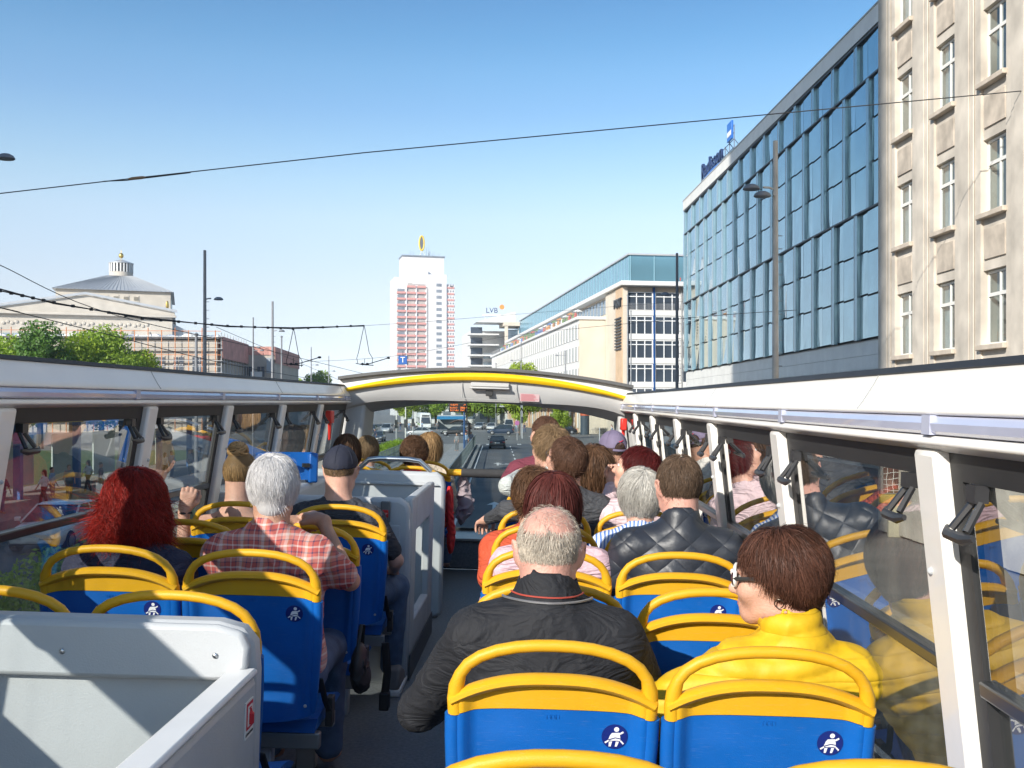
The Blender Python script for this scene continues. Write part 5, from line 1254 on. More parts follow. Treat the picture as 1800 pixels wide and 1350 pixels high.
MB().prism([(1.5, .35), (2.2, .35), (2.28, .42), (2.28, .60), (2.2, .66), (1.5, .66)], -.6475, -.6445, lambda u, v, w: (w, u, v)).build('panel_recess', M('recess_grey', (.3, .32, .33), .6, .05), sp)
st2 = MB().box(-.6476, -.6446, 2.335, 2.395, .755, .84).build('extinguisher_sticker', white_p, sp)
MB().box(-.6444, -.6436, 2.34, 2.39, .775, .836).build('sticker_red', M('sticker_red', (.55, .02, .03), .5, .05), st2)
MB().box(-.6434, -.6426, 2.347, 2.383, .782, .829).build('sticker_white', white_p, st2)
ext = MB().lathe([(.008, 0), (.009, .002), (.009, .024), (.004, .03), (.003, .036)], 10, (-.6424, 2.365, .786)).box(-.6424, -.6416, 2.355, 2.372, .822, .825); ext.build('sticker_symbol', M('sticker_red'), st2)
text('sticker_text', 'EXTINGUISHER', .0085, M('letter_black'), st2, T((-.6440, 2.365, .764)) @ RZ(R(90)) @ RX(R(90)), .0003)
# unseen panels added to shade the stair partition, with a slot for a sun patch
rb_ = MB()
def shade_strip(y0, y1, z0, z1): rb_.hexa([(wl(z0) + .012, y0, z0), (wl(z0) + .012, y1, z0), (wl(z0) + .03, y1, z0), (wl(z0) + .03, y0, z0)], [(wl(z1) + .012, y0, z1), (wl(z1) + .012, y1, z1), (wl(z1) + .03, y1, z1), (wl(z1) + .03, y0, z1)])
shade_strip(-.3, .95, .56, 1.13); shade_strip(.95, 1.22, .56, 1.03); shade_strip(1.22, 1.88, .56, 1.13); shade_strip(1.98, 3.10, .56, 1.045)
rb_.build('shade_panel', bgrey, bus)
for x in (-1.5, -1.1, -.74): MB().ell((x, 2.403, .93), (.007, .003, .007), 10, 5).build('screw', chrome, sp, smooth=True)
for z in (.2, .5, .8): MB().ell((-.6455, .8, z), (.003, .008, .008), 10, 5).build('screw', chrome, sp, smooth=True)
# ---- forward stairwell: back panel, cut-out side panel, front panel, chrome rail
p2 = [(-1.76, 0), (-.72, 0), (-.675, .0), (-.668, .06), (-.668, .92), (-.68, .975), (-.73, 1.005), (-1.76, 1.005)]
sp2 = MB().prism(p2, 5.52, 5.60, lambda u, v, w: (u, w, v)).build('stair_partition', bgrey, bus, bevel=.022)
MB().prism([(-.90, .03), (-.72, .03), (-.72, .86), (-.90, .86)], 5.512, 5.519, lambda u, v, w: (u, w, v)).build('door_panel', bgrey, sp2, bevel=.004)
sb2 = MB().box(-.825, -.775, 5.49, 5.519, .875, .99).build('stop_button', M('button_grey', (.14, .145, .15), .5, .05), sp2, bevel=.006)
MB().box(-.818, -.782, 5.482, 5.489, .905, .945).build('button_red', M('button_red', (.55, .02, .02), .35, .05), sb2, bevel=.003)
text('button_text', 'STOP', .011, white_p, sb2, T((-.80, 5.4815, .925)) @ RX(R(90)), .0003)
sd_ = MB()
for (a, b, c, d) in ((5.601, 5.80, 0, 1.0), (6.55, 6.78, 0, 1.0), (5.80, 6.55, 0, .30), (5.80, 6.55, .80, 1.0)): sd_.box(-.715, -.665, a, b, c, d)
sd_.build('stair_side', bgrey, sp2, bevel=.012)
MB().box(-.66, -.656, 5.6, 6.78, 0, .14).build('kick_plate', M('kick_dark', (.09, .1, .11), .6, .1), sp2)
sp3 = MB().prism([(-1.70, 0), (-.68, 0), (-.635, .03), (-.635, .94), (-.65, 1.0), (-.70, 1.03), (-1.70, 1.03)], 7.22, 7.30, lambda u, v, w: (u, w, v)).build('stair_partition', bgrey, bus, bevel=.025)
MB().prism([(-1.70, .955), (-.70, .955), (-.67, .935), (-1.70, .935)], 7.195, 7.217, lambda u, v, w: (u, w, v)).build('partition_ledge', bgrey, sp3, bevel=.006)
chrome = M('brushed_steel', (.55, .56, .57), .28, .06, 8, metal=1)
MB().tube([(-1.26, 7.25, 1.03), (-1.24, 7.25, 1.05), (-1.18, 7.24, 1.105), (-1.10, 7.24, 1.115), (-.90, 7.24, 1.115), (-.82, 7.24, 1.105), (-.76, 7.25, 1.05), (-.74, 7.25, 1.03)], .018, 10).build('grab_rail', chrome, sp3, smooth=True)
lg_ = MB().box(-1.79, -1.42, 5.61, 7.21, .72, .99).build('wall_ledge', bgrey, sp3, bevel=.03)
ha = MB().box(-1.70, -1.66, 8.42, 8.52, 1.28, 1.44)
for s_ in (-1, 1):
    x = (wl(1.36) + .05) if s_ < 0 else (wr_(1.36) - .05); y = 8.05 if s_ < 0 else 8.62
    hm_ = MB().box(x - .025, x + .025, y - .06, y + .06, 1.33, 1.43).build('hammer_holder', M('hammer_red', (.65, .03, .02), .4, .05), bus, bevel=.01)
    MB().tube([(x, y, 1.34), (x, y + .01, 1.20)], [.016, .010], 8).build('hammer_handle', M('hammer_red'), hm_, smooth=True)
# ================================================================== seats
def seat_proto():
    t = thing('bus_seat', None, 'seat', BUS)
    tilt = lambda z: -(z - .48) * .17
    hwid = lambda z: .200 + .022 * sm(.45, .85, z)
    zb = lambda u: .884 - .014 * u ** 4
    ztop = lambda u: .957 - .050 * abs(u) ** 2.6
    def yrear(u, z):
        rec = .020 * (1 - sm(.74, .90, abs(u))) * sm(.46, .56, z)
        lip = -.012 * sm(.90, .955, z) * 0
        return tilt(z) + rec + .035 * sm(.62, .45, z) * (1 - u * u) * 0 - .016 * (1 - u * u) * sm(.85, .5, z) + .012 * sm(.88, 1.0, abs(u))
    fr_ = lambda u, z: (u * hwid(z), yrear(u, z), z)
    bk_ = lambda u, z: (u * hwid(z) * .99, tilt(z) + .050 - .012 * u * u + .010 * sm(.5, .9, abs(u)), z)
    U = [-1, -.97, -.93, -.89, -.85, -.81, -.77, -.72, -.6, -.4, -.2, 0, .2, .4, .6, .72, .77, .81, .85, .89, .93, .97, 1]
    def lay(z0, z1): return lambda u, v: fr_(u, z0(u) + (z1(u) - z0(u)) * v), lambda u, v: bk_(u, z0(u) + (z1(u) - z0(u)) * v)
    f, b = lay(lambda u: .455 + .03 * abs(u) ** 3, zb); MB().slab(f, b, U, lin(0, 1, 12)).build('back_shell', blum, t, smooth=55)
    f, b = lay(lambda u: zb(u) + .0015, ztop); yp = MB().slab(f, b, U, lin(0, 1, 8)).build('back_top', yelm, t, smooth=55)
    rimp = [(u * hwid(.93) * .985, tilt(ztop(u)) + .018, ztop(u) - .004) for u in lin(-1, 1, 25)]
    MB().tube(rimp, .015, 10, flat=1.6, up=(0, 0, 1)).build('top_lip', yelm, yp, smooth=True)
    hp_ = [(.209, .875), (.211, .905), (.208, .935), (.200, .962), (.184, .984), (.158, 1.002), (.122, 1.016), (.080, 1.025), (.040, 1.029), (0, 1.030)]
    hp_ = [(-x, z) for x, z in hp_] + [(x, z) for x, z in reversed(hp_[:-1])]
    MB().tube([(x, tilt(z) + .016, z) for x, z in hp_], [.017] * 3 + [.0132] * (len(hp_) - 6) + [.017] * 3, 12).build('grab_handle', yelm, t, smooth=True)
    for s_ in (-1, 1): MB().tube([(s_ * hwid(z) * .965, tilt(z) + .018, z) for z in lin(.49, .873, 8)], [.012, .016, .018, .018, .0185, .0185, .0185, .0185], 10).build('side_bolster', blum, t, smooth=True)
    MB().grid(lambda u, v: (u, v, 0), [0, 1], [0, 1])
    c = MB().slab(lambda u, v: (u * .205, .05 + .40 * v, .455 - .012 * (1 - u * u) + .015 * math.sin(v * math.pi) - .03 * v ** 6), lambda u, v: (u * .195, .05 + .39 * v, .405), lin(-1, 1, 9), lin(0, 1, 9)).build('seat_cushion', blum, t, smooth=40)
    MB().box(-.21, .21, .06, .10, .345, .40).box(-.21, .21, .30, .34, .345, .40).build('seat_frame', M('frame_grey', (.26, .27, .28), .45, .08, metal=.6), t, bevel=.005)
    MB().box(-.04, .04, .09, .15, .0, .345).build('pedestal', M('pedestal_grey', (.40, .41, .42), .5, .06), t, bevel=.006)
    ag = Matrix.Rotation(-math.atan(.17), 4, 'X')
    stm = T((.137, yrear(.62, .828) - .0015, .828)) @ RX(math.atan(.17)) @ RX(R(90))
    sk = MB().lathe([(.001, 0), (.0285, 0), (.0285, .0008), (.001, .0012)], 28, (0, 0, 0), stm).build('sticker', M('sticker_navy', (.008, .02, .16), .4, .05), t)
    sy = MB(); q = lambda pts: sy.add([stm @ Vector((x, y, .0016)) for x, y in pts], [tuple(range(len(pts)))])
    q([(.0035 + .0055 * math.cos(a), .0175 + .0055 * math.sin(a)) for a in lin(0, 2 * math.pi, 17)[:-1]])
    q([(-.006, .009), (.010, .010), (.0125, -.003), (.001, -.001), (-.0135, -.006), (-.010, .004)]); q([(-.0125, -.0085), (.0015, -.0035), (.0125, -.0055), (.0125, -.0095), (.006, -.0085), (-.006, -.009)])
    q([(-.012, -.0115), (-.005, -.0105), (-.008, -.0225), (-.0125, -.0225)]); q([(.0095, -.011), (.003, -.0105), (.001, -.0225), (.0055, -.0225)])
    q([(-.022, -.0125), (-.0195, -.0155), (-.012, -.010), (-.0135, -.007)]); q([(.0205, -.0145), (.0185, -.0175), (.012, -.0105), (.0135, -.0075)])
    q([(.009, .008), (.0175, .0135), (.0195, .010), (.0125, .0055)])
    sy.build('belt_symbol', M('symbol_white', (.8, .8, .8), .5, .02), sk)
    em_ = MB()
    for k in range(3): em_.tube([(-.012 + k * .010, yrear(0, .868) - .001, .864), (-.012 + k * .010, yrear(0, .868) - .0012, .873), (-.005 + k * .010, yrear(0, .868) - .0012, .873), (-.005 + k * .010, yrear(0, .868) - .001, .865)], .0009, 4)
    em_.build('moulded_mark', blum, t)
    for sx in (-1, 1): MB().ell((sx * .175, yrear(.85, .52) - .004, .515), (.006, .003, .006), 8, 4).build('screw', grey_m, t, smooth=True)
    bl = MB().tube([(.215, .02, .60), (.222, .09, .50), (.226, .16, .44), (.222, .20, .40)], .012, 6, flat=.3, up=(1, 0, 0)).box(.212, .236, .14, .19, .40, .50).build('seat_belt', gask, t, bevel=.004)
    return t
seat0 = seat_proto()
seats_r = [1.57 + .69 * k for k in range(11)]; seats_l = [2.68, 3.41, 4.14, 4.87, 7.72, 8.42]
SX = {'ra': .052, 'rb': .52, 'la': -1.385, 'lb': -.917}
side_txt = {'ra': 'aisle seat right of the gangway', 'rb': 'window seat on the right', 'la': 'window seat on the left', 'lb': 'aisle seat left of the gangway'}
ord_ = ['first', 'second', 'third', 'fourth', 'fifth', 'sixth', 'seventh', 'eighth', 'ninth', 'tenth', 'eleventh']
used = False
labels = {('ra', 0): 'bus seat nearest the camera in the middle, only its yellow handle showing', ('rb', 0): 'bus seat cut off at the bottom right corner, only its yellow handle showing',
          ('ra', 1): 'blue and yellow bus seat directly behind the bald man in the black jacket', ('rb', 1): 'blue and yellow bus seat behind the woman in the yellow jacket',
          ('ra', 2): 'bus seat hidden behind the bald man, blue panel right of his collar', ('rb', 2): 'bus seat in front of the woman in the yellow jacket', ('rb', 3): 'bus seat behind the man in the quilted jacket', ('rb', 4): 'bus seat behind the grey-haired woman in the striped shirt',
          ('la', 0): 'bus seat in the lower left corner behind the grey stair partition', ('lb', 0): 'bus seat beside the gangway just beyond the near grey partition', ('la', 1): 'bus seat behind the red-haired woman', ('lb', 1): 'bus seat behind the man in the plaid shirt, belt sticker in full view',
          ('la', 2): 'empty bus seat ahead of the red-haired woman', ('lb', 2): 'bus seat gripped by the man in the plaid shirt', ('la', 3): 'bus seat behind the woman with the blonde bun', ('lb', 3): 'bus seat behind the man in the dark cap',
          ('la', 4): 'bus seat at the front left by the window, behind the grey partition', ('lb', 4): 'bus seat behind the woman in red at the front left', ('la', 5): 'front row bus seat by the left window', ('lb', 5): 'front row bus seat at the gangway end of the black aisle bar'}
for key, rows in (('ra', seats_r), ('rb', seats_r), ('la', seats_l), ('lb', seats_l)):
    for i, y in enumerate(rows):
        if not used: t = seat0; used = True
        else: t = copy_tree(seat0)
        t.matrix_basis = BUS @ T((SX[key], y, 0))
        t['group'] = 'blue and yellow passenger seats'
        t['label'] = labels.get((key, i), 'blue and yellow %s, %s row counted from the camera' % (side_txt[key].replace('seat', 'bus seat'), ord_[i]))
fs_ = thing('folded_seat', 'bright blue folded seat shell leaning on the left wall ledge', 'folded seat', BUS @ T((-1.56, 6.45, .99)) @ RZ(R(28)))
b_ = MB().slab(lambda u, v: (.17 * u, .05 * v - .02 * u * u, .02 + .17 * v + .02 * math.sin(v * 3)), lambda u, v: (.17 * u, .05 * v + .05, .02 + .17 * v), lin(-1, 1, 9), lin(0, 1, 7)).build('shell', blum, fs_, smooth=40, bevel=0)
for x in (-.11, .02, .11): MB().box(x - .022, x + .022, -.03, .0, .10, .125).build('slot', gask, fs_)
MB().box(-.19, -.13, -.02, .08, .0, .19).box(.13, .19, -.02, .08, .0, .19).build('side_arm', blum, fs_, bevel=.012); MB().cyl((-.25, .0, .13), (-.18, .0, .13), .018, n=8).build('hinge_pin', chrome, fs_)
# ================================================================== passengers
G = 'passengers on the open upper deck'
H = {}
E0 = ((0, -.010, .022), (.080, .102, .098))
def short(n=5000, L=.05, w=.0016, thr=None, lift=.008, noise=.35, up=.008, comb=(0, 0, 0), base=True):
    E = ((0, -.010, .022), (.078 + up, .099 + up, .095 + up))
    return dict(base=[((0, -.016, .026), (.0785 + up * .8, .097 + up * .8, .0935 + up * .8))] if base else None, cut=[((0, .095, -.05), (.085, .075, .115)), ((.085, .03, -.05), (.03, .045, .075)), ((-.085, .03, -.05), (.03, .045, .075)), ((0, -.04, -.12), (.12, .12, .07))],
                strands=[dict(E=E, n=int(n * 1.6), L=L, wdt=w * .68, thr=thr or thr_std(), lift=lift, noise=noise, comb=comb)])
# 1 bald man, black jacket
h_white = hair_mat('hair_white_short', (.52, .46, .38), .45)
def bald_thr(x, y, z): return np.where(z > .62 - .75 * np.clip(-y, -.3, 1) * .35, -1, 1) * (thr_std(.2, -.72, -.25)(x, y, z)) * np.where(z > .62, 1, 1)
def ring(x, y, z):
    dt = -.40 * y + .917 * z; top = .60 + .16 * np.sin(x * 517 + y * 331 + z * 211) - dt - .22 * np.abs(x)
    return np.minimum(top, np.where((y > -.35) & (y < .35) & (z < .1), -1, thr_std(.15, -.74, -.1)(x, y, z) * 2))
spec = dict(base=None, strands=[dict(E=((0, -.009, .021), (.0785, .099, .0945)), n=14400, L=.022, wdt=0.0005, thr=ring, lift=.0045, noise=.30), dict(E=((0, -.009, .021), (.0785, .099, .0945)), n=800, L=.022, wdt=0.0003, thr=lambda x, y, z: z - .45, lift=.006, noise=.5)])
r, m = person('balding older man with a white hair fringe and a black jacket', G, (.045, 2.50), (.040, 2.60, 1.170), skinC, M('jacket_black', (.011, .012, .016), .8, .15, 15, .15, 200, fold=.4), spec, h_white, yaw=-4, pitch=-6, sw=.185, girth=1.17, vox=.0055, neck='high', seed=3, amp=.0035, nlen=.150, armL=((-.29, 2.72, .72), (-.22, 3.0, .66), (.5, .8, 0), (0, 0, 1), .5), armR=((.34, 2.74, .72), (.25, 2.98, .66), (-.5, .8, 0), (0, 0, 1), .5))
glasses(r, m, blackpl)
Nz = Vector((-.005, .10, 1.170)) + Vector((0, -.045, -.150))
jv = [v.co for v in [c for c in r.children if c.name.startswith('jacket')][0].data.vertices if abs(v.co.z - Nz.z) < .09]
def collar_ring(dz, off):
    out = []
    for a in lin(-1.5, 1.5, 25):
        rad = [math.hypot(v.x - Nz.x, v.y - Nz.y) for v in jv if abs(v.z - Nz.z - dz) < .007 and abs(math.atan2(v.x - Nz.x, -(v.y - Nz.y)) - a) < .12 and math.hypot(v.x - Nz.x, v.y - Nz.y) < .112]
        if rad: q_ = max(rad) + off; out.append(Nz + Vector((q_ * math.sin(a), -q_ * math.cos(a), dz)))
    return out
for dz, rr, nm, mm in ((.046, .0032, 'collar_zip', M('zip_grey', (.30, .30, .31), .4, .1, metal=.6)), (.058, .0022, 'collar_piping', M('piping_red', (.40, .06, .04), .6, .1))):
    pts = collar_ring(dz, .0008)
    if len(pts) > 6:
        pts = [pts[0]] + [(pts[k - 1] + pts[k] * 2 + pts[k + 1]) / 4 for k in range(1, len(pts) - 1)] + [pts[-1]]
        MB().tube(pts, rr, 6).build(nm, mm, r, smooth=True)
# 2 woman in yellow down jacket
h_brown = hair_mat('hair_dark_brown', (.075, .033, .022), .85, .38)
def side_thr(x, y, z): return np.minimum(np.where((x < 0) & (y > -.15) & (y < .5), .22, -.12) * 0 + thr_std(.50, -.55, .10)(x, y, z), 1)
Eb = ((0, -.018, .022), (.088, .106, .106))
spec = dict(base=[((0, -.024, .026), (.082, .097, .098)), ((0, -.05, -.02), (0, -.055, -.045), .072, .06)], cut=[((0, .1, -.055), (.085, .07, .12)), ((.09, .05, -.06), (.035, .055, .07)), ((-.09, .05, -.06), (.035, .055, .07)), ((0, -.02, -.15), (.13, .13, .07))],
            strands=[dict(E=Eb, n=17000, L=.085, wdt=0.0009, thr=side_thr, lift=.012, noise=.24, crown=(.1, .1, .98), comb=(.15, -.15, 0), hang=.985), dict(E=((0, -.02, .02), (.088, .105, .10)), n=3520, L=.055, wdt=0.0010, thr=lambda x, y, z: np.minimum(z + .78, np.where(y < .1, -.2 - z, -1)), lift=.004, noise=.12, hang=.985)])
yj = quilt_mat('jacket_yellow_down', (.66, .40, .008), 'rows', .62)
r, m = person('woman with short dark brown hair, yellow down jacket and white sunglasses', G, (.52, 2.50), (.630, 2.62, 1.120), skinA, yj, spec, h_brown, yaw=70, pitch=-4, roll=-6, sw=.150, female=True, girth=1.06, vox=.0055, neck='high', quilt='rows', seed=5, amp=.003, face=True,
              armL=((.235, 2.56, .74), (.30, 2.86, .66), (.5, .8, 0), (0, 0, 1), .5), armR=((.745, 2.66, .73), (.68, 2.92, .66), (-.5, .8, 0), (0, 0, 1), .5))
glasses(r, m, M('frame_white', (.75, .73, .70), .35, .04), M('lens_plum', (.10, .03, .05), .08, .05), M('temple_black', (.03, .03, .03), .4, .05), .005)
er = MB().tube([(-.079 + .0, -.008 + .011 * math.cos(a), -.048 + .011 * math.sin(a)) for a in lin(0, 6.28, 15)[:-1]], .0016, 6, closed=True); on_head(er, m).build('earring', M('earring_dark', (.12, .1, .08), .3, .05, metal=1), r, smooth=True)
# 3 quilted jacket man
h_gb = hair_mat('hair_grey_brown', (.125, .082, .055), .6)
spec = short(6500, .042, .0013, thr_std(.55, -.70, -.25), .006, .25, .005); spec['strands'][0]['thr'] = lambda x, y, z: np.minimum(thr_std(.55, -.70, -.25)(x, y, z), np.hypot(x / .5, (y - .15) / .5) - .35 + (np.sin(x * 91 + y * 73) * .45))
spec['base'] = [((0, -.022, .014), (.080, .094, .088))]
r, m = person('man with thinning brown hair in a dark quilted jacket beside the right window', G, (.53, 3.93), (.560, 4.00, 1.235), skinC, quilt_mat('jacket_quilted', (.022, .026, .036), 'diamond', .45), spec, h_gb, yaw=12, pitch=-3, sw=.195, girth=1.18, vox=.0062, neck='high', quilt='diamond', amp=.003, seed=7)
# 4 grey-haired woman in striped shirt
h_grey = hair_mat('hair_grey_bob', (.46, .44, .40), .5)
spec = dict(base=[((0, -.022, .016), (.088, .100, .106))], cut=[((0, .1, -.055), (.085, .075, .12)), ((0, -.02, -.16), (.13, .13, .07))], strands=[dict(E=((0, -.018, .012), (.094, .110, .114)), n=10400, L=.11, wdt=0.0012, thr=thr_std(.5, -.72, -.5), lift=.008, noise=.18)])
stripe = band_mat('shirt_blue_stripe', [(0, 62, [(0, (.62, .66, .74)), (.55, (.10, .20, .50))])], .8, .2)
r, m = person('grey-haired woman in a blue and white striped shirt left of the quilted jacket', G, (.45, 4.60), (.475, 4.66, 1.140), skinA, stripe, spec, h_grey, yaw=14, sw=.165, female=True, vox=.007, neck='collar', seed=8)
# 5 pink shirt woman with red-brown hair (in front of the bald man)
h_rb = hair_mat('hair_red_brown', (.085, .022, .018), .6)
longb = lambda n, L=.20: dict(base=[((0, -.022, .016), (.088, .100, .104)), ((0, -.045, -.03), (0, -.06, -.14), .078, .05)], cut=[((0, .1, -.055), (.085, .075, .12))], strands=[dict(E=((0, -.022, .006), (.096, .112, .122)), n=n, L=L, wdt=.0018, thr=thr_std(.5, -.7, -.45), lift=.008, noise=.14, hang=.80)])
r, m = person('woman with dark red-brown hair in a pale pink shirt ahead of the bald man', G, (.05, 3.90), (.075, 4.02, 1.150), skinA, M('shirt_pink', (.62, .42, .46), .8, .08, 12, .2, 40, fold=.6), longb(6500, .17), h_rb, yaw=-5, pitch=-6, sw=.18, female=True, vox=.0065, seed=9)
# 6 brown hair, orange red top
h_mb = hair_mat('hair_mid_brown', (.11, .058, .032), .75)
spec = short(7000, .085, .0017, thr_std(.4, -.75, -.5), .014, .5, .014)
r, m = person('passenger with tousled brown hair and an orange-red sleeve at the aisle', G, (.07, 4.60), (-.005, 4.70, 1.115), skinB, M('shirt_orange_red', (.48, .07, .025), .8, .12, 12, .2, 40, fold=.6), spec, h_mb, yaw=6, sw=.18, vox=.007, sleeve='long', seed=10, armL=((-.19, 4.58, .76), (-.16, 4.85, .68), (.4, .8, 0), (0, 0, 1), .5))
# 7 man with glasses looking up, dark jacket
h_br = hair_mat('hair_brown_short', (.10, .052, .033), .6)
r, m = person('man with rimless glasses in a dark jacket, head tilted back to look up left', G, (.10, 5.28), (.160, 5.36, 1.245), skinA, M('jacket_dark_grey', (.05, .052, .058), .75, .15, 14, .25, 60, fold=.6), short(6500, .05, .0016, thr_std(.72, -.75, -.3), .008, .35, .009), h_br, yaw=42, pitch=20, roll=-6, sw=.185, vox=.007, seed=11, face=True, armL=((-.14, 5.40, .97), (-.25, 5.60, .90), (-.3, .8, -.3), (0, 0, 1), .5))
glasses(r, m, M('wire_frame', (.2, .2, .2), .3, .05, metal=1), None, None, .0014)
# 8 long brown hair woman next to him
r, m = person('woman with long brown hair leaning against the man with glasses', G, (.40, 5.98), (.345, 6.05, 1.180), skinA, M('top_charcoal', (.05, .05, .055), .85, .1, 10, fold=.6), longb(5500, .26), h_mb, yaw=10, pitch=4, roll=-10, sw=.16, female=True, vox=.008, seed=12, armR=((.62, 5.85, .98), (.50, 5.98, 1.10), (-.4, .2, .8), (0, -1, .2), .7))
# 9 pale red-haired woman facing left by the window
h_red = hair_mat('hair_red_dark', (.10, .012, .012), .6)
r, m = person('pale woman with dark red hair resting her chin, by the right window', G, (.56, 5.28), (.530, 5.36, 1.215), skinA, M('top_pink_pale', (.66, .50, .52), .85, .08, fold=.6), dict(base=[((0, -.026, .022), (.084, .094, .098))], cut=[((0, .085, -.05), (.09, .085, .12))], strands=[dict(E=((0, -.02, .016), (.083, .102, .102)), n=8000, L=.12, wdt=0.0011, thr=thr_std(.55, -.7, -.3), lift=.010, noise=.3)]), h_red, yaw=78, pitch=8, sw=.16, female=True, vox=.0075, seed=13, face=True, armL=((.40, 5.5, 1.0), (.42, 5.62, 1.10), (.2, .1, .9), (0, 1, .2), .9))
# 10 cap man on the right
capm = M('cap_mauve', (.17, .14, .22), .8, .1, 30, .15, 300); caps = M('cap_navy', (.016, .019, .036), .8, .12, 30, .2, 300)
h_st = hair_mat('hair_stubble', (.10, .06, .045), .5)
ew = short(3500, .018, .0012, lambda x, y, z: np.minimum(thr_std(.3, -.74, -.3)(x, y, z), .25 - z), .003, .3, .002, base=False)
r, m = person('man in a faded mauve baseball cap and sunglasses at the front right, pale shirt', G, (.52, 6.72), (.505, 6.78, 1.245), skinB, M('shirt_cream', (.62, .60, .55), .85, .06, 12, fold=.6), ew, h_st, yaw=24, sw=.185, vox=.007, neck='collar', seed=14, face=True)
cp = cap(r, m, capm, True, True); glasses(r, m, blackpl, M('lens_dark', (.02, .02, .02), .08, .05))
lg2 = MB().tube([(-.018, -.106, .063), (-.006, -.110, .058), (.010, -.110, .064), (.022, -.106, .070)], [.001, .004, .004, .001], 6); on_head(lg2, m).build('cap_emblem', M('emblem_red', (.5, .02, .06), .5, .05), cp, smooth=True)
# 11-12 front right aisle
h_bl = hair_mat('hair_light_brown', (.22, .145, .08), .75)
r, m = person('passenger with light brown hair and a pale grey jacket, arm out in the aisle', G, (.06, 5.98), (.085, 6.10, 1.275), skinA, M('jacket_pale_grey', (.48, .51, .49), .8, .1, 12, fold=.6), short(6000, .085, .0018, thr_std(.45, -.7, -.45), .016, .5, .012), h_bl, yaw=48, pitch=2, sw=.175, vox=.0075, seed=15, armL=((-.16, 6.02, 1.05), (-.10, 6.30, 1.10), (.3, .8, .2), (-.6, 0, .7), .8))
r, m = person('man with cropped dark brown hair in maroon at the front right', G, (.06, 6.68), (.055, 6.80, 1.330), skinA, M('top_maroon', (.16, .03, .05), .85, .1, 12, fold=.6), short(5000, .03, .0015, thr_std(.35, -.3, .1), .006, .35, .007), h_br, yaw=30, pitch=4, sw=.19, vox=.008, seed=16, armL=((-.17, 6.7, 1.03), (-.10, 7.0, 1.05), (.3, .8, .2), (-.6, 0, .7), .8))
# 13 red curly hair woman
h_rc = hair_mat('hair_red_curly', (.30, .020, .014), .75, .36)
def cthr(x, y, z): return np.minimum(z + .80, np.where(y > .45, z - .35, 1))
Ec = ((0, -.014, .012), (.100, .114, .116))
spec = dict(base=[((0, -.018, .012), (.092, .104, .108)), ((-.062, -.025, -.075), (.055, .072, .075)), ((.062, -.025, -.075), (.055, .072, .075)), ((0, -.070, -.075), (.085, .050, .080))], cut=[((0, .125, -.05), (.09, .08, .13))],
            strands=[dict(E=Ec, n=11500, L=.165, wdt=.0009, thr=cthr, lift=.012, noise=.34, curl=.0075, wcurl=15, segs=12, grav=1.0, hang=.68, crown=(.1, -.1, .98)),
                     dict(E=((0, -.022, -.055), (.122, .118, .098)), n=7500, L=.10, wdt=.0008, thr=lambda x, y, z: np.where((z < .45) & (z > -.75) & (y < .45), 1, -1), lift=.008, noise=.4, curl=.008, wcurl=13, segs=9, hang=.70)], fly=0)
r, m = person('woman with bushy red curly hair in a navy top by the left window', G, (-1.40, 3.68), (-1.475, 3.78, 1.135), skinA, M('top_navy', (.022, .025, .055), .8, .1, 14, .2, 60, fold=.6), spec, h_rc, yaw=14, sw=.175, female=True, girth=1.1, vox=.006, seed=17, amp=.005)
# 14 plaid man
h_w = hair_mat('hair_silver', (.60, .585, .58), .40)
plaid = band_mat('shirt_plaid', [(0, 13, [(0, (0.442, 0.086, 0.072)), (.20, (0.595, 0.446, 0.403)), (.26, (0.425, 0.072, 0.065)), (.42, (0.085, 0.050, 0.094)), (.48, (0.527, 0.216, 0.173)), (.60, (0.595, 0.461, 0.418)), (.74, (0.468, 0.202, 0.101)), (.80, (0.510, 0.144, 0.122)), (.93, (0.068, 0.050, 0.101))]),
                                     (2, 13, [(0, (0.476, 0.101, 0.086)), (.18, (0.646, 0.504, 0.461)), (.27, (0.468, 0.101, 0.079)), (.45, (0.068, 0.043, 0.086)), (.50, (0.561, 0.245, 0.202)), (.66, (0.629, 0.490, 0.446)), (.78, (0.510, 0.144, 0.115)), (.92, (0.085, 0.050, 0.094))])], .85, .5)
spec = dict(base=[((0, -.020, .024), (.085, .101, .101)), ((0, -.055, -.02), (0, -.058, -.065), .066, .052)], cut=[((0, .1, -.05), (.085, .075, .12)), ((.088, .03, -.055), (.03, .05, .07)), ((-.088, .03, -.055), (.03, .05, .07)), ((0, -.01, -.145), (.13, .13, .05))],
            strands=[dict(E=((0, -.016, .022), (.089, .108, .106)), n=20000, L=.065, wdt=0.0007, thr=thr_std(.5, -.80, -.3), lift=.008, noise=.24, comb=(.12, -.1, 0))])
r, m = person('white-haired man in a red plaid shirt gripping the seat ahead', G, (-.93, 3.70), (-.975, 3.82, 1.195), skinB, plaid, spec, h_w, yaw=8, pitch=-4, sw=.185, girth=1.1, vox=.0055, seed=19, amp=.006,
              armL=((-1.15, 3.95, .84), (-.985, 4.06, 1.03), (.45, .8, .1), (0, -.1, 1), .85), armR=((-.700, 3.93, .84), (-.835, 4.06, 1.045), (-.75, .55, .15), (.2, -.3, 1), .8), sleeve='short')
glasses(r, m, blackpl)
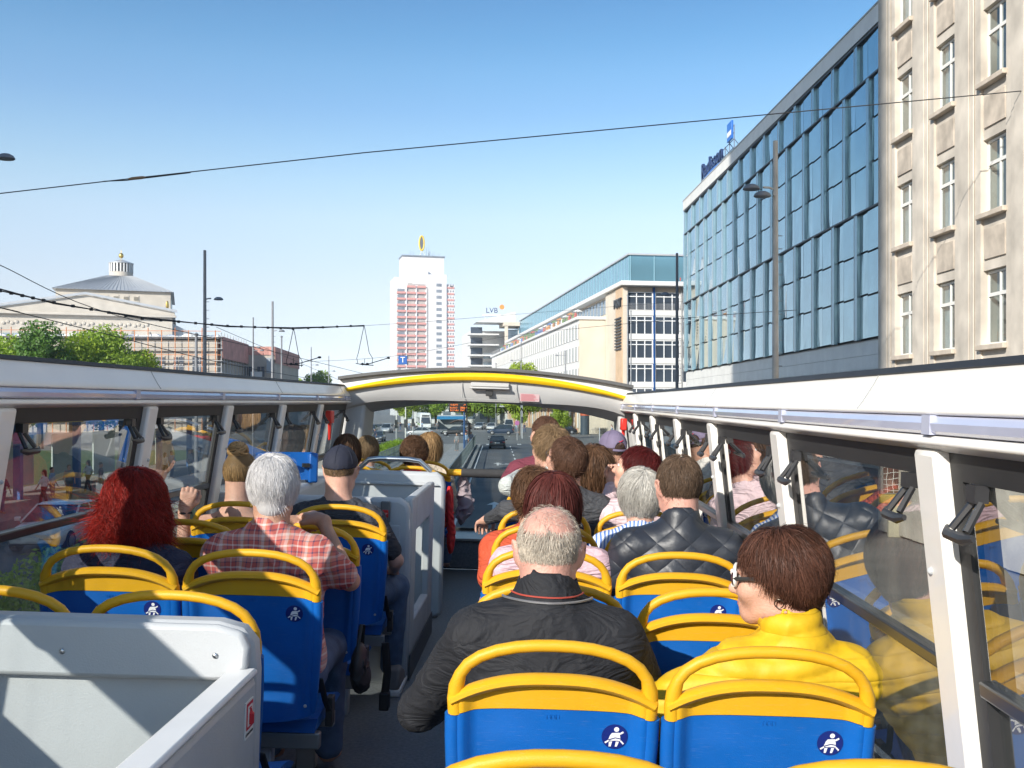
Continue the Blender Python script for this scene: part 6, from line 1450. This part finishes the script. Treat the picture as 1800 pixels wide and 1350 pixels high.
# 15 bun woman
h_bd = hair_mat('hair_blonde_brown', (.30, .185, .085), .65)
Et = ((0, -.010, .020), (.080, .102, .098))
spec = dict(base=[((0, -.016, .024), (.081, .099, .097)), ((0, -.055, .122), (.046, .043, .040))], cut=[((0, .095, -.05), (.085, .075, .115)), ((0, -.03, -.135), (.12, .12, .07))],
            strands=[dict(E=Et, n=8800, hold=True, L=.11, wdt=0.0010, thr=thr_std(.5, -.7, -.35), lift=.003, noise=.05, crown=(0, .75, -.66), grav=-1.2, comb=(0, 0, .4))])
spec['fly'] = 0
r, m = person('woman with a blonde topknot bun and bare shoulders by the left window', G, (-1.42, 5.08), (-1.490, 5.18, 1.135), skinA, M('top_black', (.02, .02, .022), .8, .1, fold=.6), spec, h_bd, yaw=-6, pitch=-4, sw=.155, female=True, vox=.0062, sleeve='none', neck='none', straps=True, seed=21, armL=((-1.66, 4.86, .80), (-1.655, 4.84, .975), (.25, -.1, .95), (.3, -.9, 0), .9))
MB().tube([Vector((r_x, r_y, .975)) for r_x, r_y in ((-.27, -.24), (-.235, -.275), (-.2, -.24), (-.235, -.205))], .005, 6, closed=True).build('bracelet', blackpl, r, smooth=True)
bn = MB(); g_ = random.Random(4)
for q_ in range(46):
    ax = Vector((g_.gauss(0, .5), g_.gauss(-.4, .5), g_.gauss(.8, .5))).normalized(); u_ = ax.orthogonal().normalized(); w_ = ax.cross(u_); a0 = g_.uniform(0, 6.28); h_ = g_.uniform(-.75, .75)
    cs = math.sqrt(1 - h_ * h_); pp = []
    for a in lin(a0, a0 + g_.uniform(1.6, 3.4), 12):
        d_ = (u_ * math.cos(a) + w_ * math.sin(a)) * cs + ax * h_; pp.append(Vector((d_.x * .049, d_.y * .046 - .055, d_.z * .043 + .122)) * 1.0)
    bn.tube(pp, [.0015] + [.0058] * 10 + [.0015], 6)
on_head(bn, m); bo = bn.build('hair_bun', h_bd, r, smooth=True); colour_tint(bo.data, [v_ for q_ in range(46) for v_ in [g_.uniform(.35, 1.0)] * 72])
# 16 navy cap man
r, m = person('man in a navy baseball cap and dark T-shirt seated behind the stair partition', G, (-.95, 5.10), (-.990, 5.20, 1.170), skinA, M('tshirt_charcoal', (.040, .042, .052), .85, .1, 14, .2, 60, fold=.6), short(3500, .012, .0011, lambda x, y, z: np.minimum(thr_std(.3, -.85, -.35)(x, y, z), .25 - z), .002, .3, .001, base=False), h_bl, yaw=-3, sw=.185, vox=.006, sleeve='short', neck='none', seed=22, amp=.005, armR=((-.695, 5.20, .72), (-.74, 5.45, .62), (-.3, .9, 0), (.3, 0, 1), .5), legR=(.225, .36, .215, .33))
cap(r, m, caps, True, False, (0, -.008, .030))
sh = MB(); pr_ = [(-.115, 0), (.165, 0), (.175, .03), (.13, .055), (.04, .085), (-.02, .115), (-.10, .11), (-.122, .04)]
sh.prism(pr_, -.042, .042, lambda u, v, w: (w + .235, u + .31, v + .028)); s1 = sh.build('shoe', M('canvas_grey', (.22, .20, .19), .9, .15, 20, .2, 200), r, bevel=.022, seg=3)
MB().prism([(-.128, 0), (.18, 0), (.188, .018), (.185, .034), (-.128, .034)], -.048, .048, lambda u, v, w: (w + .235, u + .31, v + .001)).build('sole', white_p, s1, bevel=.008)
for k in range(4): MB().tube([(.207, .335 + k * .028, .122 - k * .015), (.263, .342 + k * .028, .122 - k * .015)], .004, 5).build('lace', white_p, s1)
# 17-20 front left
jr = M('jersey_red', (.60, .02, .02), .8, .08, 12, .15, 60)
def bunlow(): 
    q = short(6500, .08, .0018, thr_std(.5, -.72, -.4), .018, .6, .014); q['base'].append(((.02, -.105, -.025), (.038, .034, .034))); q['strands'].append(dict(E=((.02, -.108, -.02), (.042, .038, .036)), n=1120, L=.09, wdt=0.0012, thr=lambda x, y, z: z + 2, lift=.005, noise=.3, hold=True, crown=(.9, .2, .3), grav=0, segs=6)); return q
r, m = person('woman with dark brown hair in a low knot and a red top, front left', G, (-.93, 7.98), (-.955, 8.05, 1.110), skinA, jr, bunlow(), h_mb, yaw=-14, pitch=-2, sw=.17, female=True, vox=.0085, seed=23, neckline=.02)
r, m = person('blond passenger in the front row seen just right of the knot of dark hair', G, (-.90, 8.66), (-.905, 8.74, 1.135), skinA, M('top_beige', (.5, .42, .32), .85, .08, fold=.6), longb(4500, .18), h_bd, yaw=-20, sw=.15, female=True, vox=.009, seed=24)
r, m = person('passenger with brown hair at the front left window behind the navy cap', G, (-1.44, 7.98), (-1.485, 8.05, 1.125), skinA, M('top_teal', (.05, .12, .14), .85, .08, fold=.6), longb(4500, .16), h_mb, yaw=5, sw=.15, female=True, vox=.009, seed=25)
r, m = person('child with fair brown hair in the front left row between seat handles', G, (-1.37, 8.66), (-1.435, 8.72, 1.085), skinA, M('top_striped', (.4, .42, .46), .85, .08, fold=.6), short(5000, .08, .0018, thr_std(.5, -.75, -.5), .01, .2, .012), h_bl, yaw=0, sw=.13, vox=.009, seed=26)
# bags and belts in the aisle
bg_ = thing('shoulder_bag', 'black bag hanging by the gangway seat of the man in plaid', 'bag', BUS @ T((-.67, 4.02, .50)) @ Matrix.Scale(.72, 4))
q = SDF().ell((0, 0, -.02), (.05, .11, .13), .03).ell((.01, .03, -.09), (.055, .10, .07), .03); link('body', q.mesh('bag', .008, gask, foldnoise(.008, 4, 20)), bg_)
MB().tube([(0, -.08, .08), (.01, -.03, .22), (.01, .05, .20), (0, .09, .08)], .010, 6, flat=.4).build('strap', gask, bg_, smooth=True)
bg2 = thing('belt_buckle_strap', 'black seat belt tail hanging into the gangway by the navy cap man', 'seat belt', BUS @ T((-.655, 4.62, .30)))
MB().tube([(0, 0, .14), (.01, .02, .0), (0, .03, -.10)], .018, 6, flat=.3, up=(1, 0, 0)).build('strap', gask, bg2); MB().box(-.022, .022, .0, .06, -.17, -.09).build('buckle', gask, bg2, bevel=.006)
jk = thing('grey_jacket', 'crumpled grey-mauve jacket hung on the seat end by the aisle bar', 'jacket', BUS @ T((-.585, 8.42, .74)))
q = SDF().ell((0, 0, .05), (.055, .07, .14), .03).ell((.03, -.02, -.05), (.06, .06, .10), .03).ell((-.01, .02, -.14), (.05, .05, .08), .03); link('cloth', q.mesh('cloth', .008, M('cloth_mauve', (.30, .25, .27), .85, .12, 12), foldnoise(.014, 6, 24)), jk)
rj = thing('red_jersey', 'red garment hanging down beside the front left gangway seat', 'garment', BUS @ T((-.655, 7.86, .62)))
q = SDF().ell((0, 0, .10), (.03, .08, .16), .03).ell((.02, .03, -.10), (.03, .07, .16), .03); link('cloth', q.mesh('cloth', .008, jr, foldnoise(.010, 7, 24)), rj)
# ================================================================== railings, tram stop, signs, passers-by
rl = M('rail_green_grey', (.10, .13, .14), .5, .1, 3, metal=.4)
def railing(x, y0, y1, label, h=1.1, zb=.2):
    t = thing('railing', label, 'railing', ST @ T((x, y0, zb)))
    n = int((y1 - y0) / 2); pm = None
    for k in range(n + 1):
        if pm is None: p = MB().box(-.03, .03, -.03, .03, 0, h).build('post', rl, t); pm = p
        else: p = pm.copy(); COL.objects.link(p); p.parent = t; p.location = (0, k * 2, 0)
    L = n * 2
    MB().cyl((0, 0, h + .02), (0, L, h + .02), .035, n=8).build('handrail', M('rail_top', (.45, .45, .42), .5, .1, metal=.5), t, smooth=30)
    for z in (.18, h * .55): MB().cyl((0, 0, z), (0, L, z), .022, n=6).build('rail_bar', rl, t)
    b = MB()
    for k in range(int(L / .25)): b.box(-.008, .008, k * .25 - .008, k * .25 + .008, .18, h)
    tag(b.build('baluster', rl, t), kind='stuff')
railing(-2.5, 24, 122, 'grey-green metal railing along the tram platform beside the bus lane')
railing(-8.75, 40, 120, 'second metal railing on the far side of the tram tracks by the hedge', 1.1, .02)
# departure board
bp = M('pole_blue', (.02, .08, .22), .5, .08)
db = thing('departure_board', 'dark departure board with orange dot text on a blue pole at the tram stop', 'sign', ST @ T((-3.3, 105, .22)))
MB().cyl((0, 0, 0), (0, 0, 5.6), .085, .075, 12).build('pole', bp, db, smooth=30)
MB().box(-1.55, .32, -.16, .1, 3.85, 4.75).build('cabinet', M('board_black', (.012, .012, .014), .5, .05), db, bevel=.03)
MB().box(-1.45, .26, -.12, .1, 4.92, 5.12).build('top_bar', M('board_black'), db)
led = M('led_orange', (.6, .12, .02), .5, .0, emit=(1, .22, .03, 1.1))
g_ = MB(); gr_ = random.Random(3)
for row, z in enumerate((4.52, 4.22, 3.96)):
    x = -1.42
    while x < .2:
        wd = gr_.choice((.06, .09, .12))
        if not (-.62 < x < -.42 or (row == 0 and -.35 < x < -.1)):
            for q in range(int(wd / .03)):
                for s_ in range(5):
                    if gr_.random() < .55: g_.box(x + q * .03, x + q * .03 + .024, -.172, -.162, z + s_ * .033, z + s_ * .033 + .027)
        x += wd + .05
g_.build('dot_text', led, db)
# shelter: dark arched frame
shl = thing('tram_shelter', 'dark arched tram shelter with glass back on the platform', 'shelter', ST @ T((-2.95, 107, .22)))
fm_ = MB()
for y in (0, 2.4, 4.8, 7.2):
    fm_.cyl((0, y, 0), (0, y, 2.5), .06, n=8); fm_.tube([(0, y, 2.5), (-.2, y, 2.8), (-.8, y, 2.95), (-1.5, y, 2.85), (-1.9, y, 2.65)], .05, 6)
fm_.build('frame', M('shelter_dark', (.06, .05, .05), .5, .1), shl)
MB().slab(lambda u, v: (-.1 - 1.8 * u, -.2 + 7.6 * v, 2.62 + .42 * math.sin(u * math.pi * .85 + .25)), lambda u, v: (-.1 - 1.8 * u, -.2 + 7.6 * v, 2.56 + .42 * math.sin(u * math.pi * .85 + .25)), lin(0, 1, 9), [0, 1]).build('roof', M('shelter_roof', (.16, .11, .09), .4, .1), shl, smooth=30)
for k in range(3): MB().box(-.02, .0, .1 + k * 2.4, 2.3 + k * 2.4, .3, 2.2).build('pane', glass_mat('shelter_glass', (.75, .8, .8), 1.6, 0, .03), shl)
# tram
tr = thing('tram', 'white and green tram coming toward the crossing', 'tram', ST @ T((-14.6, 212, 0)) @ RZ(R(6)))
tw_ = M('tram_white', (.74, .76, .76), .4, .05, 1); tgn = M('tram_green', (.28, .42, .12), .4, .05, 1)
MB().prism([(-1.15, .35), (1.15, .35), (1.18, 2.2), (1.0, 3.3), (.8, 3.45), (-.8, 3.45), (-1.0, 3.3), (-1.18, 2.2)], 0, 28, lambda u, v, w: (u, w, v)).build('body', tw_, tr, bevel=.15)
MB().hexa([(-.95, -.10, 1.25), (.95, -.10, 1.25), (.95, .2, 1.25), (-.95, .2, 1.25)], [(-.85, .0, 2.55), (.85, .0, 2.55), (.85, .25, 2.55), (-.85, .25, 2.55)]).build('windscreen', pgl, tr)
MB().box(-.75, .75, -.06, .2, 2.7, 3.0).build('destination_display', M('board_black'), tr)
MB().box(-1.22, -1.16, .3, 27, .9, 1.2).box(1.16, 1.22, .3, 27, .5, 2.9).build('side_band', tgn, tr)
for k in range(10): MB().box(-1.24, -1.17, 1 + k * 2.6, 3.2 + k * 2.6, 1.35, 2.5).build('side_window', pgl, tr)
for s_ in (-1, 1): MB().box(s_ * .55, s_ * .9, -.05, .1, .75, .95).build('headlight', M('headlight'), tr)
# traffic lights and poles
tl = M('signal_dark', (.03, .035, .035), .6, .1)
for px, py, Y, lab in ((640, 722, 118, 'traffic light pole at the left edge of the crossing'), (697, 722, 112, 'slim traffic light pole before the trees on the left'), (713, 716, 116, 'tall pale signal pole with a dark head left of the tram'), (726, 722, 125, 'signal pole next to the crowd by the tram'), (918, 712, 150, 'tall signal mast with round signs right of the windscreen lettering'), (1054, 752, 140, 'short bollard post by the parked bicycles')):
    p = pt(px, py, Y); t = thing('traffic_light', lab, 'traffic light', loc=(p.x, p.y, 0)); MB().cyl((0, 0, 0), (0, 0, max(p.z, 1.2)), .09, .07, 8).build('pole', pal if px in (713, 697) else grey_m, t)
    if px < 1000: MB().box(-.16, .16, -.2, -.09, 2.3, 3.2).build('signal_head', tl, t, bevel=.03)
p = pt(909, 740, 142); rs2 = thing('round_sign', 'round pinkish no-parking sign on a post by the crossing', 'sign', loc=(p.x, p.y, 0))
MB().cyl((0, 0, 0), (0, 0, 2.6), .05, n=6).build('post', grey_m, rs2); MB().lathe([(.001, -.02), (.32, -.02), (.32, .02), (.001, .02)], 20, (0, 0, 0), T((0, -.1, 2.4)) @ RX(R(90))).build('disc', M('sign_violet', (.40, .12, .30), .5, .05), rs2)
p = pt(977, 732, 150); rs3 = thing('round_sign', 'round blue sign on a post before the shop fronts', 'sign', loc=(p.x, p.y, 0))
MB().cyl((0, 0, 0), (0, 0, 3.2), .05, n=6).build('post', grey_m, rs3); MB().lathe([(.001, -.02), (.36, -.02), (.36, .02), (.001, .02)], 20, (0, 0, 0), T((0, -.1, 2.7)) @ RX(R(90))).build('disc', M('sign_plate_blue'), rs3)
adc = thing('advert_column', 'dark advertising column with a red top before the cream wall', 'advertising column', loc=pt(1028, 746, 172) * 1.0); adc.location.z = 0
MB().cyl((0, 0, 0), (0, 0, 3.2), .75, n=20).build('drum', M('column_dark', (.04, .06, .08), .6, .3, 2), adc, smooth=30); MB().lathe([(.8, 0), (.8, .7), (.4, .95), (.01, 1.05)], 20, (0, 0, 3.2)).build('top', M('column_red', (.45, .09, .03), .5, .08), adc, smooth=30)
# shop fronts under the terrace building
for k in range(22):
    MB().box(-5.2, -5.1, 15 + k * 4.4, 18.6 + k * 4.4, .3, 4.2).build('shop_window', pgl2 if k % 3 else M('shop_orange', (.5, .22, .08), .6, .1), pb_)
    MB().box(-5.5, -5.02, 13.8 + k * 4.4, 14.5 + k * 4.4, 0, 4.6).build('shop_pier', tan, pb_)
MB().box(-6.8, -5.0, 13.2, L, 4.55, 4.9).build('shop_canopy', whit, pb_)
# low building and blue awning behind the tram stop
wb2 = thing('white_building', 'pale building with big windows behind the tram stop and shelter', 'building', T((-30, 300, 0)) @ RZ(R(6)))
MB().box(-10, 24, 0, 20, 0, 16).build('wall', whit, wb2)
for r in range(4):
    for k in range(9): MB().box(-8.5 + k * 3.6, -6.3 + k * 3.6, -.06, -.003, 1.2 + r * 3.7, 3.5 + r * 3.7).build('window', pgl2, wb2)
aw = thing('kiosk', 'low kiosk with a blue awning left of the shelter', 'kiosk', T((-19, 226, 0)) @ RZ(R(3)) @ Matrix.Diagonal((.6, 1, .74, 1)))
MB().box(-5, 5, 0, 4, 0, 2.9).build('wall', M('kiosk_grey', (.3, .32, .33), .7, .1), aw); MB().hexa([(-5.2, -2, 2.7), (5.2, -2, 2.7), (5.2, 0, 3.5), (-5.2, 0, 3.5)], [(-5.2, -2, 2.8), (5.2, -2, 2.8), (5.2, 0, 3.6), (-5.2, 0, 3.6)]).build('awning', M('awning_blue', (.03, .22, .42), .7, .1), aw)
MB().box(-5.2, 5.2, -.05, 4.2, 3.62, 3.9).build('roof', grey_m, aw)
# ---- tram stop beside the bus, seen through the left windows
ps = thing('stop_pavilion', 'long tram stop canopy with yellow fascia and blue columns beyond the left windows', 'shelter', ST @ T((-24, 22, 0)))
MB().box(-3.5, 1.6, 0, 60, 3.9, 4.15).build('roof', grey_m, ps); MB().box(1.62, 1.8, 0, 34, 3.75, 4.35).build('fascia', M('fascia_yellow', (.62, .40, .04), .6, .06), ps); MB().box(1.62, 1.8, 34.1, 60, 3.75, 4.35).build('fascia', whit, ps)
for k in range(9): MB().box(.4, .75, 1 + k * 7, 1.35 + k * 7, 0, 3.9).build('column', M('column_blue', (.02, .12, .34), .5, .06), ps, bevel=.02)
for k in range(10): MB().box(-1.6, -1.52, 2 + k * 6, 5.6 + k * 6, .3, 3.0).build('screen', M('screen_pale', (.46, .54, .52), .25, .08), ps)
hb = thing('long_building', 'long stone station-side building behind the tram stop canopy', 'building', ST @ T((-66, -60, 0)))
MB().box(-20, 0, 0, 128, 0, 7.2).build('wall', M('station_stone', (.36, .32, .27), .85, .12, .6), hb)
for k in range(30): MB().box(.003, .1, 2 + k * 4.1, 4.4 + k * 4.1, 1, 6.2).build('window', M('station_window', (.09, .12, .14), .15, .15, .5), hb)
lawn = sheet('lawn', -60, -27, 0, 110, .012, M('lawn_green', (.07, .11, .025), .9, .3, .8, .5, 15))
# billboard on the right pavement
bb = thing('billboard', 'small yellow-footed billboard with a goal net picture on the right pavement', 'billboard', loc=(12.3, 34.6, .13), rz=R(-8))
MB().box(-.45, .45, -.12, .12, 0, 1.15).build('foot', M('stone_foot', (.50, .46, .34), .8, .1, 4), bb, bevel=.02)
MB().box(-.72, .72, -.16, .16, 1.15, 1.45).build('ledge', M('billboard_yellow', (.50, .34, .06), .6, .08), bb, bevel=.04)
MB().box(-.70, .70, -.11, .11, 1.45, 3.2).build('case', M('case_grey', (.25, .25, .24), .5, .08), bb, bevel=.03)
MB().box(-.62, .62, -.118, -.111, 1.50, 2.45).build('poster', M('poster_brown', (.10, .045, .035), .5, .5, 5), bb)
MB().box(-.62, .62, -.118, -.111, 2.46, 2.68).build('poster_band', M('poster_lime', (.42, .52, .02), .5, .05), bb); MB().box(-.62, .62, -.118, -.111, 2.69, 3.15).build('poster_head', M('board_black'), bb)
MB().box(-.52, -.08, -.124, -.119, 2.72, 3.12).build('poster_tile', white_p, bb); text('poster_text', 'PLATZ', .30, white_p, bb, T((.30, -.121, 2.84)) @ RX(R(90)), .002); text('poster_text', '26', .34, M('letter_black'), bb, T((-.30, -.126, 2.90)) @ RX(R(90)), .002)
nn = MB()
for k in range(6): nn.tube([(-.5 + k * .2 + .02 * math.sin(z * 9 + k), -.124, z) for z in lin(1.5, 2.46, 12)], .009, 4)
for k in range(5): nn.tube([(x, -.124, 1.6 + k * .19 + .03 * math.sin(x * 7 + k)) for x in lin(-.62, .62, 14)], .009, 4)
nn.build('goal_net', white_p, bb)
# bicycles by the cream wall
bk = thing('bicycle', None, 'bicycle'); tb = MB(); 
def wheel_pts(cy): return [(0, cy + .33 * math.cos(a), .34 + .33 * math.sin(a)) for a in lin(0, 6.28, 21)[:-1]]
for cy in (-.5, .5): MB().tube(wheel_pts(cy), .018, 5, closed=True).build('wheel', tyre if 0 else M('tyre'), bk)
MB().tube([(0, -.5, .34), (0, -.15, .85), (0, .38, .82), (0, -.08, .34), (0, -.15, .85)], .018, 5).tube([(0, .5, .34), (0, .38, .95)], .018, 5).build('frame', M('bike_grey', (.2, .22, .24), .4, .1, metal=.5), bk)
MB().tube([(-.25, .36, .98), (.25, .36, .98)], .014, 5).build('handlebar', grey_m, bk); MB().box(-.06, .06, -.27, -.03, .88, .93).build('saddle', gask, bk)
for k in range(8):
    b = bk if k == 0 else copy_tree(bk); p = pt(1046 + k * 4.2, 762, 176); b.location = (p.x, p.y, .13); b.rotation_euler = (0, R(6), R(80 + 20 * math.sin(k * 2.1))); tag(b, 'grey bicycle parked in the row against the cream wall', 'bicycle', 'bicycles parked against the cream wall')
# ---- passers-by: one standing and one walking figure, dressed differently
def passer(pose, shirt, trs, skin, hairm, female=False):
    t = bpy.data.objects.new('person', None); COL.objects.link(t)
    b = head_sdf(female).xf(T((0, 0, 1.62))); b.cone((0, -.03, 1.56), (0, -.02, 1.42), .055, .058, .03)
    b.ell((0, 0, 1.25), (.16, .10, .2), .05).ell((0, 0, .98), (.15, .11, .12), .06)
    st = .22 if pose == 'walk' else .04
    for s_ in (-1, 1):
        b.cone((s_ * .09, 0, .92), (s_ * .09, s_ * st * .6 + .04, .5), .08, .055, .04).cone((s_ * .09, s_ * st * .6 + .04, .5), (s_ * .09, s_ * st, .08), .052, .036, .02).cone((s_ * .09, s_ * st, .06), (s_ * .10, s_ * st + .16, .035), .04, .03, .02)
        b.cone((s_ * .18, 0, 1.40), (s_ * .24, -s_ * st * .5, 1.12), .045, .036, .03).cone((s_ * .24, -s_ * st * .5, 1.12), (s_ * .22, -s_ * st * .6 + .12, .9), .034, .025, .02).cone((s_ * .22, -s_ * st * .6 + .12, .9), (s_ * .21, -s_ * st * .6 + .18, .82), .03, .02, .01)
    link('body', b.mesh('body', .014, skin), t)
    c = SDF().ell((0, 0, 1.26), (.185, .125, .22), .06).ell((0, 0, 1.02), (.17, .125, .13), .06)
    for s_ in (-1, 1): c.cone((s_ * .16, 0, 1.41), (s_ * .24, -s_ * st * .5, 1.12), .062, .052, .04)
    link('shirt', c.mesh('shirt', .018, shirt, foldnoise(.006, 2)), t)
    q = SDF().ell((0, 0, .94), (.165, .125, .1), .05)
    for s_ in (-1, 1): q.cone((s_ * .09, 0, .92), (s_ * .09, s_ * st * .6 + .04, .5), .094, .07, .04).cone((s_ * .09, s_ * st * .6 + .04, .5), (s_ * .09, s_ * st, .12), .068, .055, .02)
    link('trousers', q.mesh('trousers', .018, trs), t)
    hh = SDF().ell((0, -.02, 1.66), (.086, .098, .09), .02)
    if female: hh.cone((0, -.05, 1.62), (0, -.08, 1.45), .075, .05, .03)
    hh.ell((0, .1, 1.58), (.08, .07, .1), .01, -1); link('hair', hh.mesh('hair', .014, hairm), t)
    return t
cm = [M('coat_grey', (.20, .21, .22), .85, .1), M('coat_navy', (.03, .04, .08), .85, .1), M('coat_white', (.62, .62, .6), .85, .1), M('coat_red', (.4, .04, .04), .85, .1), M('coat_black', (.025, .025, .03), .85, .1), M('shirt_sky', (.25, .36, .5), .85, .1)]
hsol = [M('hair_solid_dark', (.03, .02, .015), .6, .3, 40), M('hair_solid_fair', (.25, .16, .08), .6, .3, 40)]
protos = [passer('stand', cm[0], M('trousers_grey', (.12, .13, .14), .85, .1), skinA, hsol[1], True), passer('walk', cm[1], denim, skinB, hsol[0]), passer('walk', cm[2], trous, skinA, hsol[0], True), passer('stand', cm[5], denim, skinA, hsol[0])]
pg = 'people at the crossing and tram stop'
spots = []
def crowd(pi, px, py, Y, rz, label, zz=0.0, first=[0, 0, 0, 0], group=pg):
    p = pt(px, py, Y); t = protos[pi] if not first[pi] else copy_tree(protos[pi]); first[pi] += 1
    t.location = (p.x, p.y, zz); t.rotation_euler = (0, 0, R(rz)); tag(t, label, 'person', group); return t
w1 = crowd(0, 803, 770, 102, 160, 'woman in grey with a dark backpack standing on the tram platform', .23, group=None)
bpk = thing('backpack', 'dark backpack on the woman standing on the platform', 'backpack', loc=w1.location + Vector((.05, -.2, 0)), rz=R(160)); link('body', SDF().ell((0, -.0, 1.22), (.15, .09, .22), .03).mesh('pack', .02, gask), bpk); bpk.location = w1.location + Vector((.10, .17, 0)); MB().tube([(-.1, .06, 1.38), (-.1, .12, 1.3), (-.1, .07, 1.1)], .02, 5).tube([(.1, .06, 1.38), (.1, .12, 1.3), (.1, .07, 1.1)], .02, 5).build('strap', gask, bpk)
crowd(3, 819, 770, 106, 200, 'man in a light blue shirt waiting under the shelter', .23, group=None)
crowd(1, 828, 760, 109, 170, 'person in navy behind the shelter post', .23, group=None)
crowd(2, 1075, 765, 170, 100, 'person in white walking by the bicycles', .0, group=None)
crowd(3, 1076, 768, 158, 80, 'person in a blue shirt at the right edge of the crossing', .0, group=None)
crowd(1, 659, 775, 134, 180, 'person crossing by the left traffic light pole', 0, group=None)
for k, (px, Y) in enumerate(((700, 196), (704, 200), (715, 192), (719, 202), (724, 190), (728, 198), (732, 204), (908, 184), (912, 188), (922, 182), (948, 184), (955, 188), (960, 182), (1010, 184), (695, 204), (742, 206), (768, 208))):
    crowd(k % 4, px, 745, Y, 57 * k, ('fair-haired pedestrian in a grey top', 'pedestrian in a navy top and jeans', 'pedestrian in a white top and dark trousers', 'pedestrian in a light blue shirt and jeans')[k % 4] + ' in the far crowd beyond the crossing', 0)
for k in range(26):
    t = copy_tree(protos[k % 4]); v = ST @ Vector((-21.6 + 1.6 * random.random(), 24 + k * 2.2 + random.random(), 0)); t.location = v; t.rotation_euler = (0, 0, random.uniform(0, 6)); tag(t, ('fair-haired person in a grey top', 'person in a navy top and jeans', 'person in a white top and dark trousers', 'person in a light blue shirt and jeans')[k % 4] + ' under the tram stop canopy', 'person', 'people waiting under the tram stop canopy')
# ================================================================== thin summer haze over the city
hz = MB().box(-700, 700, -250, 760, -1.2, 118).build('haze', None, None); tag(hz, kind='stuff')
hm_ = bpy.data.materials.new('haze'); hm_.use_nodes = True; hn = hm_.node_tree.nodes; hn.clear()
ho = hn.new('ShaderNodeOutputMaterial'); hv = hn.new('ShaderNodeVolumePrincipled'); hv.inputs['Color'].default_value = (.86, .92, 1, 1); hv.inputs['Density'].default_value = .0003; hv.inputs['Anisotropy'].default_value = .2
hm_.node_tree.links.new(hv.outputs[0], ho.inputs['Volume']); hz.data.materials.append(hm_)
